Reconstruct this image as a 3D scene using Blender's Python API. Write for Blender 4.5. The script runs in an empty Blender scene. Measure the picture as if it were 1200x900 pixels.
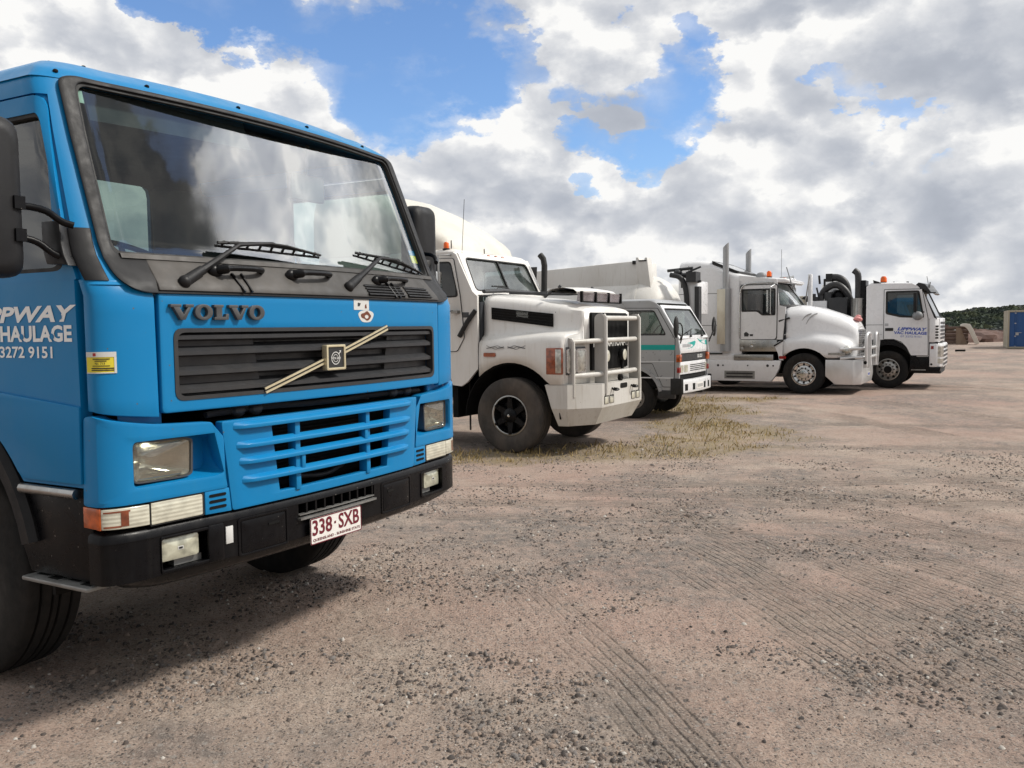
import bpy, bmesh, math, random
import numpy as np
from mathutils import Vector, Matrix
from mathutils.geometry import tessellate_polygon
random.seed(7)
rng = np.random.default_rng(11)
S = bpy.context.scene
COL = S.collection
PI = math.pi

# ------------------------------------------------------------------ materials
def new_mat(name):
    m = bpy.data.materials.new(name); m.use_nodes = True
    nt = m.node_tree; b = nt.nodes['Principled BSDF']
    return m, nt, b

def N(nt, typ, **kw):
    n = nt.nodes.new(typ)
    for k, v in kw.items():
        if k.startswith('i_'):
            n.inputs[k[2:].replace('_', ' ')].default_value = v
        else: setattr(n, k, v)
    return n

def mat(name, col, rough=.5, metal=0, coat=0, spec=.5, dirt=0.0, dirtcol=(.25, .2, .15), scale=3.0, bump=0.0, bscale=200.0, rvar=.1, streak=0.0, chips=0.0, chipcol=(.22, .2, .18)):
    """general procedural surface: base colour with soft patchy dirt, uneven gloss and optional fine grain"""
    m, nt, b = new_mat(name)
    L = nt.links.new
    tc = N(nt, 'ShaderNodeTexCoord')
    n1 = N(nt, 'ShaderNodeTexNoise', i_Scale=scale, i_Detail=8.0, i_Roughness=.65)
    mp = N(nt, 'ShaderNodeMapping'); mp.inputs['Scale'].default_value = (1, 1, .45)
    L(tc.outputs['Object'], mp.inputs[0]); L(mp.outputs[0], n1.inputs['Vector'])
    r = N(nt, 'ShaderNodeMapRange', i_From_Min=.45, i_From_Max=.75, i_To_Min=0.0, i_To_Max=1.0)
    L(n1.outputs[0], r.inputs[0])
    mx = N(nt, 'ShaderNodeMix', data_type='RGBA')
    mx.inputs[6].default_value = (*col, 1); mx.inputs[7].default_value = (*dirtcol, 1)
    f = N(nt, 'ShaderNodeMath', operation='MULTIPLY'); f.inputs[1].default_value = dirt
    L(r.outputs[0], f.inputs[0])
    last = f.outputs[0]
    if streak:
        mp2 = N(nt, 'ShaderNodeMapping'); mp2.inputs['Scale'].default_value = (14, 14, .8)
        n3 = N(nt, 'ShaderNodeTexNoise', i_Scale=2.0, i_Detail=5.0)
        L(tc.outputs['Object'], mp2.inputs[0]); L(mp2.outputs[0], n3.inputs['Vector'])
        r3 = N(nt, 'ShaderNodeMapRange', i_From_Min=.55, i_From_Max=.8, i_To_Min=0.0, i_To_Max=streak)
        L(n3.outputs[0], r3.inputs[0])
        ad = N(nt, 'ShaderNodeMath', operation='ADD', use_clamp=True); L(last, ad.inputs[0]); L(r3.outputs[0], ad.inputs[1]); last = ad.outputs[0]
    L(last, mx.inputs[0]); colout = mx.outputs[2]
    if chips:
        vo = N(nt, 'ShaderNodeTexVoronoi', i_Scale=42.0); L(tc.outputs['Object'], vo.inputs['Vector'])
        sc = N(nt, 'ShaderNodeSeparateColor'); L(vo.outputs['Color'], sc.inputs[0])
        c1 = N(nt, 'ShaderNodeMath', operation='GREATER_THAN'); L(sc.outputs[0], c1.inputs[0]); c1.inputs[1].default_value = 1 - chips
        rs = N(nt, 'ShaderNodeMath', operation='MULTIPLY'); L(sc.outputs[1], rs.inputs[0]); rs.inputs[1].default_value = .16
        c2 = N(nt, 'ShaderNodeMath', operation='LESS_THAN'); L(vo.outputs['Distance'], c2.inputs[0]); L(rs.outputs[0], c2.inputs[1])
        c3 = N(nt, 'ShaderNodeMath', operation='MULTIPLY'); L(c1.outputs[0], c3.inputs[0]); L(c2.outputs[0], c3.inputs[1])
        m3 = N(nt, 'ShaderNodeMix', data_type='RGBA'); L(c3.outputs[0], m3.inputs[0]); L(colout, m3.inputs[6]); m3.inputs[7].default_value = (*chipcol, 1); colout = m3.outputs[2]
    L(colout, b.inputs['Base Color'])
    n2 = N(nt, 'ShaderNodeTexNoise', i_Scale=scale * 5, i_Detail=4.0)
    L(tc.outputs['Object'], n2.inputs['Vector'])
    rr = N(nt, 'ShaderNodeMapRange', i_From_Min=.3, i_From_Max=.7, i_To_Min=max(0, rough - rvar), i_To_Max=min(1, rough + rvar))
    L(n2.outputs[0], rr.inputs[0]); L(rr.outputs[0], b.inputs['Roughness'])
    b.inputs['Metallic'].default_value = metal
    b.inputs['Coat Weight'].default_value = coat
    b.inputs['Coat Roughness'].default_value = .12
    b.inputs['Specular IOR Level'].default_value = spec
    if bump:
        n4 = N(nt, 'ShaderNodeTexNoise', i_Scale=bscale, i_Detail=3.0)
        L(tc.outputs['Object'], n4.inputs['Vector'])
        bp = N(nt, 'ShaderNodeBump', i_Strength=bump, i_Distance=.002)
        L(n4.outputs[0], bp.inputs['Height']); L(bp.outputs[0], b.inputs['Normal'])
    return m

def glass_mat(name, tint=(.55, .66, .62), ior=1.7, film=.02, filmcol=(.5, .5, .46)):
    m, nt, b = new_mat(name); nt.nodes.remove(b)
    L = nt.links.new; out = nt.nodes['Material Output']
    tr = N(nt, 'ShaderNodeBsdfTransparent'); tr.inputs[0].default_value = (*tint, 1)
    gl = N(nt, 'ShaderNodeBsdfGlossy'); gl.inputs['Roughness'].default_value = .015; gl.inputs[0].default_value = (1, 1, 1, 1)
    ge = N(nt, 'ShaderNodeNewGeometry'); dp = N(nt, 'ShaderNodeVectorMath', operation='DOT_PRODUCT'); L(ge.outputs['Normal'], dp.inputs[0]); L(ge.outputs['Incoming'], dp.inputs[1])
    ab = N(nt, 'ShaderNodeMath', operation='ABSOLUTE'); L(dp.outputs['Value'], ab.inputs[0])
    om = N(nt, 'ShaderNodeMath', operation='SUBTRACT', use_clamp=True); om.inputs[0].default_value = 1; L(ab.outputs[0], om.inputs[1])
    pw = N(nt, 'ShaderNodeMath', operation='POWER'); L(om.outputs[0], pw.inputs[0]); pw.inputs[1].default_value = 4.5
    f0 = ((ior - 1) / (ior + 1)) ** 2 * 1.8
    fr = N(nt, 'ShaderNodeMapRange', i_To_Min=f0, i_To_Max=1.0); L(pw.outputs[0], fr.inputs[0])
    mx = N(nt, 'ShaderNodeMixShader'); L(fr.outputs[0], mx.inputs[0]); L(tr.outputs[0], mx.inputs[1]); L(gl.outputs[0], mx.inputs[2])
    df = N(nt, 'ShaderNodeBsdfDiffuse'); df.inputs[0].default_value = (*filmcol, 1)
    tc = N(nt, 'ShaderNodeTexCoord'); n = N(nt, 'ShaderNodeTexNoise', i_Scale=5.0, i_Detail=7.0); L(tc.outputs['Object'], n.inputs['Vector'])
    r = N(nt, 'ShaderNodeMapRange', i_From_Min=.4, i_From_Max=.8, i_To_Min=film * .4, i_To_Max=film * 2.2); L(n.outputs[0], r.inputs[0])
    m2 = N(nt, 'ShaderNodeMixShader'); L(r.outputs[0], m2.inputs[0]); L(mx.outputs[0], m2.inputs[1]); L(df.outputs[0], m2.inputs[2])
    L(m2.outputs[0], out.inputs[0])
    return m

def lens_mat(name, col, ribs=0, rough=.12, metal=.35, axis=0, darkvar=.5):
    m, nt, b = new_mat(name); L = nt.links.new
    tc = N(nt, 'ShaderNodeTexCoord'); n = N(nt, 'ShaderNodeTexNoise', i_Scale=16.0, i_Detail=5.0); L(tc.outputs['Object'], n.inputs['Vector'])
    mx = N(nt, 'ShaderNodeMix', data_type='RGBA'); mx.inputs[6].default_value = (*[c * darkvar for c in col], 1); mx.inputs[7].default_value = (*col, 1)
    r = N(nt, 'ShaderNodeMapRange', i_From_Min=.38, i_From_Max=.58); L(n.outputs[0], r.inputs[0]); L(r.outputs[0], mx.inputs[0]); L(mx.outputs[2], b.inputs['Base Color'])
    b.inputs['Metallic'].default_value = metal; b.inputs['Roughness'].default_value = .3
    b.inputs['Coat Weight'].default_value = 1; b.inputs['Coat Roughness'].default_value = rough * .4
    if ribs:
        w = N(nt, 'ShaderNodeTexWave', i_Scale=ribs, bands_direction='XYZ'[axis], i_Distortion=.0); L(tc.outputs['Object'], w.inputs['Vector'])
        bp = N(nt, 'ShaderNodeBump', i_Strength=.30, i_Distance=.003); L(w.outputs[0], bp.inputs['Height']); L(bp.outputs[0], b.inputs['Normal'])
    return m

M = {}
M['blue'] = mat('blue_paint', (.005, .195, .45), .38, spec=.22, coat=.14, dirt=.35, dirtcol=(.03, .22, .38), scale=2.0, streak=.16, chips=.10, chipcol=(.10, .13, .15))
M['blue_dark'] = mat('blue_paint_recess', (.010, .16, .42), .4)
M['black_trim'] = mat('black_textured_plastic', (.010, .0098, .0108), .5, spec=.28, dirt=.35, dirtcol=(.026, .0255, .0255), scale=4, bump=.25, bscale=450)
M['black_bumper'] = mat('black_bumper_plastic', (.0035, .0035, .0045), .32, spec=.2, dirt=.25, dirtcol=(.020, .019, .018), scale=5, bump=.12, bscale=500, streak=.3, chips=.2, chipcol=(.11, .10, .09))
M['grey_cowl'] = mat('dusty_grey_plastic', (.040, .037, .034), .6, dirt=.8, dirtcol=(.085, .074, .064), scale=3, bump=.2, bscale=400, streak=.3)
M['grille_black'] = mat('grille_plastic', (.024, .025, .028), .5, dirt=.5, dirtcol=(.05, .046, .042), scale=4, streak=.2, bump=.15, bscale=400)
M['rubber'] = mat('black_rubber', (.014, .014, .014), .7)
M['tyre'] = mat('tyre_rubber', (.013, .013, .013), .8, spec=.25, dirt=.8, dirtcol=(.045, .038, .032), scale=4, bump=.3, bscale=90)
M['tyre_dusty'] = mat('dusty_tyre_rubber', (.045, .040, .036), .85, dirt=.9, dirtcol=(.125, .10, .08), scale=3, bump=.3, bscale=90)
M['dark'] = mat('dark_underbody', (.006, .006, .006), .85, spec=.2, dirt=.6, dirtcol=(.022, .018, .015), scale=3)
M['interior'] = mat('cab_lining', (.028, .032, .038), .85, dirt=.3, dirtcol=(.045, .045, .045), scale=2)
M['seat'] = mat('seat_fabric', (.08, .085, .10), .9, bump=.3, bscale=300)
M['dash'] = mat('dashboard_plastic', (.07, .075, .08), .6, dirt=.5, dirtcol=(.16, .15, .14), scale=3)
M['chrome'] = mat('polished_metal', (.60, .60, .59), .22, metal=1, dirt=.5, dirtcol=(.30, .27, .23), scale=5)
M['steel'] = mat('stainless_steel', (.42, .42, .41), .34, metal=1, dirt=.5, dirtcol=(.26, .235, .20), scale=3, streak=.4)
M['alum'] = mat('tread_aluminium', (.30, .30, .29), .5, metal=.7, dirt=.7, dirtcol=(.12, .11, .10), scale=6, bump=.3, bscale=200)
M['gold'] = mat('pale_gold_trim', (.70, .62, .42), .35, metal=.45, dirt=.3, dirtcol=(.35, .3, .2), scale=8)
M['white_letter'] = mat('white_vinyl', (.88, .90, .90), .5)
M['grey_letter'] = mat('dark_grey_letter', (.055, .058, .063), .45, dirt=.5, dirtcol=(.11, .10, .09))
M['black_ink'] = mat('black_print', (.02, .02, .02), .6)
M['navy_letter'] = mat('blue_vinyl', (.035, .085, .42), .5)
M['maroon'] = mat('maroon_print', (.14, .008, .02), .5)
M['plate_white'] = mat('number_plate_white', (.80, .78, .74), .4, dirt=.3, dirtcol=(.5, .45, .38), scale=6)
M['yellow'] = mat('yellow_sticker', (.74, .62, .04), .5, dirt=.3, dirtcol=(.5, .42, .08), scale=20)
M['red'] = mat('red_print', (.35, .03, .03), .5)
M['paper'] = mat('white_sticker', (.62, .62, .60), .6)
M['greenpaper'] = mat('pale_green_label', (.42, .55, .45), .6)
M['rust'] = mat('rusty_patch', (.16, .045, .02), .8, dirt=.8, dirtcol=(.06, .02, .012), scale=60)
M['cream'] = mat('cream_white_paint', (.76, .745, .715), .38, coat=.25, dirt=.45, dirtcol=(.56, .52, .45), scale=1.6, streak=.45, chips=.12, chipcol=(.25, .2, .15))
M['cream_dull'] = mat('weathered_fibreglass', (.66, .64, .58), .5, dirt=.7, dirtcol=(.50, .46, .39), scale=1.5, streak=.4)
M['bumper_paint'] = mat('painted_steel_bumper', (.60, .585, .55), .42, dirt=.5, dirtcol=(.34, .30, .24), scale=2, streak=.5, chips=.35, chipcol=(.22, .16, .11))
M['white'] = mat('white_paint', (.78, .785, .80), .3, coat=.4, dirt=.3, dirtcol=(.62, .61, .59), scale=1.5, streak=.15)
M['silver'] = mat('silver_grey_paint', (.42, .43, .44), .35, metal=.3, coat=.3, dirt=.4, dirtcol=(.28, .27, .25), scale=2)
M['teal'] = mat('teal_stripe', (.0, .36, .32), .45)
M['tank'] = mat('tank_off_white', (.72, .71, .68), .5, dirt=.6, dirtcol=(.54, .51, .46), scale=.9, streak=.6)
M['orange'] = mat('orange_beacon_plastic', (.75, .12, .01), .25)
M['amber'] = lens_mat('amber_lens', (.65, .12, .012))
M['amber_dull'] = lens_mat('dull_amber_lens', (.34, .085, .035), darkvar=.5)
M['red_lens'] = lens_mat('red_lens', (.4, .02, .015))
M['lamp'] = lens_mat('headlamp_lens', (.60, .59, .53), ribs=14, axis=0, darkvar=.62, metal=.85)
M['reflector'] = mat('lamp_reflector_bowl', (.80, .79, .74), .12, metal=1, dirt=.5, dirtcol=(.45, .42, .36), scale=12, rvar=.05)
M['clear_lens'] = glass_mat('lamp_glass', (.80, .80, .76), 1.6, .09, (.55, .53, .46))
M['lamp_clear'] = lens_mat('ribbed_clear_lens', (.66, .64, .52), ribs=20, axis=2, darkvar=.8, metal=.1)
M['lamp_fog'] = lens_mat('fog_lamp_lens', (.66, .66, .52), darkvar=.55, metal=.3)
M['bulb'] = mat('lamp_reflector', (.85, .85, .82), .15, metal=1)
M['glass'] = glass_mat('windscreen_glass', (.62, .74, .71), 1.62, .006)
M['glass_side'] = glass_mat('side_window_glass', (.42, .50, .47), 1.6, .02)
M['glass_dark'] = glass_mat('tinted_glass', (.16, .2, .21), 1.5, .02)
M['glass_pale'] = glass_mat('pale_glass', (.66, .76, .72), 1.6, .10, (.42, .46, .44))
M['glass_smoke'] = glass_mat('smoked_acrylic', (.55, .52, .54), 1.6, .22, (.45, .42, .45))
M['black_hose'] = mat('black_hose', (.02, .02, .022), .5, dirt=.4, dirtcol=(.06, .055, .05))
M['grey_steel'] = mat('grey_machine_paint', (.22, .23, .24), .5, dirt=.6, dirtcol=(.1, .09, .08))
M['container_blue'] = mat('container_blue', (.012, .075, .24), .5, dirt=.3, dirtcol=(.06, .09, .15), scale=1.5)
M['container_beige'] = mat('container_beige', (.36, .33, .25), .6, dirt=.4, dirtcol=(.2, .15, .1), scale=1.5)
M['timber'] = mat('grey_timber', (.16, .11, .085), .8, dirt=.7, dirtcol=(.07, .045, .035), scale=1.5)
M['rubble'] = mat('rubble', (.14, .085, .07), .9, dirt=.8, dirtcol=(.06, .04, .035), scale=1.0)
M['pink'] = mat('faded_pink_mascot', (.62, .25, .24), .6)

# ------------------------------------------------------------------ mesh builder
def lerp(a, b, t): return tuple(x + (y - x) * t for x, y in zip(a, b))

def quad4(c, r=0.0, n=4, m=6):
    """closed outline of a quad (4 corners in order) with rounded corners, the same point count for every quad"""
    if not hasattr(r, '__len__'): r = [r] * 4
    ru = []
    for k in range(4):
        p0, p1, p2 = c[k - 1], c[k], c[(k + 1) % 4]
        rk = r[k]
        rx, ry = (rk if hasattr(rk, '__len__') else (rk, rk))
        def toward(q):
            dx, dy = q[0] - p1[0], q[1] - p1[1]
            l = math.hypot(dx / max(rx, 1e-6), dy / max(ry, 1e-6))
            f = min(.49, 1 / l if l > 1e-9 else 0)
            return (p1[0] + dx * f, p1[1] + dy * f)
        a, b = toward(p0), toward(p2)
        pts = []
        for i in range(n + 1):
            t = i / n
            pts.append(((1 - t) ** 2 * a[0] + 2 * t * (1 - t) * p1[0] + t * t * b[0], (1 - t) ** 2 * a[1] + 2 * t * (1 - t) * p1[1] + t * t * b[1]))
        ru.append(pts)
    out = []
    for k in range(4):
        out += ru[k]
        e0, e1 = ru[k][-1], ru[(k + 1) % 4][0]
        for i in range(1, m): out.append(lerp(e0, e1, i / m))
    return out

def roundpoly(c, r, n=3):
    out = []
    K = len(c)
    for k in range(K):
        p0, p1, p2 = c[k - 1], c[k], c[(k + 1) % K]
        rk = r[k] if hasattr(r, '__len__') else r
        if rk <= 0: out.append(p1); continue
        def tw(q):
            l = math.hypot(q[0] - p1[0], q[1] - p1[1]); f = min(.49, rk / l)
            return lerp(p1, q, f)
        a, b = tw(p0), tw(p2)
        for i in range(n + 1):
            t = i / n
            out.append(((1 - t) ** 2 * a[0] + 2 * t * (1 - t) * p1[0] + t * t * b[0], (1 - t) ** 2 * a[1] + 2 * t * (1 - t) * p1[1] + t * t * b[1]))
    return out

def rect(x0, x1, y0, y1): return [(x0, y0), (x1, y0), (x1, y1), (x0, y1)]
def arcpts(cx, cy, r, a0, a1, n): return [(cx + r * math.cos(a0 + (a1 - a0) * i / n), cy + r * math.sin(a0 + (a1 - a0) * i / n)) for i in range(n + 1)]

class Fr:
    """a flat working frame: u runs right, v up, d out of the surface"""
    def __init__(s, o, u, v, n=None):
        s.o = Vector(o); s.u = Vector(u); s.v = Vector(v); s.n = (Vector(n) if n is not None else s.u.cross(s.v).normalized())
    def __call__(s, a, b, d=0.0): return tuple(s.o + s.u * a + s.v * b + s.n * d)
def side(x0): return Fr((x0, 0, 0), (0, 1, 0), (0, 0, 1), (1, 0, 0))       # seen from +x: (y, z)
def sideL(x0): return Fr((x0, 0, 0), (0, 1, 0), (0, 0, 1), (-1, 0, 0))
def front(y0): return Fr((0, y0, 0), (1, 0, 0), (0, 0, 1), (0, 1, 0))       # (x, z), out = +y
def frontR(y0): return Fr((0, y0, 0), (-1, 0, 0), (0, 0, 1), (0, 1, 0))     # readable: u = -x
def top(z0): return Fr((0, 0, z0), (1, 0, 0), (0, 1, 0), (0, 0, 1))

class MB:
    def __init__(s): s.v = []; s.f = []; s.m = []; s.cm = 0
    def add(s, vs, fs):
        o = len(s.v); s.v += [tuple(v) for v in vs]
        for f in fs: s.f.append(tuple(i + o for i in f)); s.m.append(s.cm)
        return s
    def box(s, x0, x1, y0, y1, z0, z1):
        return s.add([(x, y, z) for z in (z0, z1) for x, y in ((x0, y0), (x1, y0), (x1, y1), (x0, y1))],
                     [(0, 3, 2, 1), (4, 5, 6, 7), (0, 1, 5, 4), (1, 2, 6, 5), (2, 3, 7, 6), (3, 0, 4, 7)])
    def hexa(s, p):   # 8 points: bottom 4, top 4
        return s.add(p, [(0, 3, 2, 1), (4, 5, 6, 7), (0, 1, 5, 4), (1, 2, 6, 5), (2, 3, 7, 6), (3, 0, 4, 7)])
    def prism(s, fr, out, d0, d1):   # outline without holes
        n = len(out)
        vs = [fr(u, v, d0) for u, v in out] + [fr(u, v, d1) for u, v in out]
        fs = [tuple(range(n))[::-1], tuple(range(n, 2 * n))] + [(i, (i + 1) % n, n + (i + 1) % n, n + i) for i in range(n)]
        return s.add(vs, fs)
    def panel(s, fr, out, holes, d0, d1):
        loops = [out] + holes
        flat = [p for l in loops for p in l]; n = len(flat)
        tri = tessellate_polygon([[Vector((p[0], p[1], 0)) for p in l] for l in loops])
        vs = [fr(u, v, d0) for u, v in flat] + [fr(u, v, d1) for u, v in flat]
        fs = [tuple(t) for t in tri] + [tuple(i + n for i in t)[::-1] for t in tri]
        o = 0
        for l in loops:
            k = len(l)
            fs += [(o + i, o + (i + 1) % k, n + o + (i + 1) % k, n + o + i) for i in range(k)]
            o += k
        return s.add(vs, fs)
    def grid(s, P, wrap=False):   # P[i][j] points
        a, b = len(P), len(P[0]); o = [p for r in P for p in r]
        fs = []
        for i in range(a - 1):
            for j in range(b if wrap else b - 1):
                j2 = (j + 1) % b
                fs.append((i * b + j, i * b + j2, (i + 1) * b + j2, (i + 1) * b + j))
        return s.add(o, fs)
    def patch(s, fn, c, nu, nv, d0, d1):
        """thick patch over a bilinear quad c = bl, br, tr, tl in surface coordinates"""
        def P(d): return [[fn(*lerp(lerp(c[0], c[1], i / nu), lerp(c[3], c[2], i / nu), j / nv), d) for j in range(nv + 1)] for i in range(nu + 1)]
        A, B = P(d1), P(d0)
        na = (nu + 1) * (nv + 1); w = nv + 1
        vs = [p for r in A for p in r] + [p for r in B for p in r]; fs = []
        for i in range(nu):
            for j in range(nv):
                q = (i * w + j, (i + 1) * w + j, (i + 1) * w + j + 1, i * w + j + 1)
                fs.append(q); fs.append(tuple(k + na for k in q[::-1]))
        bd = [i * w for i in range(nu + 1)] + [nu * w + j for j in range(1, nv + 1)] + [i * w + nv for i in range(nu - 1, -1, -1)] + [j for j in range(nv - 1, 0, -1)]
        k = len(bd)
        fs += [(bd[i], bd[(i + 1) % k], bd[(i + 1) % k] + na, bd[i] + na)[::-1] for i in range(k)]
        return s.add(vs, fs)
    def sheet(s, fn, c, nu, nv, d=0.0):
        return s.grid([[fn(*lerp(lerp(c[0], c[1], i / nu), lerp(c[3], c[2], i / nu), j / nv), d) for j in range(nv + 1)] for i in range(nu + 1)])
    def ring(s, fn, A, B, d0, d1, k=2):
        n = len(A)
        loops = [[fn(*lerp(a, b, i / k), d1) for a, b in zip(A, B)] for i in range(k + 1)]
        loops += [[fn(*lerp(b, a, i / k), d0) for a, b in zip(A, B)] for i in range(k + 1)]
        o = [p for l in loops for p in l]; K = len(loops); fs = []
        for i in range(K):
            i2 = (i + 1) % K
            for j in range(n): fs.append((i * n + j, i * n + (j + 1) % n, i2 * n + (j + 1) % n, i2 * n + j))
        return s.add(o, fs)
    def fill(s, fn, A, d0, d1, k=3, dome=0.0):
        n = len(A); c = (sum(p[0] for p in A) / n, sum(p[1] for p in A) / n)
        def L(t, d): return [fn(*lerp(a, c, t), d) for a in A]
        loops = [L(i / k, d1 + dome * (1 - (1 - i / k) ** 2)) for i in range(k)]
        o = [fn(*c, d0)] + [p for p in L(0, d0)] + [p for l in loops for p in l] + [fn(*c, d1 + dome)]
        fs = [(0, 1 + (j + 1) % n, 1 + j) for j in range(n)]
        for i in range(k):
            for j in range(n):
                a = 1 + i * n; fs.append((a + j, a + (j + 1) % n, a + n + (j + 1) % n, a + n + j))
        a = 1 + k * n
        fs += [(a + j, a + (j + 1) % n, len(o) - 1) for j in range(n)]
        return s.add(o, fs)
    def tube(s, path, r, seg=10, caps=True, smooth=0):
        pts = [Vector(p) for p in path]
        if smooth:
            for _ in range(smooth):
                q = [pts[0]]
                for a, b in zip(pts, pts[1:]): q += [a.lerp(b, .25), a.lerp(b, .75)]
                q.append(pts[-1]); pts = q
        if not hasattr(r, '__len__'): rs = [r] * len(pts)
        else: rs = [r[min(len(r) - 1, int(i * len(r) / len(pts)))] for i in range(len(pts))]
        up = None; rows = []
        for i, p in enumerate(pts):
            t = (pts[min(i + 1, len(pts) - 1)] - pts[max(i - 1, 0)]).normalized()
            if up is None: up = t.orthogonal().normalized()
            up = (up - t * up.dot(t)).normalized(); w = t.cross(up)
            rows.append([tuple(p + (up * math.cos(2 * PI * k / seg) + w * math.sin(2 * PI * k / seg)) * rs[i]) for k in range(seg)])
        s.grid(rows, wrap=True)
        if caps:
            o = len(s.v); n = len(rows) * seg
            s.f.append(tuple(range(o - n, o - n + seg))[::-1]); s.m.append(s.cm)
            s.f.append(tuple(range(o - seg, o))); s.m.append(s.cm)
        return s
    def lathe(s, c, axis, prof, seg=48):   # prof: (along axis, radius); axis 'x','y','z'
        rows = []
        for a, r in prof:
            row = []
            for k in range(seg):
                t = 2 * PI * k / seg; p, q = r * math.cos(t), r * math.sin(t)
                row.append({'x': (c[0] + a, c[1] + p, c[2] + q), 'y': (c[0] + q, c[1] + a, c[2] + p), 'z': (c[0] + p, c[1] + q, c[2] + a)}[axis])
            rows.append(row)
        return s.grid(rows, wrap=True)
    def ball(s, c, rx, ry, rz, n=10, m=16):
        rows = []
        for i in range(n + 1):
            t = PI * i / n; rr = max(math.sin(t), .001)
            rows.append([(c[0] + rx * rr * math.cos(2 * PI * j / m), c[1] + ry * rr * math.sin(2 * PI * j / m), c[2] + rz * math.cos(t)) for j in range(m)])
        return s.grid(rows, wrap=True)
    def loft(s, secs, closed=True, caps=True):
        s.grid(secs, wrap=closed)
        if caps:
            n = len(secs[0]); o = len(s.v) - n * len(secs)
            s.f.append(tuple(range(o, o + n))[::-1]); s.m.append(s.cm)
            e = o + n * (len(secs) - 1); s.f.append(tuple(range(e, e + n))); s.m.append(s.cm)
        return s
    def build(s, name, mats, parent=None, bevel=0.0, seg=2, smooth=True, ang=38, recalc=True, thick=0.0):
        if not isinstance(mats, (list, tuple)): mats = [mats]
        me = bpy.data.meshes.new(name); me.from_pydata(s.v, [], s.f)
        for m in mats: me.materials.append(m)
        me.polygons.foreach_set('material_index', s.m)
        if bevel or recalc:
            bm = bmesh.new(); bm.from_mesh(me)
            if recalc: bmesh.ops.recalc_face_normals(bm, faces=bm.faces)
            if bevel:
                ed = [e for e in bm.edges if len(e.link_faces) == 2 and e.calc_face_angle(0) > math.radians(35)]
                bmesh.ops.bevel(bm, geom=ed, offset=bevel, segments=seg, profile=.5, affect='EDGES', clamp_overlap=True)
            bm.to_mesh(me); bm.free()
        me.update()
        if smooth:
            me.polygons.foreach_set('use_smooth', [True] * len(me.polygons))
            me.set_sharp_from_angle(angle=math.radians(ang))
        o = bpy.data.objects.new(name, me); COL.objects.link(o)
        if parent is not None: o.parent = parent
        if thick:
            md = o.modifiers.new('thickness', 'SOLIDIFY'); md.thickness = thick; md.offset = 0
        return o

def thing(name, label, cat, loc=(0, 0, 0), rotz=0.0, group=None):
    o = bpy.data.objects.new(name, None); COL.objects.link(o)
    o.location = loc; o.rotation_euler = (0, 0, rotz); o['label'] = label; o['category'] = cat
    if group: o['group'] = group
    return o
def tag(o, label, cat, group=None):
    o['label'] = label; o['category'] = cat
    if group: o['group'] = group
    return o
def structure(o, kind='structure'): o['kind'] = kind; return o

def text_verts(body, height, width=None, bold=0.0, shear=0.0, align='LEFT'):
    cu = bpy.data.curves.new('lettering', 'FONT'); cu.body = body; cu.offset = bold; cu.shear = shear; cu.resolution_u = 3
    cu.size = 1.0
    o = bpy.data.objects.new('lettering', cu); COL.objects.link(o)
    dg = bpy.context.evaluated_depsgraph_get(); dg.update()
    me = bpy.data.meshes.new_from_object(o.evaluated_get(dg))
    vs = [tuple(v.co) for v in me.vertices]; fs = [tuple(p.vertices) for p in me.polygons]
    bpy.data.objects.remove(o); bpy.data.meshes.remove(me)
    x0 = min(v[0] for v in vs); x1 = max(v[0] for v in vs); y0 = min(v[1] for v in vs); y1 = max(v[1] for v in vs)
    sy = height / (y1 - y0); sx = (width / (x1 - x0)) if width else sy
    return [((v[0] - x0) * sx, (v[1] - y0) * sy) for v in vs], fs
def add_text(mb, fn, body, u, v, height, width=None, d=.002, bold=0.01, shear=0.0):
    vs, fs = text_verts(body, height, width, bold, shear)
    mb.add([fn(u + a, v + b, d) for a, b in vs], fs)

def tyre_prof(R, w, rr):
    """lathe profile of a truck tyre: along, radius; tread with grooves"""
    h = w / 2; p = [(h * .80, rr), (h * .96, rr + .03), (h * 1.04, rr + (R - rr) * .45), (h * 1.02, rr + (R - rr) * .70), (h * .97, R - .035), (h * .90, R - .012)]
    xs = [.86, .52, .50, .44, .42, .08, .06]
    t = []
    t += [(h * .84, R - .002), (h * .56, R), (h * .55, R - .014), (h * .47, R - .014), (h * .46, R), (h * .17, R), (h * .16, R - .014), (h * .08, R - .014), (h * .07, R)]
    full = p + t
    return full + [(-a, r) for a, r in reversed(full)]

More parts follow.
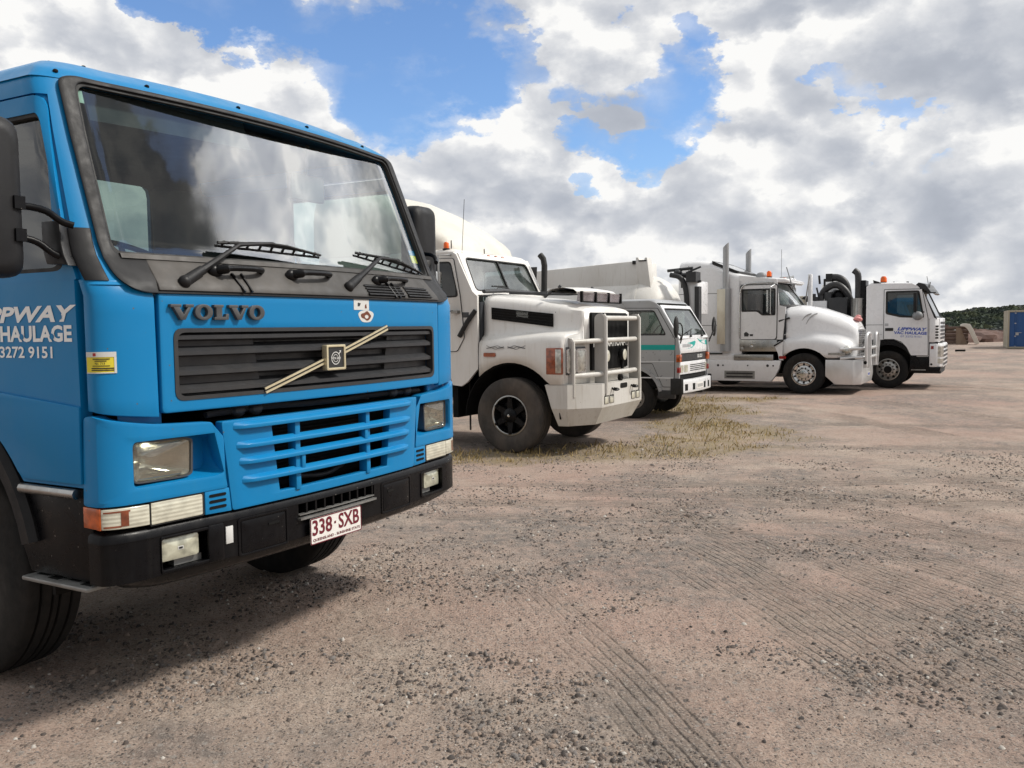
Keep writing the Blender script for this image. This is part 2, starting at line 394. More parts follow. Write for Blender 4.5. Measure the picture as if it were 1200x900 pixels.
def wheel(parent, x, y, z, R, w, style, sgn=1, rr=.285, dusty=False, name='front_wheel', single=True):
    """tyre mesh (the part) with its rim (sub-part); sgn=+1 means the outer face looks to +x"""
    mb = MB(); mb.lathe((x - sgn * w / 2, y, z), 'x', tyre_prof(R, w, rr), 64)
    # shoulder lugs
    t = mb.build(name, M['tyre_dusty' if dusty else 'tyre'], parent, ang=50)
    c = (x - sgn * w / 2, y, z); f = sgn; h = w / 2
    rm = MB()
    def P(l): return [(f * a, r) for a, r in l]
    if style == 'alloy':
        rm.lathe(c, 'x', P([(h * .80, rr + .004), (h * .88, rr + .006), (h * .90, rr - .012), (h * .62, rr - .03), (h * .50, .215), (h * .56, .20), (h * .66, .175), (h * .66, .12), (h * .95, .11), (h * 1.0, .09), (h * 1.0, .001)]), 48)
        o = rm.build('rim', M['chrome'], t)
        b = MB()
        for k in range(10):
            a = 2 * PI * k / 10; b.lathe((c[0] + f * h * .66, y + .145 * math.cos(a), z + .145 * math.sin(a)), 'x', P([(0, .016), (.03, .016), (.035, .001)]), 8)
            a += PI / 10; b.lathe((c[0] + f * (h * .55), y + .226 * math.cos(a), z + .226 * math.sin(a)), 'x', P([(0.0, .024), (.014, .024), (.0145, .001)]), 10)
        b.build('wheel_nut', M['dark'], t)
    elif style == 'spoke':   # black six spoke hub with a thin bright rim
        rm.lathe(c, 'x', P([(h * .80, rr + .004), (h * .90, rr + .008), (h * .92, rr - .008), (h * .84, rr - .018)]), 48)
        rm.build('rim', M['steel'], t)
        b = MB()
        b.lathe(c, 'x', P([(h * .80, rr - .01), (h * .45, rr - .04), (h * .2, .2), (h * .2, .05)]), 36)
        b.lathe(c, 'x', P([(h * .2, .12), (h * .85, .10), (h * .95, .07), (h * 1.02, .05), (h * 1.02, .001)]), 28)
        for k in range(6):
            a = PI / 6 + 2 * PI * k / 6; ca, sa = math.cos(a), math.sin(a)
            pts = []
            for (r, hw, xx) in ((.09, .045, .78), (.26, .03, .86)):
                for q in (-1, 1):
                    for e in (0, 1): pts.append((c[0] + f * h * (xx if e else xx - .5), y + r * ca - q * hw * sa, z + r * sa + q * hw * ca))
            b.add(pts, [(0, 1, 3, 2), (4, 6, 7, 5), (0, 4, 5, 1), (2, 3, 7, 6), (1, 5, 7, 3), (0, 2, 6, 4)])
            b.lathe((c[0] + f * h * .86, y + .25 * ca, z + .25 * sa), 'x', P([(0, .02), (.02, .018), (.022, .001)]), 8)
        b.build('hub', M['black_bumper'], t)
        g = MB(); g.lathe((c[0] + f * h * 1.02, y, z), 'x', P([(0, .022), (.012, .02), (.014, .001)]), 12); g.build('hub_cap', M['chrome'], t)
    else:   # painted disc wheel with hand holes
        rm.lathe(c, 'x', P([(h * .80, rr + .004), (h * .88, rr + .006), (h * .90, rr - .012), (h * .70, rr - .03), (h * .40, .235), (h * .48, .21), (h * .60, .18), (h * .60, .125), (h * .98, .115), (h * 1.02, .08), (h * 1.02, .001)]), 40)
        rm.build('rim', M['steel'] if style == 'disc' else M['grey_steel'], t)
        b = MB()
        for k in range(10):
            a = 2 * PI * k / 10; b.lathe((c[0] + f * h * .60, y + .150 * math.cos(a), z + .150 * math.sin(a)), 'x', P([(0, .017), (.03, .017), (.035, .001)]), 8)
            a += PI / 10; b.lathe((c[0] + f * (h * .45), y + .225 * math.cos(a), z + .225 * math.sin(a)), 'x', P([(0.0, .030), (.016, .030), (.0165, .001)]), 10)
        b.lathe((c[0] + f * h * 1.0, y, z), 'x', P([(0, .10), (.012, .09), (.013, .001)]), 20)
        b.build('wheel_nut', M['dark'], t)
    return t

def gz(x, y):
    """height of the yard: it falls about 0.2 m from the blue truck to the row behind"""
    u = .487 * x + .873 * y
    t = np.clip((u - 5.0) / 5.2, 0, 1)
    return .2 * (1 - t * t * (3 - 2 * t))
A0 = math.atan2(-.873, -.487)
def frame_at(ox, oy): return (ox, oy, 0)
M['alum_pale'] = mat('heat_bleached_aluminium', (.62, .58, .48), .45, metal=.35, dirt=.5, dirtcol=(.38, .30, .20), scale=6)
M['chrome_white'] = mat('bright_polished_steel', (.70, .70, .70), .36, metal=.45, dirt=.4, dirtcol=(.45, .43, .40), scale=3, rvar=.05)
M['grey_window'] = mat('grey_roof_glass', (.22, .225, .235), .15, coat=.6)
M['glass_smoke2'] = mat('dark_acrylic_visor', (.012, .012, .014), .3)
M['rust_cream'] = mat('stained_fibreglass', (.24, .18, .13), .7, dirt=.9, dirtcol=(.14, .08, .05), scale=2)
M['stack'] = mat('grey_exhaust_steel', (.36, .37, .38), .42, metal=.5, dirt=.4, dirtcol=(.25, .23, .2), scale=5)
M['hill'] = mat('hillside_scrub', (.04, .055, .03), .95, dirt=.8, dirtcol=(.09, .085, .05), scale=.15)
M['post_grey'] = mat('dull_bar_post', (.40, .39, .37), .45, metal=.3, dirt=.4, dirtcol=(.3, .28, .25))
# ------------------------------------------------------------------ camera
cam = bpy.data.cameras.new('camera'); co = bpy.data.objects.new('camera', cam); COL.objects.link(co)
S.camera = co
cam.sensor_width = 36; cam.lens = 31.2; cam.clip_start = .05; cam.clip_end = 6000
_p, _r = math.atan(67 / 1040), .012
F0 = Vector((0, math.cos(_p), -math.sin(_p))); R0 = Vector((1, 0, 0)); U0 = R0.cross(F0)
R1 = R0 * math.cos(_r) - U0 * math.sin(_r); U1 = U0 * math.cos(_r) + R0 * math.sin(_r)
mw = Matrix((R1, U1, -F0)).transposed().to_4x4(); mw.translation = (0, 0, 1.76); co.matrix_world = mw

S.render.engine = 'CYCLES'
S.render.resolution_x, S.render.resolution_y = 1024, 768
S.view_settings.view_transform = 'Standard'; S.view_settings.look = 'None'; S.view_settings.gamma = 1; S.view_settings.use_curve_mapping = False
S.view_settings.exposure = 0.14
S.cycles.max_bounces = 8; S.cycles.transparent_max_bounces = 16; S.cycles.caustics_reflective = False; S.cycles.caustics_refractive = False

# ------------------------------------------------------------------ sun and sky
SUN = Vector((.67, -.03, .74)).normalized()
sl = bpy.data.lights.new('sun', 'SUN'); sl.energy = 3.2; sl.angle = math.radians(8.0); sl.color = (1.0, .95, .87)
so = bpy.data.objects.new('sun', sl); COL.objects.link(so); so.rotation_euler = SUN.to_track_quat('Z', 'Y').to_euler(); so.location = (20, 0, 30)

w = bpy.data.worlds.new('World'); S.world = w; w.use_nodes = True
nt = w.node_tree; nt.nodes.clear(); L = nt.links.new
out = N(nt, 'ShaderNodeOutputWorld'); bg = N(nt, 'ShaderNodeBackground'); L(bg.outputs[0], out.inputs[0])
sky = N(nt, 'ShaderNodeTexSky', sky_type='NISHITA', sun_disc=False)
sky.sun_elevation = math.asin(SUN.z); sky.sun_rotation = math.atan2(SUN.x, SUN.y); sky.air_density = 1.0; sky.dust_density = .6; sky.ozone_density = 2.0
tc = N(nt, 'ShaderNodeTexCoord'); D = tc.outputs['Generated']
def m_(op, a, b=None, c=None, clamp=False):
    n = N(nt, 'ShaderNodeMath', operation=op, use_clamp=clamp)
    for i, x in enumerate((a, b, c)):
        if x is None: continue
        if isinstance(x, (int, float)): n.inputs[i].default_value = x
        else: L(x, n.inputs[i])
    return n.outputs[0]
def v_(op, a, b):
    n = N(nt, 'ShaderNodeVectorMath', operation=op)
    for i, x in enumerate((a, b)):
        if x is None: continue
        if isinstance(x, tuple): n.inputs[i].default_value = x
        else: L(x, n.inputs[i])
    return n
def mr(x, a, b, c=0.0, d=1.0, smooth=True):
    n = N(nt, 'ShaderNodeMapRange'); n.interpolation_type = 'SMOOTHSTEP' if smooth else 'LINEAR'
    L(x, n.inputs[0])
    for i, q in enumerate((a, b, c, d)): n.inputs[i + 1].default_value = q
    return n.outputs[0]
def noise(vec, scale, detail=8, rough=.55, lac=2.0):
    n = N(nt, 'ShaderNodeTexNoise', i_Scale=scale, i_Detail=detail, i_Roughness=rough, i_Lacunarity=lac); L(vec, n.inputs['Vector']); return n
sep = N(nt, 'ShaderNodeSeparateXYZ'); L(D, sep.inputs[0])
az = m_('MULTIPLY', m_('ARCTAN2', sep.outputs[0], sep.outputs[1]), 180 / PI)
el = m_('MULTIPLY', m_('ARCSINE', sep.outputs[2]), 180 / PI)
stretch = v_('MULTIPLY', D, (1, 1, 1.55)).outputs[0]
wr = noise(stretch, 5.5, 9, .60)
wsep = N(nt, 'ShaderNodeSeparateColor'); L(wr.outputs['Color'], wsep.inputs[0])
az2 = m_('ADD', az, m_('MULTIPLY', m_('SUBTRACT', wsep.outputs[0], .5), 22.0))
el2 = m_('ADD', el, m_('MULTIPLY', m_('SUBTRACT', wsep.outputs[1], .5), 14.0))
uv = N(nt, 'ShaderNodeCombineXYZ'); L(az2, uv.inputs[0]); L(el2, uv.inputs[1])
def blob(a, e, ra, re):
    d = v_('SUBTRACT', uv.outputs[0], (a, e, 0)).outputs[0]
    d = v_('MULTIPLY', d, (1 / ra, 1 / re, 0)).outputs[0]
    ln = v_('LENGTH', d, None).outputs['Value']
    return mr(ln, 1.35, .45)
def total(bs):
    t = None
    for b in bs:
        wgt = b[4] if len(b) > 4 else 1.0
        x = blob(*b[:4]); x = m_('MULTIPLY', x, wgt) if wgt != 1 else x
        t = x if t is None else m_('ADD', t, x)
    return t
blue = total([(-13.0, 19.0, 12, 2.6), (-7.0, 15.6, 7.0, 3.8), (0.5, 16.0, 4.5, 1.8, .7), (8.6, 14.4, 4.0, 3.2), (5.6, 11.0, 4.2, 1.3), (11.6, 18.2, 1.8, 1.8, .8), (2.6, 7.9, 2.2, .9, .7), (-21, 17.6, 3.4, 1.3, .9), (67, 45, 10, 6), (53, 38, 2.0, 2, .4), (-3.0, 12.2, 3.0, 1.4, .6), (22, 12, 3, .8, .5), (29, 9.6, 3, .7, .5)])
white = total([(3.4, 18.9, 3.2, 2.2), (-19.5, 14.2, 8.5, 3.0), (-28, 18.5, 3.5, 3.5), (-6, 11, 6, 2.6, .6), (59, 32, 6, 6, 1.2)])
dark = total([(27.0, 15.5, 6.5, 4.2, 1.5), (17.5, 19.0, 6.5, 1.5, 1.2), (13.5, 7.8, 6.5, 2.8, .65), (26, 5.6, 7, 3.0, .7), (-1.5, 6.0, 9, 2.2, .5), (4, 5.0, 7, 2.0, .6), (20, 7.5, 3, 1.5, .7), (-14, 6.0, 9, 2, .5), (62, 38, 4, 2, .5)])
wv = v_('MULTIPLY', v_('SUBTRACT', wr.outputs['Color'], (.5, .5, .5)).outputs[0], (.14, .14, .14)).outputs[0]
def puff(off, scale, det=2.0, rough=.5):
    vn = N(nt, 'ShaderNodeTexVoronoi', feature='F1', i_Scale=scale, i_Detail=det, i_Roughness=rough, normalize=True)
    L(v_('ADD', v_('ADD', stretch, off).outputs[0], wv).outputs[0], vn.inputs['Vector']); return m_('SUBTRACT', 1.0, m_('MULTIPLY', vn.outputs['Distance'], 1.55))
fb0 = noise(stretch, 9.0, 10, .60).outputs['Fac']
pf1 = puff((0, 0, 0), 9.0)
fb = m_('ADD', m_('MULTIPLY', fb0, .55), m_('MULTIPLY', pf1, .45))
fs1 = m_('ADD', m_('MULTIPLY', noise(stretch, 11.0, 9, .56).outputs['Fac'], .4), m_('MULTIPLY', pf1, .6))
fs2 = m_('ADD', m_('MULTIPLY', noise(v_('ADD', stretch, (.020, -.002, .036)).outputs[0], 11.0, 9, .56).outputs['Fac'], .4), m_('MULTIPLY', puff((.024, -.002, .050), 9.0), .6))
soft = noise(v_('ADD', stretch, (3.1, 1.7, .4)).outputs[0], 5.0, 5, .5).outputs['Fac']
big = noise(stretch, 3.2, 5, .5).outputs['Fac']
dens = m_('ADD', m_('MULTIPLY', fb, .9), m_('MULTIPLY', big, .55))
dens = m_('ADD', dens, -.06)
dens = m_('SUBTRACT', dens, m_('MULTIPLY', blue, .52))
dens = m_('ADD', dens, m_('MULTIPLY', white, .30))
azm = m_('ADD', m_('MULTIPLY', az, .45), m_('MULTIPLY', az2, .55)); elm = m_('ADD', m_('MULTIPLY', el, .5), m_('MULTIPLY', el2, .5))
dim_clouds = m_('MULTIPLY', mr(m_('ADD', azm, m_('MULTIPLY', elm, .35)), 81.0, 86.0), mr(azm, 125, 105))  # unseen clouds dimmed to darken part of the windscreen's reflection
dim_clouds = m_('MULTIPLY', dim_clouds, mr(elm, 28, 33))

alpha = mr(dens, .29, .47)
thin = mr(dens, .08, .42, 0.0, .45)
alpha = m_('MAXIMUM', alpha, thin)
light = m_('MULTIPLY', m_('SUBTRACT', fs1, fs2), 4.4)
dsm = m_('ADD', m_('ADD', m_('MULTIPLY', fs1, .9), m_('MULTIPLY', big, .55)), -.06)
sh = m_('ADD', m_('ADD', m_('MULTIPLY', mr(dsm, .55, .95), .55), .10), m_('MULTIPLY', m_('MULTIPLY', dark, .42), mr(fs1, .35, .75, 1.35, .45, False)))
sh = m_('SUBTRACT', m_('SUBTRACT', sh, light), m_('MULTIPLY', white, .12))
sh = m_('ADD', sh, m_('MULTIPLY', m_('SUBTRACT', soft, .5), 1.25))
sh = m_('MAXIMUM', sh, 0.0); sh = m_('DIVIDE', m_('MULTIPLY', sh, 1.30), m_('ADD', sh, .75)); sh = m_('MINIMUM', sh, 1.0)
cr = N(nt, 'ShaderNodeValToRGB'); L(sh, cr.inputs[0])
e = cr.color_ramp.elements
e[0].position = 0; e[0].color = (.93, .925, .91, 1)
e[1].position = 1; e[1].color = (.36, .39, .45, 1)
for p, c in ((.25, (.80, .805, .815, 1)), (.55, (.61, .63, .67, 1)), (.8, (.45, .48, .54, 1))):
    q = e.new(p); q.color = c
# the bright glow of cloud near the sun
sd = N(nt, 'ShaderNodeVectorMath', operation='DOT_PRODUCT'); L(D, sd.inputs[0]); sd.inputs[1].default_value = SUN
glow = m_('MULTIPLY', mr(sd.outputs['Value'], .80, .98), 1.2)
lowb = m_('MULTIPLY', blob(58, 32, 14, 11), 4.6)
gain = m_('MULTIPLY', m_('ADD', m_('ADD', glow, lowb), 1.0), m_('SUBTRACT', 1.0, m_('MULTIPLY', dim_clouds, .80)))
cloud = N(nt, 'ShaderNodeVectorMath', operation='SCALE'); L(cr.outputs[0], cloud.inputs[0]); L(m_('MULTIPLY', gain, mr(sep.outputs[1], -.75, .15, .62, .95)), cloud.inputs['Scale'])  # unseen clouds behind the camera dimmed to weaken light on near sides
skyc = N(nt, 'ShaderNodeVectorMath', operation='SCALE'); L(sky.outputs[0], skyc.inputs[0]); skyc.inputs['Scale'].default_value = .15
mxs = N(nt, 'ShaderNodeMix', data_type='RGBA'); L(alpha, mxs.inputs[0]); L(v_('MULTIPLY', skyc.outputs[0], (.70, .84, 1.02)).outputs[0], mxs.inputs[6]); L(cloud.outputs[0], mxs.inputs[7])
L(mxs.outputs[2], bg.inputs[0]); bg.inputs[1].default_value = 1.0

# ------------------------------------------------------------------ ground
_tab = rng.random((256, 256))
def vnoise(x, y):
    xi = np.floor(x).astype(int); yi = np.floor(y).astype(int); fx = x - xi; fy = y - yi
    fx = fx * fx * (3 - 2 * fx); fy = fy * fy * (3 - 2 * fy)
    g = lambda a, b: _tab[a & 255, b & 255]
    return (g(xi, yi) * (1 - fx) + g(xi + 1, yi) * fx) * (1 - fy) + (g(xi, yi + 1) * (1 - fx) + g(xi + 1, yi + 1) * fx) * fy
def fbm(x, y, o=5, r=.5):
    s = 0; a = 1; t = 0
    for k in range(o):
        s = s + a * vnoise(x * 2 ** k + 17.3 * k, y * 2 ** k + 5.1 * k); t += a; a *= r
    return s / t
TR = [  # tyre tracks: from, to, width, rib count, depth, tread (m per lug, 0 = ribs only)
    ((2.6, 9.6), (4.3, 3.6), .60, 8, .009, 0), ((1.9, 9.2), (3.4, 3.0), .5, 7, .008, 0), ((1.2, 8.6), (2.5, 2.5), .45, 6, .007, 0), ((3.6, 9.6), (5.4, 4.4), .5, 6, .008, 0), ((3.1, 8.2), (4.6, 3.4), .5, 6, .007, 0), ((2.2, 6.6), (3.3, 3.0), .5, 6, .007, 0), ((4.6, 10.4), (6.6, 5.4), .55, 6, .008, 0), ((3.9, 8.0), (5.0, 4.4), .5, 6, .007, 0), ((1.0, 7.9), (2.1, 2.4), .4, 6, .006, 0), ((2.0, 6.2), (3.1, 2.2), .5, 6, .007, 0), ((1.1, 5.8), (2.0, 2.0), .5, 6, .007, 0), ((.1, 5.2), (.9, 2.2), .4, 6, .006, 0), ((5.0, 8.2), (6.2, 5.4), .5, 6, .007, 0), ((0.2, 8.9), (9, 8.7), .5, 5, .008, 0), ((0.6, 6.9), (8, 6.5), .35, 5, .006, 0),
    
    ((5.3, 9.4), (3.9, 2.0), .6, 7, .010, 0), ((-2.0, 9.35), (12, 10.3), .45, 4, .012, .13), ((-1.0, 8.1), (12, 8.9), .55, 5, .014, .12),
    ((-1.0, 7.3), (11, 7.6), .30, 3, .010, 0),  ((5.6, 20), (7.6, 7), .6, 5, .014, .13), ((8.2, 20), (9.8, 7), .6, 5, .014, .13),
    ((3.0, 16), (14, 13.2), .5, 4, .012, .14), ((2.0, 12.7), (14, 11.6), .5, 4, .012, .13), ((9, 26), (24, 14), .7, 4, .02, .15), ((12, 40), (26, 18), .8, 4, .02, 0), ((6, 24), (20, 21), .8, 4, .02, 0)]
def ground_fields(X, Y):
    h = gz(X, Y)
    h = h + (fbm(X * .35, Y * .35, 4) - .5) * .05 * np.clip((np.hypot(X, Y) - 1) / 6, .3, 1)
    h = h + (fbm(X * 2.3, Y * 2.3, 4, .6) - .5) * .022
    gr = np.clip((fbm(X * .9 + 9, Y * .9 + 3, 5, .6) - .43) * 5, 0, 1)            # loose gravel drifts
    track = np.zeros_like(X); TQ = [np.zeros_like(X) for _ in range(2)]; TM = [np.zeros_like(X) for _ in range(2)]
    warp = (fbm(X * .35, Y * .35, 2) - .5) * .35
    for ti, (a, b, wd, n, dep, lug) in enumerate(TR):
        ax, ay = a; bx, by = b; l = math.hypot(bx - ax, by - ay); tx, ty = (bx - ax) / l, (by - ay) / l
        s_ = (X - ax) * tx + (Y - ay) * ty; q = (X - ax) * -ty + (Y - ay) * tx + warp
        inside = np.clip((wd / 2 - np.abs(q)) / .05, 0, 1) * np.clip(s_ / .5, 0, 1) * np.clip((l - s_) / .5, 0, 1)
        fade = np.clip((fbm(X * .9 + a[0] * 3, Y * .9, 4) - .33) * 6, 0, 1) * .95
        k_ = 1 if abs(tx) > abs(ty) * 1.2 else 0; m_k = inside * fade
        upd = m_k > TM[k_]; TM[k_] = np.where(upd, m_k, TM[k_]); TQ[k_] = np.where(upd | (TM[k_] == 0) & (np.abs(q) < wd), q + ti * .013, TQ[k_])
        rib = .5
        h = h - m_k * dep * .9
        h = h + np.exp(-((np.abs(q) - wd / 2 - .04) / .05) ** 2) * dep * .55 * fade * np.clip(s_ / .5, 0, 1) * np.clip((l - s_) / .5, 0, 1)
        track = np.maximum(track, inside * fade * (.6 + .4 * (1 - rib)))
    fine = fbm(X * 26, Y * 26, 3, .65) - .5
    h = h + fine * .017 * (1 - .55 * track) * np.clip(1.25 - np.hypot(X, Y) / 22, 0, 1)
    grass = np.zeros_like(X)
    for gx, gy, ra, rb, rot in ((1.5, 12.3, 2.5, .75, -.1), (3.4, 15.0, 1.1, 2.0, -.35), (-1.2, 11.9, 1.8, .7, .1), (2.8, 13.4, 1.3, .8, -.3), (3.6, 18.4, 1.4, 1.8, 0), (4.6, 20.6, 1.8, .8, 0)):
        dx, dy = X - gx, Y - gy; c, s_ = math.cos(rot), math.sin(rot)
        e_ = np.hypot((dx * c - dy * s_) / ra, (dx * s_ + dy * c) / rb)
        grass = np.maximum(grass, np.clip((1.15 - e_ + (fbm(X * 1.6, Y * 1.6, 4, .6) - .5) * 1.1) * 2.2, 0, 1))
    ground_fields.tracks = (TQ, TM)
    return h, gr, track, grass
def angs():
    a = list(np.linspace(-38, 38, 560))
    b = list(np.linspace(38, 322, 120))[1:-1]
    return np.radians(np.array(a + b))
an = angs(); rad = [0.25]
while rad[-1] < 5200:
    r = rad[-1]; rad.append(r * (1.0048 if 1.9 < r < 30 else (1.03 if r < 80 else 1.12)) + .002)
rad = np.array(rad); nr, na = len(rad), len(an)
RR, AA = np.meshgrid(rad, an, indexing='ij'); X = RR * np.sin(AA); Y = RR * np.cos(AA)
h, gr, trk, grs = ground_fields(X, Y); (TQ, TM) = ground_fields.tracks
far = np.clip((RR - 60) / 60, 0, 1); h = h * (1 - far) + far * 0.0
v = np.stack([X, Y, h], -1).reshape(-1, 3)
v = np.vstack([v, [[0, 0, .2]]])
i = np.arange(nr - 1)[:, None]; j = np.arange(na)[None]; j2 = (j + 1) % na
quads = np.stack([i * na + j, i * na + j2 + 0 * i, (i + 1) * na + j2, (i + 1) * na + j], -1).reshape(-1, 4)[:, ::-1]
tris = np.stack([np.full(na, nr * na), np.arange(na), (np.arange(na) + 1) % na], -1)[:, ::-1]
me = bpy.data.meshes.new('ground')
me.vertices.add(len(v)); me.vertices.foreach_set('co', v.astype(np.float32).ravel())
nl = quads.size + tris.size
me.loops.add(nl); me.loops.foreach_set('vertex_index', np.concatenate([quads.ravel(), tris.ravel()]).astype(np.int32))
st = np.concatenate([np.arange(len(quads)) * 4, quads.size + np.arange(len(tris)) * 3]).astype(np.int32)
me.polygons.add(len(st)); me.polygons.foreach_set('loop_start', st)
me.update(calc_edges=True); me.validate()
me.polygons.foreach_set('use_smooth', [True] * len(me.polygons))
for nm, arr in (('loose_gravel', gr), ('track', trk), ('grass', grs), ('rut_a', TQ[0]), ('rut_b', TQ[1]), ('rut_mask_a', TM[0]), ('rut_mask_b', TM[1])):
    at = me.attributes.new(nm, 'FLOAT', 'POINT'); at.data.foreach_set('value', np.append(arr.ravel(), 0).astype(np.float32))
go = bpy.data.objects.new('ground', me); COL.objects.link(go); structure(go)
if me.polygons[0].normal.z < 0: me.flip_normals()

m, nt, b = new_mat('gravel_yard'); L = nt.links.new
tc = N(nt, 'ShaderNodeTexCoord'); P = tc.outputs['Object']
def gn(scale, det=6, rough=.6):
    n = N(nt, 'ShaderNodeTexNoise', i_Scale=scale, i_Detail=float(det), i_Roughness=rough); L(P, n.inputs['Vector']); return n.outputs['Fac']
def att(n): a = N(nt, 'ShaderNodeAttribute', attribute_name=n); return a.outputs['Fac']
def mixc(f, a, b_):
    x = N(nt, 'ShaderNodeMix', data_type='RGBA')
    if isinstance(f, (float, int)): x.inputs[0].default_value = f
    else: L(f, x.inputs[0])
    for k, q in ((6, a), (7, b_)):
        if isinstance(q, tuple): x.inputs[k].default_value = (*q, 1)
        else: L(q, x.inputs[k])
    return x.outputs[2]
def mrg(x, a, b_, c=0.0, d=1.0):
    n = N(nt, 'ShaderNodeMapRange'); L(x, n.inputs[0])
    for k, q in enumerate((a, b_, c, d)): n.inputs[k + 1].default_value = q
    return n.outputs[0]
def mm(op, a, b_):
    n = N(nt, 'ShaderNodeMath', operation=op, use_clamp=True)
    for k, q in enumerate((a, b_)):
        if isinstance(q, (float, int)): n.inputs[k].default_value = q
        else: L(q, n.inputs[k])
    return n.outputs[0]
c = mixc(mrg(gn(.45, 5), .35, .65), (.430, .312, .252), (.360, .280, .228))       # pinkish clay to tan
c = mixc(mrg(gn(1.7, 7), .40, .68), c, (.47, .385, .315))
c = mixc(mrg(gn(3.3, 8, .7), .52, .72, 0, .55), c, (.215, .165, .13))
c = mixc(mrg(gn(.16, 4), .45, .7, 0, .8), c, (.42, .262, .212))                   # redder areas
c = mixc(mm('MULTIPLY', att('loose_gravel'), mrg(gn(9, 6), .38, .62, .2, .9)), c, (.165, .150, .138))   # grey crushed stone
c = mixc(mm('MULTIPLY', att('track'), mrg(gn(3, 5), .35, .6, .25, .75)), c, (.20, .165, .135))
vo0 = N(nt, 'ShaderNodeTexVoronoi', i_Scale=150.0); L(P, vo0.inputs['Vector'])
s0 = N(nt, 'ShaderNodeSeparateColor'); L(vo0.outputs['Color'], s0.inputs[0])
c = mixc(mm('MULTIPLY', mrg(s0.outputs[0], .55, .95), mrg(gn(6, 5), .35, .6, .25, .8)), c, (.13, .11, .098))
c = mixc(mm('MULTIPLY', mrg(s0.outputs[1], .80, .95), .55), c, (.46, .41, .36))
vo = N(nt, 'ShaderNodeTexVoronoi', i_Scale=75.0); L(P, vo.inputs['Vector'])
sepc = N(nt, 'ShaderNodeSeparateColor'); L(vo.outputs['Color'], sepc.inputs[0])
peb = mm('MULTIPLY', mrg(sepc.outputs[0], .62, .66), mrg(vo.outputs['Distance'], .42, .30))
pebc = mixc(mrg(sepc.outputs[1], .5, .9), (.09, .08, .075), (.42, .39, .36))
c = mixc(mm('MULTIPLY', peb, mrg(gn(2.2, 4), .35, .6, .35, .95)), c, pebc)
vo2 = N(nt, 'ShaderNodeTexVoronoi', i_Scale=24.0); L(P, vo2.inputs['Vector'])
s2 = N(nt, 'ShaderNodeSeparateColor'); L(vo2.outputs['Color'], s2.inputs[0])
peb2 = mm('MULTIPLY', mrg(s2.outputs[0], .80, .83), mrg(vo2.outputs['Distance'], .34, .24))
c = mixc(mm('MULTIPLY', peb2, .85), c, mixc(mrg(s2.outputs[1], .4, .8), (.10, .09, .085), (.33, .30, .27)))
c = mixc(mm('MULTIPLY', mrg(gn(60, 3), .5, .62), .35), c, (.17, .135, .11))
c = mixc(mm('MULTIPLY', att('grass'), mrg(gn(4, 6), .35, .6, .3, .9)), c, (.25, .20, .12))
L(c, b.inputs['Base Color']); b.inputs['Roughness'].default_value = .95; b.inputs['Specular IOR Level'].default_value = .25
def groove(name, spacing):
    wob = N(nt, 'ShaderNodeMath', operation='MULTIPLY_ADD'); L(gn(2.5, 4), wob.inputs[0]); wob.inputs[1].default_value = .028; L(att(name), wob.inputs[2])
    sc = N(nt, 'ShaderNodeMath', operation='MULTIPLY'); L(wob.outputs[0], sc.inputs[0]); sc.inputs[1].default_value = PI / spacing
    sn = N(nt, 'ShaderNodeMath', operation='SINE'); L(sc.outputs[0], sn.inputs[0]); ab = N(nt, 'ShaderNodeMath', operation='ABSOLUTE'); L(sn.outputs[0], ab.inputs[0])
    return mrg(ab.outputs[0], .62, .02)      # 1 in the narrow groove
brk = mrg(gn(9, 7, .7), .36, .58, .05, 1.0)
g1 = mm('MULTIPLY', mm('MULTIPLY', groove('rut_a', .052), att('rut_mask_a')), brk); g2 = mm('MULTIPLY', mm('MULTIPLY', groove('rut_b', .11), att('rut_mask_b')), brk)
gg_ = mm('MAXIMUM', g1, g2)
c = mixc(mm('MULTIPLY', gg_, .46), c, (.145, .112, .09))  # groove shade painted into the colour as dark rut lines
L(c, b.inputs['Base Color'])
hs = N(nt, 'ShaderNodeMath', operation='ADD')
L(mm('MULTIPLY', gn(60, 8, .75), .9), hs.inputs[0]); L(mm('MULTIPLY', peb, .5), hs.inputs[1])
bp = N(nt, 'ShaderNodeBump', i_Strength=.9, i_Distance=.018); hs2 = N(nt, 'ShaderNodeMath', operation='MULTIPLY_ADD'); L(gg_, hs2.inputs[0]); hs2.inputs[1].default_value = -1.1; L(hs.outputs[0], hs2.inputs[2]); L(hs2.outputs[0], bp.inputs['Height']); L(bp.outputs[0], b.inputs['Normal'])
me.materials.append(m)

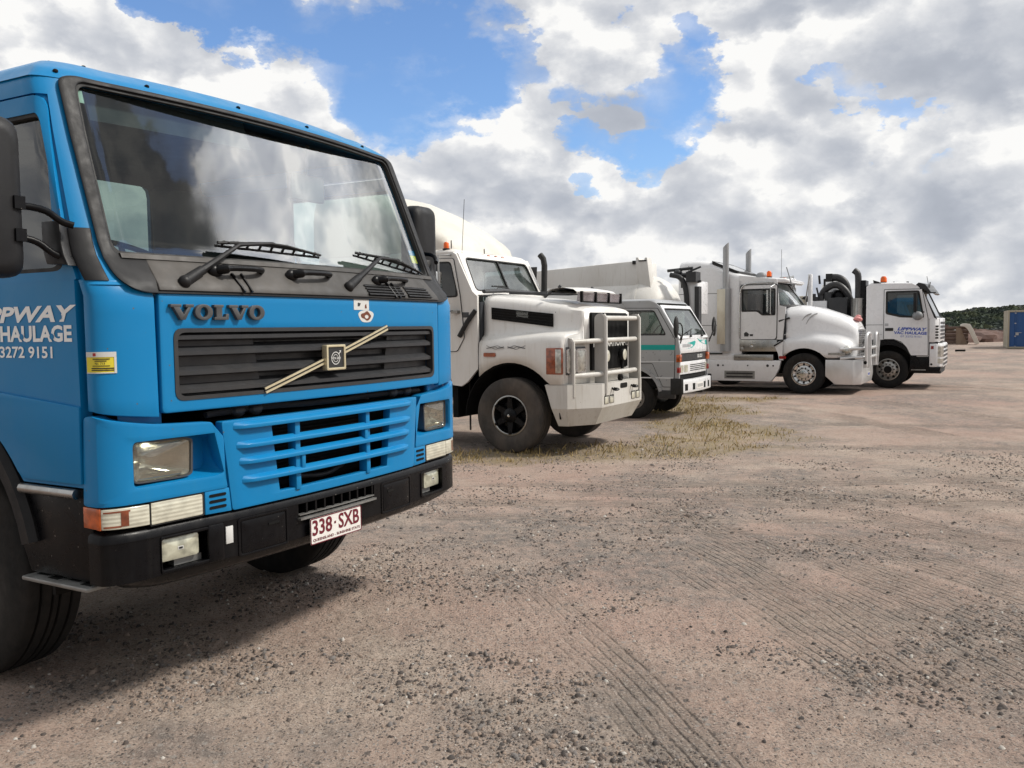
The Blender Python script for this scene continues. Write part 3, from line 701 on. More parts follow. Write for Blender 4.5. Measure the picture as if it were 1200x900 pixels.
# ------------------------------------------------------------------ loose stones and dry grass (nobody could count them)
def scatter_stones():
    n = 170000
    # density falls with distance; positions in view sector and a little beyond
    r = 1.8 * (13.5 / 1.8) ** rng.random(n) ; a = np.radians(rng.uniform(-38, 38, n))
    x, y = r * np.sin(a), r * np.cos(a)
    cl = fbm(x * 1.3 + 40, y * 1.3, 5, .65); _, g, t, gs = ground_fields(x, y)
    keep = rng.random(n) < np.clip((cl - .45) * 5.0 + g * .30 - t * .30, .03, 1) * .72
    x, y, r = x[keep], y[keep], r[keep]; h, *_ = ground_fields(x, y); n = len(x)
    base = np.array([(1, 0, -.4), (.3, .95, -.4), (-.8, .6, -.4), (-.85, -.5, -.4), (.25, -1, -.4), (.55, .25, .62), (-.25, .5, .75), (-.35, -.4, .6), (.3, -.45, .7)])
    tri = np.array([(0, 1, 5), (1, 6, 5), (1, 2, 6), (2, 7, 6), (2, 3, 7), (3, 4, 7), (4, 8, 7), (4, 0, 8), (0, 5, 8), (5, 6, 8), (6, 7, 8)])
    sz = .0025 + .0105 * rng.random(n) ** 4.5 + .00045 * r
    big = rng.random(n) < .012; sz[big] *= 1.9
    th = rng.uniform(0, 2 * PI, n); c_, s_ = np.cos(th), np.sin(th)
    V = base[None] * (1 + rng.uniform(-.3, .3, (n, 9, 3))) * sz[:, None, None] * np.stack([rng.uniform(.7, 1.3, n), rng.uniform(.6, 1.1, n), rng.uniform(.40, .80, n)], -1)[:, None, :]
    VX = V[..., 0] * c_[:, None] - V[..., 1] * s_[:, None] + x[:, None]; VY = V[..., 0] * s_[:, None] + V[..., 1] * c_[:, None] + y[:, None]
    VZ = V[..., 2] + (h + sz * .25)[:, None]
    v = np.stack([VX, VY, VZ], -1).reshape(-1, 3); f = (tri[None] + np.arange(n)[:, None, None] * 9).reshape(-1, 3)
    me = bpy.data.meshes.new('loose_stones'); me.vertices.add(len(v)); me.vertices.foreach_set('co', v.astype(np.float32).ravel())
    me.loops.add(f.size); me.loops.foreach_set('vertex_index', f.astype(np.int32).ravel()); me.polygons.add(len(f)); me.polygons.foreach_set('loop_start', (np.arange(len(f)) * 3).astype(np.int32))
    for nm, col in (('stone_dark', (.07, .062, .058)), ('stone_grey', (.17, .155, .145)), ('stone_tan', (.27, .21, .17)), ('stone_pale', (.45, .42, .38))):
        me.materials.append(mat(nm, col, .9, dirt=.5, dirtcol=(.25, .18, .14), scale=30, spec=.2))
    mi = rng.choice(4, n, p=[.40, .28, .26, .06]); me.update(calc_edges=True); me.polygons.foreach_set('material_index', np.repeat(mi, 11).astype(np.int32))
    o = bpy.data.objects.new('loose_stones', me); COL.objects.link(o); structure(o, 'stuff'); tag(o, 'loose grey and tan crushed stones scattered over the dirt yard', 'gravel')
scatter_stones()

def scatter_grass():
    n = 110000
    x = rng.uniform(-4, 7, n); y = rng.uniform(10.6, 22, n)
    h, g, t, gs = ground_fields(x, y)
    clump = fbm(x * 3.1, y * 3.1, 4, .6)
    keep = rng.random(n) < gs * np.clip((clump - .38) * 4.5, .10, 1)
    x, y, h, gs = x[keep], y[keep], h[keep], gs[keep]; n = len(x)
    ht = (.015 + .055 * rng.random(n) ** 2) * (.6 + .6 * gs); ht[rng.random(n) < .025] *= 2.6
    a = rng.uniform(0, 2 * PI, n); wd = .0035 + .003 * rng.random(n); lean = rng.uniform(.1, .9, n) * ht; la = rng.uniform(0, 2 * PI, n)
    dx, dy = np.cos(a) * wd, np.sin(a) * wd; lx, ly = np.cos(la) * lean, np.sin(la) * lean
    z0 = h - .01
    V = np.stack([np.stack([x - dx, y - dy, z0], -1), np.stack([x + dx, y + dy, z0], -1), np.stack([x + dx * .7 + lx * .4, y + dy * .7 + ly * .4, z0 + ht * .6], -1), np.stack([x + lx, y + ly, z0 + ht], -1)], 1).reshape(-1, 3)
    f = (np.array([(0, 1, 2), (0, 2, 3)])[None] + np.arange(n)[:, None, None] * 4).reshape(-1, 3)
    me = bpy.data.meshes.new('dry_grass'); me.vertices.add(len(V)); me.vertices.foreach_set('co', V.astype(np.float32).ravel())
    me.loops.add(f.size); me.loops.foreach_set('vertex_index', f.astype(np.int32).ravel()); me.polygons.add(len(f)); me.polygons.foreach_set('loop_start', (np.arange(len(f)) * 3).astype(np.int32))
    for nm, col in (('straw', (.44, .33, .15)), ('straw_dark', (.25, .185, .085)), ('grass_green', (.11, .12, .045))): me.materials.append(mat(nm, col, .8, spec=.2))
    me.update(calc_edges=True); me.polygons.foreach_set('material_index', np.repeat(rng.choice(3, n, p=[.60, .34, .06]), 2).astype(np.int32))
    o = bpy.data.objects.new('dry_grass', me); COL.objects.link(o); structure(o, 'stuff'); tag(o, 'sparse straw-coloured dry grass growing around the white bonneted truck', 'grass')
scatter_grass()
# ------------------------------------------------------------------ the blue cab-over truck
def interp(tab, z):
    if z <= tab[0][0]: return tab[0][1]
    for (a, b), (c, d) in zip(tab, tab[1:]):
        if z <= c: return b + (d - b) * (z - a) / (c - a)
    return tab[-1][1]
FT = [(0, .04), (1.93, .04), (2.04, -.045), (2.10, -.07), (2.77, -.32), (2.80, -.335), (2.865, -.43), (2.915, -.60), (2.945, -.85)]
WT = [(0, 1.2), (1.95, 1.2), (2.54, 1.172), (2.76, 1.155), (2.82, 1.10), (2.885, .98), (2.925, .80), (2.945, .60)]
def skin(s, z, d=0.0):
    f = interp(FT, z); w_ = interp(WT, z); rx = .22; ry = .08; bow = interp([(1.9, .06), (2.1, .085)], z)
    sg = 1 if s >= 0 else -1; a = abs(s)
    if a <= 1: x = a * (w_ - rx); y = f - bow * a * a; nx, ny = .1 * a, 1
    elif a <= 2:
        t = (a - 1) * PI / 2; x = w_ - rx + rx * math.sin(t); y = f - bow - ry * (1 - math.cos(t)); nx, ny = math.sin(t), math.cos(t)
    else: x = w_; y = f - bow - ry - (a - 2); nx, ny = 1, 0
    l = math.hypot(nx, ny)
    return (sg * (x + d * nx / l), y + d * ny / l, z)

BT = thing('cabover_truck', 'bright blue cab-over truck nearest the camera with black bumper and diagonal grille bar', 'truck', (-.88867, 4.29605, 0), A0)
B = BT
def mir(q): return [(-a, b) for a, b in q]
def q_rect(s0, s1, z0, z1): return [(s0, z0), (s1, z0), (s1, z1), (s0, z1)]

# --- cab shell: roof, rear wall, side panels behind the doors, windscreen header
mb = MB()
def loop(z, inset=0.0):
    pts = []
    for k in range(-40, 41):
        s = k / 20
        p = skin(s, z, -inset); pts.append((p[0], p[1], z - inset * .6))
    wv = interp(WT, z)
    yr = -2.12 + max(0, z - 2.8) * 1.2
    for t in (.25, .5, .75): y0 = pts[-1][1]; pts.append((wv, y0 + (yr - y0) * t, z))
    pts.append((wv - .05, yr, z)); pts.append((-(wv - .05), yr, z))
    for t in (.75, .5, .25): y0 = pts[0][1]; pts.append((-wv, y0 + (yr - y0) * t, z))
    return pts
zs = [2.76, 2.78, 2.80, 2.82, 2.845, 2.865, 2.885, 2.90, 2.915, 2.93, 2.938, 2.945]
secs = [loop(z) for z in zs]
mb.grid(secs, wrap=True)
top_ = secs[-1]; cz = 2.965
mid = [((p[0]) * .6, -1.35 + (p[1] + 1.35) * .6, 2.958) for p in top_]
mb.grid([top_, mid, [(p[0] * .01, -1.35 + (p[1] + 1.35) * .01, cz) for p in mid]], wrap=True)
roof = mb.build('roof', M['blue'], B, ang=60)
for s_, z_ in ((.75, 2.815), (.2, 2.82), (-.35, 2.82), (-.95, 2.815), (1.5, 2.79), (1.30, 2.90), (.62, 2.93), (.28, 2.93), (-.2, 2.93), (-.75, 2.925), (1.9, 2.90)):
    rb = MB(); p = skin(s_, z_, .002); rb.ball(p, .011, .011, .009, 6, 8); rb.build('roof_bolt', M['dark'], roof)
mb = MB()
for q in (1, -1):   # door opening surround: pillar, rail, rear quarter
    fl = (lambda c: c) if q == 1 else mir
    mb.patch(skin, fl([(1.22, 1.935), (2.035, 1.935), (1.78, 2.045), (1.30, 2.045)]), 10, 3, -.05, 0)
    mb.patch(skin, fl([(1.30, 2.045), (1.78, 2.045), (1.615, 2.69), (1.25, 2.78)]), 8, 14, -.05, 0)
    mb.patch(skin, fl([(1.25, 2.685), (4.0, 2.685), (4.0, 2.775), (1.25, 2.775)]), 24, 2, -.05, 0)
    mb.patch(skin, fl([(1.93, 1.95), (2.12, 1.95), (1.95, 2.69), (1.50, 2.69)]), 6, 10, -.035, -.014)
    mb.patch(skin, fl([(3.10, 1.17), (3.98, 1.17), (3.98, 2.72), (3.10, 2.72)]), 3, 8, -.05, 0)
mb.patch(skin, [(-1.4, 2.755), (1.4, 2.755), (1.4, 2.785), (-1.4, 2.785)], 40, 1, -.05, 0)
mb.panel(frontR(-2.12), rect(-1.15, 1.15, 1.25, 2.85), [roundpoly(rect(-.72, .72, 2.18, 2.72), .08)], -.03, .0)
mb.build('cab_shell', M['blue'], B, ang=50)
mb = MB()   # dark lining
mb.panel(frontR(-2.07), rect(-1.13, 1.13, 1.3, 2.84), [roundpoly(rect(-.70, .70, 2.2, 2.70), .08)], -.01, .01)
mb.box(-.98, .98, -2.0, -.55, 2.755, 2.77); mb.box(-1.15, 1.15, -2.08, -.25, 1.42, 1.5)
for q in (-1, 1): mb.box(q * 1.10 - .01, q * 1.10 + .01, -2.05, -1.22, 1.5, 2.68)
mb.build('interior_lining', M['interior'], B)
mb = MB(); mb.sheet(frontR(-2.10), rect(-.74, .74, 2.16, 2.74), 1, 1); mb.build('rear_window', M['glass_side'], B, recalc=False)

# --- corner panels
for q in (1, -1):
    mb = MB(); c = [(.995, 1.424), (2.028, 1.462), (2.03, 1.955), (1.0, 1.955)]
    mb.patch(skin, c if q == 1 else mir(c), 22, 8, -.03, .004)
    c2 = [(.95, 1.36), (1.55, 1.38), (1.62, 1.47), (.95, 1.45)]; mb.patch(skin, c2 if q == 1 else mir(c2), 8, 2, -.07, -.05)
    cp = mb.build('corner_panel', M['blue'], B, bevel=.004, ang=50)
    if q == 1:
        mb = MB(); mb.patch(skin, q_rect(1.50, 2.02, 1.607, 1.684), 6, 1, .004, .006); st = mb.build('fleet_sticker', M['yellow'], cp)
        st['label'] = 'small yellow and white fleet sticker'
        mb = MB(); mb.patch(skin, q_rect(1.50, 2.02, 1.666, 1.685), 6, 1, .006, .0075); mb.patch(skin, q_rect(1.50, 1.53, 1.607, 1.684), 1, 1, .006, .0073); mb.patch(skin, q_rect(1.50, 2.02, 1.605, 1.609), 6, 1, .006, .0073)
        mb.build('sticker_border', M['paper'], st)
        mb = MB()
        def sf(u, v, d): return skin(2.0 - u * 6.2, v, d)     # u metres, rightwards towards the front
        for (vv, u0, u1, hh) in ((1.657, .015, .066, .0035), (1.650, .023, .058, .003), (1.622, .008, .075, .004), (1.615, .008, .075, .0035), (1.632, .014, .066, .0025)):
            mb.patch(sf, [(u0, vv), (u1, vv), (u1, vv + hh), (u0, vv + hh)], 4, 1, .0065, .0075)
        add_text(mb, sf, 'No. 713', .024, 1.638, .008, .03, .0075, bold=.01)
        mb.build('sticker_print', M['black_ink'], st)
        mb = MB(); mb.patch(sf, [(.017, 1.670), (.028, 1.670), (.028, 1.681), (.017, 1.681)], 1, 1, .0075, .0085); mb.build('sticker_logo', M['red'], st)

# --- doors
def dfn(u, v, d): return skin(u, v, d)
for q in (1, -1):
    fl = (lambda c: c) if q == 1 else mir
    O = quad4(fl([(2.050, 1.475), (3.07, 1.475), (3.07, 2.675), (1.63, 2.675)]), [.02, .02, .04, (.25, .06)], 5, 8)
    I = quad4(fl([(2.062, 1.990), (2.98, 1.990), (2.98, 2.605), (1.835, 2.605)]), [(.08, .06), .06, .06, (.16, .06)], 5, 8)
    # keep the front edge lines of the door following the pillar
    def bend(u, v, d, q=q):
        a = abs(u)
        if v < 1.95 and a < 2.07: a = max(a, 2.035)
        return skin(q * a, v, d)
    mb = MB(); O2 = quad4(fl([(2.035, 1.955), (3.07, 1.955), (3.07, 2.675), (1.63, 2.675)]), [.01, .01, .04, (.25, .06)], 5, 8)
    mb.ring(skin, O2, I, -.04, .006, 3)
    arch = [(a, b) for a, b in arcpts(3.11, .72, .80, math.radians(92), math.radians(145), 9)]
    low = [(2.045, 1.955), (2.06, 1.17), (2.44, 1.17)] + [p for p in arch[::-1] if p[1] > 1.18] + [(3.07, 1.955)]
    mb.panel(skin, fl(low), [], -.04, .008)
    dr = mb.build('door', M['blue'], B, ang=45)
    mb = MB(); mb.panel(skin, fl([(2.06, 1.478), (2.065, 1.185), (2.43, 1.185)] + [p for p in arcpts(3.11, .72, .815, math.radians(95), math.radians(143), 9)][::-1] + [(3.05, 1.535), (2.6, 1.525)]), [], .006, .020)
    mb.build('lower_skin', M['blue'], dr, bevel=.005)
    mb = MB(); mb.sheet(skin, fl([(2.035, 1.97), (3.0, 1.97), (3.0, 2.62), (1.80, 2.62)]), 10, 8, -.018); mb.build('side_window', M['glass_side'], dr, recalc=False, ang=60)
    mb = MB(); J = quad4(fl([(2.078, 2.005), (2.965, 2.005), (2.965, 2.590), (1.855, 2.590)]), [(.08, .06), .06, .06, (.16, .06)], 5, 8)
    mb.ring(skin, I, J, -.022, .002, 1); mb.build('window_seal', M['rubber'], dr)
    if q == 1:
        mb = MB()
        def df(u, v, d): return skin(2.0 - u, v, d + .006) if u < 0 else skin(2, v, d)
        yb = skin(2.0, 1.8)[1]
        def df(u, v, d): return (1.2 + .009 + d, u, v)
        add_text(mb, df, 'LIPPWAY', -.845, 1.799, .063, .682, .001, bold=.035, shear=.25)
        add_text(mb, df, 'VAC HAULAGE', -.885, 1.723, .064, .690, .001, bold=.035)
        add_text(mb, df, '07 3272 9151', -.765, 1.660, .046, .448, .001, bold=.02)
        mb.build('door_lettering', M['white_letter'], dr, recalc=False)
        for yy, vv in ((-.262, 1.808), (-.505, 1.733), (-.315, 1.733)):
            mb = MB(); mb.prism(side(1.211), [(yy + .013 * math.cos(t), vv + .010 + (.013 if 1.2 < t < 1.9 else .011) * math.sin(t)) for t in [k * PI / 6 for k in range(12)]], 0, .0012)
            mb.build('letter_drop', M['blue'], dr)
    mb = MB(); mb.tube([skin(q * 2.80, 1.86, .01), skin(q * 2.80, 1.86, .04), skin(q * 2.97, 1.86, .04), skin(q * 2.97, 1.86, .01)], .012, 8, smooth=1); mb.build('door_handle', M['black_trim'], dr)

# --- windscreen and its surround, cowl
mb = MB(); 
def wsf(s_, z_, d=0.0): return skin(s_, z_, d - .034 * max(0, 1 - s_ * s_))
mb.sheet(wsf, [(-1.32, 2.0), (1.32, 2.0), (1.27, 2.785), (-1.27, 2.785)], 60, 24, -.012)
ws = mb.build('windscreen', M['glass'], B, recalc=False, ang=90)
A_ = quad4([(-1.40, 1.905), (1.40, 1.905), (1.43, 2.782), (-1.43, 2.782)], [(.42, .10), (.42, .10), (.24, .06), (.24, .06)], 8, 22)
B_ = quad4([(-1.26, 2.055), (1.26, 2.055), (1.225, 2.760), (-1.225, 2.760)], [(.10, .05), (.10, .05), (.16, .05), (.16, .05)], 8, 22)
mb = MB(); mb.ring(skin, A_, B_, -.02, .020, 3); mb.build('windscreen_surround', M['black_trim'], B, bevel=.006, ang=50)
mb = MB(); C_ = quad4([(-1.235, 2.070), (1.235, 2.070), (1.205, 2.747), (-1.205, 2.747)], [(.10, .05), (.10, .05), (.16, .05), (.16, .05)], 8, 22)
mb.ring(skin, quad4([(-1.28, 2.048), (1.28, 2.048), (1.25, 2.765), (-1.25, 2.765)], [(.10, .05)] * 4, 8, 22), C_, -.015, .008, 1); mb.build('glass_seal', M['rubber'], ws)
mb = MB(); mb.patch(skin, q_rect(1.12, 1.33, 2.675, 2.728), 3, 2, -.016, -.014); l_ = mb.build('registration_label', M['greenpaper'], ws)
mb = MB(); mb.patch(skin, q_rect(-1.19, -1.01, 2.14, 2.185), 3, 1, -.016, -.014); mb.build('service_sticker', M['yellow'], ws)
mb = MB(); mb.patch(skin, q_rect(-1.19, -1.01, 2.186, 2.215), 3, 1, -.016, -.014); mb.build('service_sticker', M['blue'], ws)
mb = MB()
mb.patch(skin, [(-.985, 1.918), (.985, 1.918), (.97, 2.045), (-.97, 2.045)], 40, 5, .0, .024)
cw = mb.build('cowl_panel', M['grey_cowl'], B, bevel=.004, ang=50)
mb = MB(); mb.patch(skin, q_rect(-1.20, 1.20, 2.043, 2.062), 40, 1, .01, .03); mb.build('cowl_lip', M['grey_cowl'], cw, ang=60)
mb = MB()
for c in (((-.26, 1.925), (-.60, 1.925), (-.60, 1.985), (-.275, 1.985)), ((-.635, 1.925), (-.90, 1.93), (-.88, 1.985), (-.635, 1.985))):
    mb.patch(skin, list(c), 6, 2, .020, .0255)
vt = mb.build('cowl_vent', M['dark'], cw)
mb = MB()
for a, b_ in ((-.26, -.60), (-.635, -.895)):
    for k in range(4): mb.patch(skin, [(a, 1.932 + k * .0145), (b_, 1.932 + k * .0145), (b_, 1.938 + k * .0145), (a, 1.938 + k * .0145)], 6, 1, .024, .032)
mb.build('vent_slat', M['black_trim'], vt)
for a, b_ in ((.68, .42), (.25, -.02), (-.40, -.70)):   # step handles for cleaning the glass
    mb = MB(); P_ = lambda s, z, d: skin(s, z, d)
    mb.tube([P_(a, 2.008, .02), P_(a - .02, 2.014, .07), P_(a - .06, 2.020, .085), P_(b_ + .03, 2.022, .075), P_(b_, 2.015, .02)], [.022, .02, .012, .012, .014], 10, smooth=2)
    mb.ball(skin(a, 2.005, .03), .035, .02, .03, 8, 10)
    if a != .25: mb.tube([P_(a - .08, 2.0, .03), P_(a - .10, 1.922, .03)], .007, 6); mb.tube([P_(a - .13, 2.0, .03), P_(a - .14, 1.922, .03)], .006, 6)
    mb.build('grab_handle', M['black_bumper'], cw)
def wiper(pv, el, b0, b1, bend_):
    mb = MB()
    p0 = Vector(skin(*pv, .03)); p1 = Vector(skin(*el, .055))
    mb.ball(p0, .027, .025, .027, 8, 12)
    d = (p1 - p0)
    mb.tube([p0, p0 + d * .3], [.024, .020], 10); mb.tube([p0 + d * .25, p0 + d * .6, p1], [.016, .013, .009], 8)
    q = Vector(skin(*bend_, .045)); mb.tube([p1, p1.lerp(q, .15), q], .008, 8)
    wpr = mb.build('wiper', M['black_trim'], B)
    mb = MB()
    a, b_ = Vector(skin(*b0, .022)), Vector(skin(*b1, .018)); mid_ = a.lerp(b_, .5) + Vector((0, .012, .012))
    pts = [a, a.lerp(mid_, .5) + Vector((0, .004, .006)), mid_, mid_.lerp(b_, .5) + Vector((0, .004, .006)), b_]
    mb.tube(pts, .007, 6, smooth=1)
    a2, b2 = a + Vector((0, -.016, -.012)), b_ + Vector((0, -.010, -.010)); mb.tube([a2, a2.lerp(b2, .5), b2], .006, 6)
    for k in range(9):
        t = (k + .5) / 9; mb.tube([a.lerp(b_, t) + Vector((0, .004, .010)), a2.lerp(b2, t)], .006, 5)
    # second bow of the blade frame
    mb.tube([a.lerp(b_, .08) + Vector((0, .014, .002)), a.lerp(b_, .5) + Vector((0, .03, .026)), a.lerp(b_, .92) + Vector((0, .014, .002))], .006, 6, smooth=1)
    mb.build('wiper_blade', M['rubber'], wpr)
wiper((.86, 1.955), (.515, 2.128), (.60, 2.135), (-.03, 2.118), (.30, 2.150))
wiper((-.12, 1.965), (-.50, 2.132), (-.33, 2.150), (-1.02, 2.075), (-.72, 2.135))

# --- front panel with the upper grille
mb = MB()
O = quad4([(-.985, 1.437), (.985, 1.437), (.985, 1.908), (-.985, 1.908)], [.02, .02, .012, .012], 4, 24)
I = quad4([(-.918, 1.490), (.918, 1.490), (.918, 1.762), (-.918, 1.762)], .035, 4, 24)
mb.ring(skin, O, I, -.03, .010, 4)
fp = mb.build('front_panel', M['blue'], B, bevel=.004, ang=50)
mb = MB(); mb.ring(skin, quad4([(-.926, 1.482), (.926, 1.482), (.926, 1.770), (-.926, 1.770)], .04, 4, 24), quad4([(-.908, 1.498), (.908, 1.498), (.908, 1.753), (-.908, 1.753)], .035, 4, 24), -.03, .013, 1)
mb.patch(skin, q_rect(-.915, .915, 1.49, 1.76), 30, 2, -.075, -.055)
# end panels stand further out than the open middle
for q in (1, -1):
    c = [(.45, 1.495), (.91, 1.495), (.91, 1.757), (.50, 1.757)]; mb.patch(skin, c if q == 1 else mir(c), 8, 2, -.06, -.034)
gr_ = mb.build('upper_grille', M['grille_black'], fp, ang=40)
def blade(mb, zc, s0, s1, dep, th, back=-.055, n=34):
    """a horizontal louvre, wedge section, following the curved front"""
    secs = []
    for k in range(n + 1):
        s_ = s0 + (s1 - s0) * k / n; e = min(1, min(k, n - k) / 1.2 + .25)
        secs.append([skin(s_, zc + th * .9, back), skin(s_, zc + th * .15, dep * e), skin(s_, zc - th * .25, dep * e), skin(s_, zc - th * .55, back)])
    mb.loft(secs)
for zc in (1.735, 1.672, 1.592, 1.520):
    mb = MB(); blade(mb, zc, .905, -.905, .006, .040); mb.build('louvre', M['grille_black'], gr_, ang=30, bevel=.0)
# diagonal bar and square badge
mb = MB()
def strip(p0, p1, w_, d0, d1, mb):
    (a, b_), (c, e_) = p0, p1; l = math.hypot((c - a) * .98, e_ - b_); nx, nz = -(e_ - b_) / l * w_ / 2, (c - a) * .98 / l * w_ / 2
    mb.patch(skin, [(a + nx, b_ + nz), (a - nx, b_ - nz), (c - nx, e_ - nz), (c + nx, e_ + nz)], 1, 14, d0, d1)
strip((.475, 1.495), (-.42, 1.764), .028, .004, .016, mb)
bar = mb.build('diagonal_bar', M['black_trim'], fp)
mb = MB()
for off in (-.0085, .0085): strip((.475 - off * .3, 1.495 - off), (-.42 - off * .3, 1.764 - off), .009, .014, .021, mb)
mb.build('bar_stripe', M['gold'], bar)
def bf(u, v, d): return skin(.027 - u / .98, 1.625 + v, d)
mb = MB(); mb.ring(bf, quad4(rect(-.068, .068, -.060, .060), .008, 3, 3), quad4(rect(-.056, .056, -.049, .049), .004, 3, 3), .005, .036, 1)
bd = mb.build('badge', M['gold'], fp, bevel=.0015)
mb = MB(); mb.patch(bf, rect(-.058, .058, -.051, .051), 2, 2, .01, .031); mb.build('badge_plate', M['black_ink'], bd)
mb = MB()
def ringo(r0, r1, cx, cy, a0=0, a1=2 * PI, n=28):
    P_ = [[bf(cx + r * math.cos(a0 + (a1 - a0) * k / n), cy + r * math.sin(a0 + (a1 - a0) * k / n), .0325) for k in range(n + 1)] for r in (r0, r1)]
    mb.grid(P_)
ringo(.027, .031, -.002, -.004); ringo(.016, .0185, -.002, -.004)
add_text(mb, bf, 'VOLVO', -.036, -.009, .010, .068, .033, bold=.02)
mb.add([bf(.018, .016, .0325), bf(.022, .013, .0325), bf(.034, .027, .0325), bf(.031, .030, .0325)], [(0, 1, 2, 3)])
mb.add([bf(.022, .031, .0325), bf(.036, .033, .0325), bf(.035, .018, .0325), bf(.032, .028, .0325)], [(0, 1, 2, 3)])
mb.build('badge_emblem', M['paper'], bd, recalc=False)
# slab-serif name
def slab_letters(mb, fn):
    """V O L V O as heavy slab-serif shapes, unit height 1"""
    def V(x, w_):
        mb.prism(fn, [(x + .10 * w_, .86), (x + .36 * w_, .86), (x + .56 * w_, .34), (x + .76 * w_, .86), (x + .90 * w_, .86), (x + .62 * w_, 0), (x + .42 * w_, 0)], 0, 1)
        mb.prism(fn, [(x, .80), (x + .46 * w_, .80), (x + .46 * w_, 1), (x, 1)], 0, 1.02); mb.prism(fn, [(x + .64 * w_, .80), (x + w_, .80), (x + w_, 1), (x + .64 * w_, 1)], 0, 1.02)
    def O(x, w_):
        A1 = [(x + w_ / 2 + w_ / 2 * math.cos(t), .5 + .52 * math.sin(t)) for t in [k * PI / 12 for k in range(24)]]
        A2 = [(x + w_ / 2 + w_ * .21 * math.cos(t), .5 + .33 * math.sin(t)) for t in [k * PI / 12 for k in range(24)]]
        mb.ring(fn, A1, A2, 0, 1, 1)
    V(0, 1.30); O(1.36, 1.06)
    mb.prism(fn, [(2.50, 0), (3.38, 0), (3.38, .40), (3.22, .40), (3.18, .20), (2.98, .20), (2.98, .82), (3.08, .82), (3.08, 1), (2.50, 1), (2.50, .82), (2.62, .82), (2.62, .18), (2.50, .18)], 0, 1)
    V(3.42, 1.26); O(4.72, 1.06)
mb = MB(); kx = .462 / 5.78
def lf(u, v, d): return skin(.945 - u * kx / .98, 1.803 + v * .062, .008 + d * .020)
slab_letters(mb, lf); mb.build('name_lettering', M['grey_letter'], fp, bevel=.0015, ang=30)
mb = MB(); mb.patch(skin, q_rect(-.145, -.27, 1.853, 1.909), 2, 1, .010, .0115); sk_ = mb.build('torn_sticker', M['paper'], fp)
mb = MB()
for (cx, cy, rx_, ry_, s0) in ((-.245, 1.822, .062, .034, 0),):
    out_ = [(cx + rx_ * math.cos(t) * (1 + .12 * math.sin(3 * t)), cy + ry_ * math.sin(t) * (1 + .1 * math.cos(2 * t))) for t in [k * PI / 10 for k in range(20)]]
    mb.panel(skin, out_, [], .010, .0112)
mb.build('filler_patch', M['paper'], fp)
mb = MB()
ou = [(-.243 + .036 * math.cos(t) * (1 + .2 * math.sin(2 * t + 1)), 1.824 + .021 * math.sin(t) * (1 + .25 * math.cos(3 * t))) for t in [k * PI / 10 for k in range(20)]]
iu = [(-.249 + .017 * math.cos(t), 1.820 + .010 * math.sin(t)) for t in [k * PI / 10 for k in range(20)]]
mb.ring(skin, ou, iu, .0105, .0125, 1); mb.build('rust_spot', M['rust'], fp)
mb = MB(); mb.patch(skin, [(-.175, 1.872), (-.19, 1.872), (-.20, 1.886), (-.178, 1.889)], 1, 1, .011, .013); mb.build('sticker_mark', M['grille_black'], sk_)
mb = MB(); mb.patch(skin, [(-.235, 1.862), (-.25, 1.862), (-.245, 1.884), (-.236, 1.876)], 1, 1, .011, .013); mb.build('sticker_mark', M['rust'], sk_)

def skH(s_, z_, d=0.0): return skin(s_, z_, d - .016)
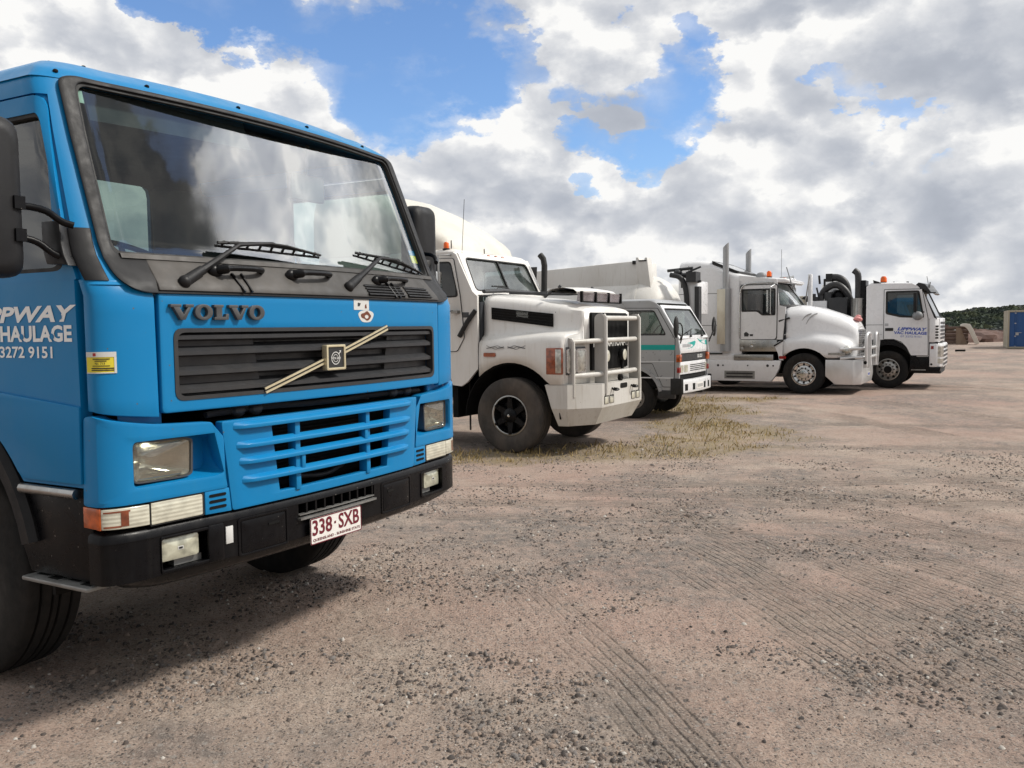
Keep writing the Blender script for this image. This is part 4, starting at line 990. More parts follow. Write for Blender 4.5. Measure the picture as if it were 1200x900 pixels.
# --- headlamp housings
for q in (1, -1):
    fl = (lambda c: c) if q == 1 else mir
    mb = MB()
    O = quad4(fl([(.690, 1.101), (2.065, 1.103), (2.045, 1.447), (.760, 1.385)]), [(.02, .01), (.03, .01), (.05, .02), (.02, .01)], 4, 14)
    I = quad4(fl([(.700, 1.160), (1.345, 1.160), (1.345, 1.338), (.705, 1.338)]), [(.05, .03)] * 4, 4, 14)
    mb.ring(skH, O, I, -.03, .028, 4)
    # shelf on top of the housing, running back under the panel
    hp = mb.build('headlamp_housing', M['blue'], B, bevel=.006, ang=50)
    mb = MB()
    I2 = quad4(fl([(.735, 1.182), (1.345, 1.172), (1.345, 1.328), (.735, 1.328)]), [(.05, .03)] * 4, 4, 14)
    n_ = len(I); rows = [[skH(*p, .018) for p in I], [skH(*p, -.075) for p in I2]]; mb.grid(rows, wrap=True)
    mb.patch(skH, fl(q_rect(.70, 1.36, 1.15, 1.345)), 8, 2, -.085, -.072)
    mb.build('lamp_recess', M['blue'], hp, recalc=False, ang=40)
    mb = MB(); LO = quad4(fl([(.852, 1.176), (1.325, 1.180), (1.325, 1.330), (.845, 1.326)]), [(.07, .02)] * 4, 5, 10)
    mb.fill(skH, LO, -.074, -.008, 7, dome=-.058); hl = mb.build('headlamp', M['reflector'], hp, ang=80)
    mb = MB(); mb.fill(skH, LO, -.006, -.003, 5, dome=.012); mb.build('lamp_lens', M['clear_lens'], hl, ang=80)
    mb = MB(); bx = skH(q * 1.09, 1.252, -.045); mb.tube([skH(q * 1.09, 1.252, -.06), skH(q * 1.09, 1.252, -.022)], .012, 8); mb.patch(skH, fl(q_rect(.88, 1.30, 1.188, 1.20)), 3, 1, -.05, -.012); mb.build('bulb', M['bulb'], hl)
    mb = MB(); LI = quad4(fl([(.868, 1.184), (1.305, 1.188), (1.305, 1.322), (.862, 1.318)]), [(.07, .02)] * 4, 5, 10)
    LO2 = quad4(fl([(.842, 1.170), (1.335, 1.174), (1.335, 1.336), (.836, 1.332)]), [(.07, .02)] * 4, 5, 10)
    mb.ring(skH, LO2, LO, -.06, .002, 1); mb.build('lamp_bezel', M['grey_letter'], hl)
    # row under the lamps: slotted filler, position lamp, corner lamp
    mb = MB(); mb.patch(skH, fl([(.672, 1.000), (.805, 1.004), (.805, 1.100), (.682, 1.100)]), 4, 3, -.03, .026); sl_ = mb.build('slotted_filler', M['blue'], hp, bevel=.003)
    mb = MB()
    for k in range(3): mb.fill(skH, quad4(fl(q_rect(.700, .785, 1.022 + k * .025, 1.034 + k * .025)), [(.01, .005)] * 4, 3, 2), .02, .0285, 1)
    mb.build('slot', M['dark'], sl_)
    mb = MB(); mb.fill(skH, quad4(fl(q_rect(.818, 1.148, 1.010, 1.094)), [(.01, .006)] * 4, 3, 8), -.03, .026, 3, dome=.004); mb.build('position_lamp', M['lamp_clear'], hp, ang=60)
    mb = MB(); mb.ring(skH, quad4(fl(q_rect(.808, 1.16, 1.004, 1.100)), [(.01, .006)] * 4, 3, 8), quad4(fl(q_rect(.818, 1.148, 1.010, 1.094)), [(.01, .006)] * 4, 3, 8), -.03, .024, 1); mb.build('lamp_surround', M['rubber'], hp)
    mb = MB(); mb.patch(skH, fl([(1.168, 1.012), (1.86, 1.016), (1.86, 1.094), (1.168, 1.092)]), 12, 3, -.03, .026); cl = mb.build('corner_lamp', M['lamp_clear'], hp, bevel=.003, ang=60)
    mb = MB(); mb.patch(skH, fl([(1.86, 1.014), (2.07, 1.020), (2.07, 1.100), (1.86, 1.096)]), 6, 3, -.03, .029); mb.build('amber_lens', M['amber'], cl, bevel=.003, ang=60)
    mb = MB()
    mb.patch(skH, fl(q_rect(1.40, 1.80, 1.078, 1.084)), 6, 1, .025, .0275); mb.patch(skH, fl(q_rect(1.42, 1.52, 1.024, 1.082)), 2, 2, .025, .0277); mb.patch(skH, fl(q_rect(1.52, 1.80, 1.022, 1.028)), 4, 1, .025, .0275)
    mb.build('rust_stain', M['amber_dull'], cl)

# --- lower slatted grille
mb = MB()
O = quad4([(-.668, 1.000), (.668, 1.000), (.712, 1.380), (-.712, 1.380)], .012, 3, 20)
I = quad4([(-.400, 1.040), (.400, 1.040), (.440, 1.338), (-.440, 1.338)], .006, 3, 20)
mb.ring(skin, O, I, -.03, .012, 4)
lg = mb.build('lower_grille', M['blue'], B, bevel=.004, ang=50)
def ribbar(zc, s0, s1, th=.024, dep=.036):
    mb = MB(); n = 26; secs = []
    for k in range(n + 1):
        s_ = s0 + (s1 - s0) * k / n; e = min(1, min(k, n - k) / 1.0 * .6 + .35)
        secs.append([skin(s_, zc + th, .008), skin(s_, zc + th * .3, dep * e), skin(s_, zc - th * .35, dep * e), skin(s_, zc - th * .55, .004), skin(s_, zc - th * .3, -.02), skin(s_, zc + th * .6, -.02)])
    mb.loft(secs); mb.build('cross_bar', M['blue'], lg, bevel=.002, ang=35)
for zc, e_ in ((1.350, .655), (1.266, .640), (1.196, .628), (1.116, .615)): ribbar(zc, e_, -e_)
for sx in (.288, -.228, -.245):
    if sx == -.245: continue
    mb = MB(); mb.patch(skin, q_rect(sx - .016, sx + .016, 1.03, 1.35), 1, 6, -.03, .020); mb.build('upright_bar', M['blue'], lg, bevel=.004)
for sx, zc in ((.262, 1.16), (-.202, 1.225)):
    mb = MB(); mb.patch(skin, q_rect(sx - .012, sx + .012, zc - .035, zc + .05), 1, 2, .0, .030); mb.build('latch', M['blue'], lg, bevel=.004)
mb = MB(); mb.patch(skin, q_rect(-.46, .46, 1.03, 1.36), 10, 2, -.16, -.14)
for k in range(16):
    zz = 1.05 + k * .018; mb.patch(skin, q_rect(-.45, .45, zz, zz + .006), 10, 1, -.14, -.128)
mb.build('radiator', M['dark'], B)
mb = MB(); mb.tube([skin(.20, 1.07, -.09), skin(0, 1.045, -.08), skin(-.15, 1.075, -.09), skin(-.19, 1.10, -.1)], .011, 8, smooth=2)
mb.tube([skin(.72, 1.405, -.08), skin(.4, 1.415, -.09), skin(0, 1.40, -.1), skin(-.5, 1.41, -.09), skin(-.9, 1.40, -.08)], .014, 8, smooth=1)
for s_ in (.55, .45, -.6, -.75): mb.ball(skin(s_, 1.41, -.08), .04, .03, .03, 6, 8)
mb.build('under_hood_pipe', M['grille_black'], B)

def skB(s_, z_, d=0.0): return skin(s_, z_, d - .044)
# --- bumper
def bumpfn(s_, z_, d): return skB(s_, z_, d + .030)
def bprof(s_):  # bottom rises towards the ends
    a = abs(s_); zb = .735 + .055 * max(0, (a - .9)) / 1.2 if a > .9 else .735
    return zb
mb = MB()
def lipsec(s_, pts): return [skB(s_, z_, d) for z_, d in pts]
ss = [k / 10 * 2.06 / 2.2 for k in range(-22, 23)]
mb.loft([lipsec(s_, [(.958, .050), (.985, .047), (1.000, .030), (1.006, .0), (1.004, -.06), (.958, -.06)]) for s_ in ss])
mb.loft([lipsec(s_, [(bprof(s_), -.10), (bprof(s_) + .004, -.02), (bprof(s_) + .030, .030), (.802, .045), (.802, -.10)]) for s_ in ss])
def fc(c, nu): mb.patch(skB, c, nu, 3, -.04, .0475)
fc(q_rect(-.290, .290, .80, .885), 12); fc(q_rect(-.70, -.290, .80, .96), 8); fc(q_rect(.290, .70, .80, .96), 8)
for q in (1, -1):
    fl = (lambda c: c) if q == 1 else mir
    mb.patch(skB, fl(q_rect(1.09, 2.06, .80, .96)), 22, 3, -.05, .0475)
    mb.ring(skB, quad4(fl(q_rect(.70, 1.09, .80, .96)), .003, 3, 6), quad4(fl(q_rect(.760, 1.035, .812, .945)), [(.03, .015)] * 4, 3, 6), -.04, .0475, 1)
bm_ = mb.build('bumper', M['black_bumper'], B, ang=50)
for q in (1, -1):
    fl = (lambda c: c) if q == 1 else mir
    mb = MB(); mb.ring(skB, quad4(fl(q_rect(.752, 1.043, .804, .953)), [(.03, .015)] * 4, 3, 6), quad4(fl(q_rect(.766, 1.029, .818, .941)), [(.03, .015)] * 4, 3, 6), .03, .053, 1)
    mb.patch(skB, fl(q_rect(.72, 1.06, .805, .96)), 6, 1, -.07, -.05)
    mb.build('fog_lamp_recess', M['black_bumper'], bm_, bevel=.003)
    mb = MB(); mb.fill(skB, quad4(fl(q_rect(.826, 1.010, .846, .936)), [(.02, .01)] * 4, 3, 5), -.04, .030, 3, dome=.010); fg = mb.build('fog_lamp', M['lamp_fog'], bm_, ang=60)
    mb = MB(); mb.patch(skB, fl(q_rect(.905, .930, .884, .898)), 1, 1, .036, .041); mk_ = mb.build('lens_mark', M['paper'], fg)
    mb = MB(); mb.patch(skB, fl(q_rect(.909, .926, .887, .895)), 1, 1, .041, .042); mb.build('lens_symbol', M['black_ink'], mk_)
    mb = MB(); mb.patch(skB, fl(q_rect(.80, .93, .815, .842)), 2, 1, -.03, .01); mb.build('lamp_bracket', M['alum'], bm_)
    # hatch covers
    mb = MB(); H0 = quad4(fl(q_rect(.350, .640, .790, .956)), .015, 3, 5); H1 = quad4(fl(q_rect(.362, .628, .800, .946)), .012, 3, 5)
    mb.ring(skB, H0, H1, .03, .0515, 1); mb.fill(skB, quad4(fl(q_rect(.368, .622, .805, .941)), .010, 3, 5), .03, .0505, 2)
    h_ = mb.build('hatch_cover', M['black_bumper'], bm_, bevel=.0015)
    mb = MB(); mb.fill(skB, quad4(fl(q_rect(.405, .470, .898, .910)), .004, 3, 3), .045, .0535, 1); mb.build('hatch_pull', M['dark'], h_)
mb = MB(); mb.patch(skB, q_rect(.668, .705, .862, .935), 1, 2, .0475, .053); mb.build('reflector_tag', M['paper'], bm_, bevel=.001)
mb = MB(); mb.patch(skB, q_rect(.715, .795, .80, .958), 3, 3, .04, .056); mb.build('hatch_cover', M['black_bumper'], bm_, bevel=.008)
mb = MB(); mb.patch(skB, q_rect(-.29, .29, .88, .96), 10, 2, -.06, -.04)
for k in range(10): mb.patch(skB, q_rect(-.285 + k * .0625, -.273 + k * .0625, .885, .958), 1, 1, -.05, .044)
mb.build('bumper_vent', M['black_bumper'], bm_)
mb = MB(); mb.patch(skB, q_rect(-.285, .285, .884, .894), 10, 1, .03, .066); mb.patch(skB, q_rect(-.28, .28, .904, .909), 10, 1, .03, .055); mb.build('vent_trim', M['alum'], bm_)
# number plate
def pf(u, v, d): return (-u, .062 + d, v)     # flat plate in front of the bumper
mb = MB(); mb.prism(pf, roundpoly(rect(-.227, .142, .757, .880), .008), 0, .003); pl = mb.build('number_plate', M['plate_white'], bm_)
mb = MB(); add_text(mb, pf, '338', -.215, .797, .074, .138, .0042, bold=.022); add_text(mb, pf, 'SXB', -.030, .797, .074, .155, .0042, bold=.022)
mb.add([pf(-.061, .828, .0042), pf(-.049, .828, .0042), pf(-.049, .840, .0042), pf(-.061, .840, .0042)], [(0, 1, 2, 3)])
add_text(mb, pf, 'QUEENSLAND - SUNSHINE STATE', -.212, .767, .016, .342, .0042, bold=.02)
mb.build('plate_lettering', M['maroon'], pl, recalc=False)
mb = MB(); mb.ring(pf, quad4(rect(-.227, .142, .757, .880), .008, 3, 3), quad4(rect(-.223, .138, .761, .876), .006, 3, 3), .002, .0045, 1); mb.build('plate_edge', M['maroon'], pl)
mb = MB(); mb.box(-.12, .2, .0, .061, .79, .875); mb.build('plate_bracket', M['dark'], bm_)

# --- side steps, arches, wheels, chassis
for q in (1, -1):
    mb = MB(); x0, x1 = (1.0, 1.21) if q == 1 else (-1.21, -1.0)
    mb.prism(side(0), [(-.60, 1.16), (-.14, 1.16), (-.16, .80), (-.55, .80), (-.62, .95)], min(x0, x1) if q == 1 else -1.19, 1.19 if q == 1 else max(x0, x1) - .02)
    mb.build('step_well', M['black_bumper'], B, bevel=.01)
    mb = MB(); mb.box(min(q * 1.0, q * 1.225), max(q * 1.0, q * 1.225), -.56, -.15, .772, .790)
    st = mb.build('entry_step', M['alum'], B, bevel=.006)
    mb = MB()
    for a in range(4):
        for b_ in range(3): xx = q * (1.03 + b_ * .065 + (a % 2) * .02); yy = -.50 + a * .10; mb.box(xx - .018, xx + .018, yy - .03, yy + .03, .790, .7915)
    mb.build('step_hole', M['dark'], st)
    mb = MB(); mb.tube([(q * 1.215, -.545, 1.145), (q * 1.215, -.2, 1.145)], .020, 10); mb.box(min(q * 1.12, q * 1.21), max(q * 1.12, q * 1.21), -.545, -.2, 1.13, 1.16); mb.build('sill_tread', M['steel'], B)
    # arch
    mb = MB(); secs = []
    for k in range(25):
        t = math.radians(14 + 156 * k / 24); c, s_ = math.cos(t), math.sin(t)
        pr = [(.70, 1.05), (.79, 1.05), (.795, 1.20), (.775, 1.225), (.725, 1.225), (.715, 1.18), (.70, 1.10)]
        secs.append([(q * x_, -1.25 + r * c, .74 + r * s_) for r, x_ in pr])
    mb.loft(secs); mb.build('wheel_arch', M['black_trim'], B, ang=40)
    mb = MB(); secs = []
    for k in range(25):
        t = math.radians(-5 + 190 * k / 24); c, s_ = math.cos(t), math.sin(t)
        secs.append([(q * .62, -1.25 + .70 * c, .74 + .70 * s_), (q * 1.1, -1.25 + .70 * c, .74 + .70 * s_), (q * 1.1, -1.25 + .72 * c, .74 + .72 * s_), (q * .62, -1.25 + .72 * c, .74 + .72 * s_)])
    mb.loft(secs); mb.build('mudguard', M['dark'], B)
    wheel(B, q * 1.10, -1.25, .2 + .505, .51, .29, 'disc', q, dusty=False)
for yy in (-4.9, -6.2):
    for q in (1, -1):
        wheel(B, q * 1.22, yy, .2 + .505, .51, .28, 'disc', q, name='rear_wheel'); wheel(B, q * .90, yy, .2 + .505, .51, .28, 'disc', q, name='rear_wheel')
mb = MB()
for q in (1, -1): mb.box(min(q * .38, q * .45), max(q * .38, q * .45), -7.2, -.3, 1.0, 1.25)
for y_ in (-.5, -2.4, -3.6, -5.5, -7.1): mb.box(-.40, .40, y_ - .06, y_ + .06, 1.03, 1.2)
mb.box(-.9, .9, -1.31, -1.19, .62, .76); mb.box(-1, 1, -4.96, -4.84, .64, .78); mb.box(-1, 1, -6.26, -6.14, .64, .78)
mb.box(-.42, .42, -1.9, -.45, .85, 1.38); mb.box(-.95, .95, -.30, -.16, .82, 1.36)
mb.box(.55, 1.1, -3.6, -2.6, .75, 1.2); mb.box(-1.1, -.55, -3.9, -2.6, .7, 1.2)
mb.build('chassis', M['dark'], B, bevel=.01)
mb = MB(); mb.lathe((0, -7.0, 2.02), 'y', [(0, .001), (.02, .5), (.15, .66), (.3, .72), (3.3, .72), (3.45, .66), (3.6, .5), (3.62, .001)], 40); mb.box(-.5, .5, -7.0, -3.4, 1.25, 1.5)
mb.build('tank', M['tank'], B)
mb = MB(); mb.tube([(.55, -2.55, 1.3), (.6, -2.5, 2.1), (.5, -2.5, 2.48), (.2, -2.5, 2.55), (-.1, -2.55, 2.42), (-.15, -2.6, 1.9)], .085, 12, smooth=2)
mb.tube([(.85, -2.45, 1.4), (.85, -2.45, 2.3), (.75, -2.5, 2.42), (.45, -2.5, 2.40), (.3, -2.5, 2.2)], .06, 12, smooth=2)
mb.tube([(.1, -2.5, 2.52), (.02, -2.5, 2.62), (.06, -2.5, 2.66)], .02, 8); mb.build('vacuum_hose', M['black_hose'], B)

# --- mirrors
for q in (1, -1):
    yc = -.28 if q == 1 else -.40; xi = 1.352 if q == 1 else 1.225
    mb = MB()
    o_ = roundpoly([(xi, 1.955), (xi + .24, 1.955), (xi + .24, 2.525), (xi, 2.525)], [.06, .05, .06, .07], 4)
    secs = []
    for d, sc in ((-.055, .90), (-.045, .97), (0, 1.0), (.04, .97), (.062, .86), (.070, .6)):
        cx, cy = xi + .12, 2.227; secs.append([(q * (cx + (u - cx) * sc), yc + d, cy + (v_2 - cy) * (1 - (1 - sc) * .45)) for u, v_2 in o_])
    mb.loft(secs); mr_ = mb.build('wing_mirror', M['black_trim'], B, ang=50)
    mb = MB(); mb.prism(frontR(yc - .057), [(-q * (xi + .12 + (u - xi - .12) * .85), 2.227 + (v_2 - 2.227) * .93) for u, v_2 in o_], -.002, .001); mb.build('mirror_glass', M['chrome'], mr_)
    mb = MB()
    mb.tube([(q * 1.20, -.17, 2.155), (q * 1.235, -.19, 2.165), (q * 1.27, -.235, 2.215), (q * (xi + .03), yc, 2.222)], .013, 10, smooth=2)
    mb.tube([(q * 1.20, -.19, 2.03), (q * 1.25, -.22, 2.045), (q * 1.29, -.26, 2.10), (q * (xi + .03), yc, 2.108)], .013, 10, smooth=2)
    mb.box(min(q * (xi + .01), q * (xi + .05)), max(q * (xi + .01), q * (xi + .05)), yc - .03, yc + .078, 2.20, 2.245); mb.box(min(q * (xi + .01), q * (xi + .05)), max(q * (xi + .01), q * (xi + .05)), yc - .03, yc + .078, 2.085, 2.13)
    mb.build('mirror_arm', M['black_bumper'], mr_, ang=50)
    mb = MB(); fl = (lambda c: c) if q == 1 else mir
    mb.patch(skin, fl([(1.92, 2.005), (2.10, 2.015), (2.05, 2.175), (1.80, 2.175)]), 4, 4, .0, .045); mb.patch(skin, fl([(1.50, 1.95), (1.95, 1.95), (1.80, 2.155), (1.45, 2.155)]), 4, 4, .0, .008)
    mb.build('mirror_mount', M['black_trim'], B, bevel=.008)

# --- interior
mb = MB()
mb.loft([[(x_, -.30, 1.6), (x_, -.27, 1.96), (x_, -.42, 2.03), (x_, -.62, 2.02), (x_, -.80, 1.86), (x_, -.80, 1.6)] for x_ in (-1.08, -.6, 0, .6, 1.08)]); mb.build('dashboard', M['dash'], B, bevel=.02)
for q in (1, -1):
    mb = MB(); x_ = q * .52
    mb.box(x_ - .26, x_ + .26, -1.45, -.92, 1.52, 1.86)
    se = mb.build('seat', M['seat'], B, bevel=.05, seg=3)
    mb = MB(); mb.hexa([(x_ - .25, -1.55, 1.8), (x_ + .25, -1.55, 1.8), (x_ + .25, -1.38, 1.8), (x_ - .25, -1.38, 1.8), (x_ - .20, -1.66, 2.62), (x_ + .20, -1.66, 2.62), (x_ + .20, -1.54, 2.62), (x_ - .20, -1.54, 2.62)])
    mb.build('seat_back', M['seat'], se, bevel=.05, seg=3)
mb = MB(); ax = Vector((0, .45, .9)).normalized(); cc = Vector((.52, -.78, 2.10)); u_ = Vector((1, 0, 0)); v2 = ax.cross(u_)
mb.tube([cc + (u_ * math.cos(t) + v2 * math.sin(t)) * .225 for t in [k * 2 * PI / 32 for k in range(33)]], .014, 8)
for t in (0, PI * .66, PI * 1.33): mb.tube([cc, cc + (u_ * math.cos(t) + v2 * math.sin(t)) * .22], .014, 6)
mb.tube([cc, cc - ax * .3], .03, 8); mb.build('steering_wheel', M['rubber'], B)
mb = MB(); mb.box(-.56, -.30, -.52, -.48, 2.46, 2.60); mb.tube([(-.43, -.5, 2.6), (-.43, -.48, 2.76)], .012, 6); mb.build('interior_mirror', M['dash'], B, bevel=.02, seg=3)
mb = MB(); mb.patch(skin, q_rect(.15, 1.0, 2.62, 2.755), 8, 2, -.07, -.06); mb.build('sun_visor', M['interior'], B)
# ------------------------------------------------------------------ white bonneted truck (cream) with aluminium bull bar
IT = thing('bonneted_truck', 'cream long-nosed truck with tall bull bar in dry grass, right behind the blue truck', 'truck', (.513, 13.313, 0), A0)
T_ = IT
def sides(f):
    for q in (1, -1): f(q)
def sx(q, x): return Fr((q * x, 0, 0), (0, 1, 0), (0, 0, 1), (q, 0, 0))

# cab: side walls with window openings
def cabside(q):
    mb = MB()
    out_ = [(-2.05, 1.15), (-1.02, 1.15), (-.95, .93), (-.80, .915), (-.70, .98), (-.56, 1.13), (-.52, 1.17), (-.52, 2.20), (-.60, 2.27), (-.86, 2.80), (-.92, 2.84), (-2.05, 2.84)]
    mb.panel(sx(q, 1.06), out_, [roundpoly([(-1.72, 2.18), (-.835, 2.21), (-.955, 2.69), (-1.72, 2.70)], [.05, .07, .07, .05])], 0, .045)
    mb.build('cab_side', M['cream'], T_, bevel=.0, ang=30)
    mb = MB()
    dr_ = [(-1.86, 1.40), (-.86, 1.42), (-.735, 1.62), (-.80, 2.22), (-.90, 2.745), (-1.86, 2.76)]
    mb.panel(sx(q, 1.105), roundpoly(dr_, .03), [roundpoly([(-1.74, 2.165), (-.82, 2.195), (-.945, 2.705), (-1.74, 2.715)], [.05, .07, .07, .05])], 0, .014)
    d = mb.build('door', M['cream'], T_, ang=30)
    mb = MB(); mb.ring(sx(q, 1.118), quad4([(-1.74, 2.165), (-.82, 2.195), (-.945, 2.705), (-1.74, 2.715)], .06), quad4([(-1.715, 2.19), (-.845, 2.218), (-.96, 2.685), (-1.715, 2.69)], .06), -.02, .004, 1); mb.build('window_seal', M['rubber'], d)
    mb = MB(); mb.sheet(sx(q, 1.10), [(-1.76, 2.15), (-.80, 2.15), (-.93, 2.73), (-1.76, 2.73)], 1, 1); mb.build('door_window', M['glass_dark'], d, recalc=False)
    mb = MB(); mb.box(min(q * 1.115, q * 1.15), max(q * 1.115, q * 1.15), -1.70, -1.55, 1.93, 1.97); mb.build('door_handle', M['chrome'], d, bevel=.008)
    o6 = roundpoly(dr_, .03); mb = MB(); mb.tube([(q * 1.112, a, b) for a, b in o6 + o6[:1]], .0085, 5); mb.build('door_gap', M['grille_black'], d)
    # scroll pin-striping on door and bonnet
    def scroll(cy, cz, s_, x_):
        mb = MB()
        for k in (-1, 1):
            for j in range(3):
                pts = [(q * x_, cy + k * s_ * (.1 + .32 * t), cz + s_ * .10 * math.sin(t * 7 + j) + (j - 1) * s_ * .05) for t in [i / 9 for i in range(10)]]
                mb.tube(pts, .004 * s_ / .25, 4)
        mb.build('scroll_decal', M['grey_letter'], d)
    scroll(-1.30, 1.76, .30, 1.121); scroll(-1.32, 1.63, .30, 1.121); scroll(-1.38, 1.42, .2, 1.121)
sides(cabside)
# roof, pillars, windscreen
wu = Vector((0, -.262, .575)).normalized()
WF = Fr((0, -.600, 2.245), (-1, 0, 0), tuple(wu)); wh = .62
WF.n = WF.u.cross(WF.v).normalized()
if WF.n.y < 0: WF.n = -WF.n
mb = MB()
holes = [roundpoly([(-.975, .045), (-.015, .045), (-.015, .565), (-.925, .565)], [.07, .02, .02, .08]), roundpoly([(.015, .045), (.975, .045), (.925, .565), (.015, .565)], [.02, .07, .08, .02])]
mb.panel(WF, [(-1.075, -.03), (1.075, -.03), (1.06, .64), (-1.06, .64)], [roundpoly([(-.985, .035), (.985, .035), (.935, .575), (-.935, .575)], [.08, .08, .09, .09])], -.04, .01)
mb.build('windscreen_frame', M['cream'], T_, ang=30)
mb = MB(); mb.sheet(WF, [(-.99, .03), (0, .03), (0, .58), (-.94, .58)], 1, 1, -.01); mb.sheet(WF, [(0, .03), (.99, .03), (.94, .58), (0, .58)], 1, 1, -.011); w_ = mb.build('windscreen', M['glass_pale'], T_, recalc=False)
mb = MB(); mb.ring(WF, quad4([(-.985, .035), (.985, .035), (.935, .575), (-.935, .575)], .09), quad4([(-.967, .052), (.967, .052), (.918, .558), (-.918, .558)], .08), -.02, .016, 1); pass
mb.prism(WF, rect(-.014, .014, .04, .57), -.015, .018); mb.build('windscreen_seal', M['rubber'], w_)
def isec(z, wx, y0, y1, r=.12): return [(a, b, z) for a, b in roundpoly([(-wx, y1), (wx, y1), (wx, y0), (-wx, y0)], [.05, .05, r, r], 5)]
mb = MB(); mb.loft([isec(2.80, 1.10, -.865, -2.06), isec(2.84, 1.105, -.885, -2.06), isec(2.875, 1.07, -.93, -2.05), isec(2.90, .98, -1.02, -2.0), isec(2.905, .80, -1.2, -1.9)])
rf = mb.build('roof', M['cream'], T_, ang=60)
for x_ in (.16, -.06, -.27):
    mb = MB(); mb.ball((x_, -.885, 2.835), .038, .03, .022, 6, 10); mb.build('roof_marker_lamp', M['amber_dull'], rf)
mb = MB(); mb.loft([isec(1.10, 1.08, -2.07, -3.45), isec(2.84, 1.08, -2.07, -3.45), isec(2.90, 1.02, -2.10, -3.40)]); mb.build('sleeper', M['cream'], T_, ang=40)
for x_ in (.90, -.88):
    mb = MB(); mb.ball((x_, -.90, 2.83), .045, .03, .025, 6, 10); mb.build('roof_marker_lamp', M['lamp_fog'], rf)
mb = MB(); mb.lathe((1.02, -1.08, 2.86), 'z', [(0, .001), (0, .055), (.04, .055), (.045, .04)], 16); bs = mb.build('beacon', M['rubber'], rf)
mb = MB(); mb.lathe((1.02, -1.08, 2.905), 'z', [(0, .04), (.07, .038), (.09, .025), (.095, .001)], 16); mb.build('beacon_lens', M['orange'], bs)
mb = MB(); mb.box(-1.06, 1.06, -2.05, -2.02, 1.15, 2.82); mb.box(-1.06, 1.06, -2.05, -.55, 1.2, 1.25); mb.box(-1.05, 1.05, -.9, -.5, 1.25, 2.12); mb.build('cab_back', M['interior'], T_)
mb = MB(); mb.tube([(.98, -1.02, 2.9), (.98, -1.02, 3.02)], .008, 6); mb.tube([(.80, -.95, 2.88), (.80, -.90, 3.62)], .004, 5); mb.tube([(.25, -.9, 2.87), (.32, -.86, 2.93)], .008, 5); mb.build('aerial', M['dark'], rf)
# steering wheel and seats behind the glass
for x_ in (-.5, .5):
    mb = MB(); mb.box(x_ - .25, x_ + .25, -1.75, -1.25, 1.5, 1.8); mb.box(x_ - .23, x_ + .23, -1.9, -1.75, 1.75, 2.45); mb.build('seat', M['seat'], T_, bevel=.04)
mb = MB(); mb.tube([(.5 + .23 * math.cos(t), -1.1 + .15 * math.sin(t), 2.15 + .17 * math.sin(t)) for t in [k * PI / 12 for k in range(25)]], .013, 6); mb.build('steering_wheel', M['rubber'], T_)
# wind deflector on the roof
mb = MB()
fa = [(0.0, 2.88), (-.03, 2.94), (-.09, 3.04), (-.2, 3.13), (-.5, 3.33), (-.97, 3.60), (-1.47, 3.82), (-2.0, 3.92), (-2.6, 3.95)]
secs = []
for k, (y_, z_) in enumerate(fa):
    y_ -= .93; t = k / (len(fa) - 1); w_ = .86 + .22 * min(1, t * 1.8); 
    base = 2.875; row = []
    for j in range(17):
        a = PI * j / 16; ca, sa = math.cos(a), math.sin(a)
        ex = .42; px_ = (abs(ca) ** ex) * (1 if ca >= 0 else -1) * w_; pz = base + (z_ - base) * (abs(sa) ** ex)
        row.append((px_, y_ - .12 * (1 - 0) * (abs(px_ / w_) ** 2) * (1 - t), pz))
    secs.append(row)
mb.loft(secs, closed=True); 
mb.build('wind_deflector', M['cream_dull'], T_, ang=60)

# bonnet with the guards
def lin(tab, y): return interp(tab, y)
ZT = [(-.5, 2.215), (0, 2.17), (.5, 2.105), (.9, 2.03), (1.0, 2.0)]
HW = [(-.5, .955), (.3, .92), (.6, .875), (.84, .82), (1.0, .80)]
ZS = [(-.5, 1.60), (0, 1.63), (.5, 1.665), (.78, 1.67), (.84, 1.64)]
WFn = [(-.5, 1.12), (0, 1.155), (.6, 1.165), (.80, 1.15), (.84, 1.12)]
def zarch(y):
    R_ = .765
    if y > .70: return .975
    v = R_ ** 2 - (y - 0.03) ** 2
    return max(.975, .50 + math.sqrt(max(v, 0)) * 1.0)
def hsec(y, q, zt=0, nose=False):
    zt_, hw, zs_, wf = lin(ZT, y), lin(HW, y), lin(ZS, y), lin(WFn, y)
    zb = zarch(y)
    return [(0, y, zt_ + .015 - zt), (hw * .6, y, zt_ + .008 - zt), (hw - .14, y, zt_ - .012 - zt), (hw - .055, y, zt_ - .035 - zt), (hw - .012, y, zt_ - .085 - zt), (hw, y, zt_ - .16), (hw + .004, y, zs_ + .12), (hw + .02, y, zs_ + .045), (hw + .07, y, zs_ + .008), (wf - .08, y, zs_ - .015), (wf - .02, y, zs_ - .06), (wf, y, zs_ - .14), (wf + .008, y, (zs_ - .14 + zb) / 2), (wf, y, zb)]
ys = [-.49, -.40, -.25, -.1, 0, .1, .2, .3, .4, .5, .58, .65, .70, .76, .80, .835]
mb = MB()
rows = []
def slant(p):
    x, y, z = p
    k = max(0, (y - .5) / .335)
    dy = k * min(.17, max(0, (1.15 - abs(x)) * .49))
    return (x, y + dy, z - k * (.045 if abs(x) < .8 and z > 1.7 else 0))
for y in ys:
    h_ = [slant(p) for p in hsec(y, 1)]; rows.append([(-a, b, c) for a, b, c in h_[::-1]] + h_[1:])
mb.grid(rows)
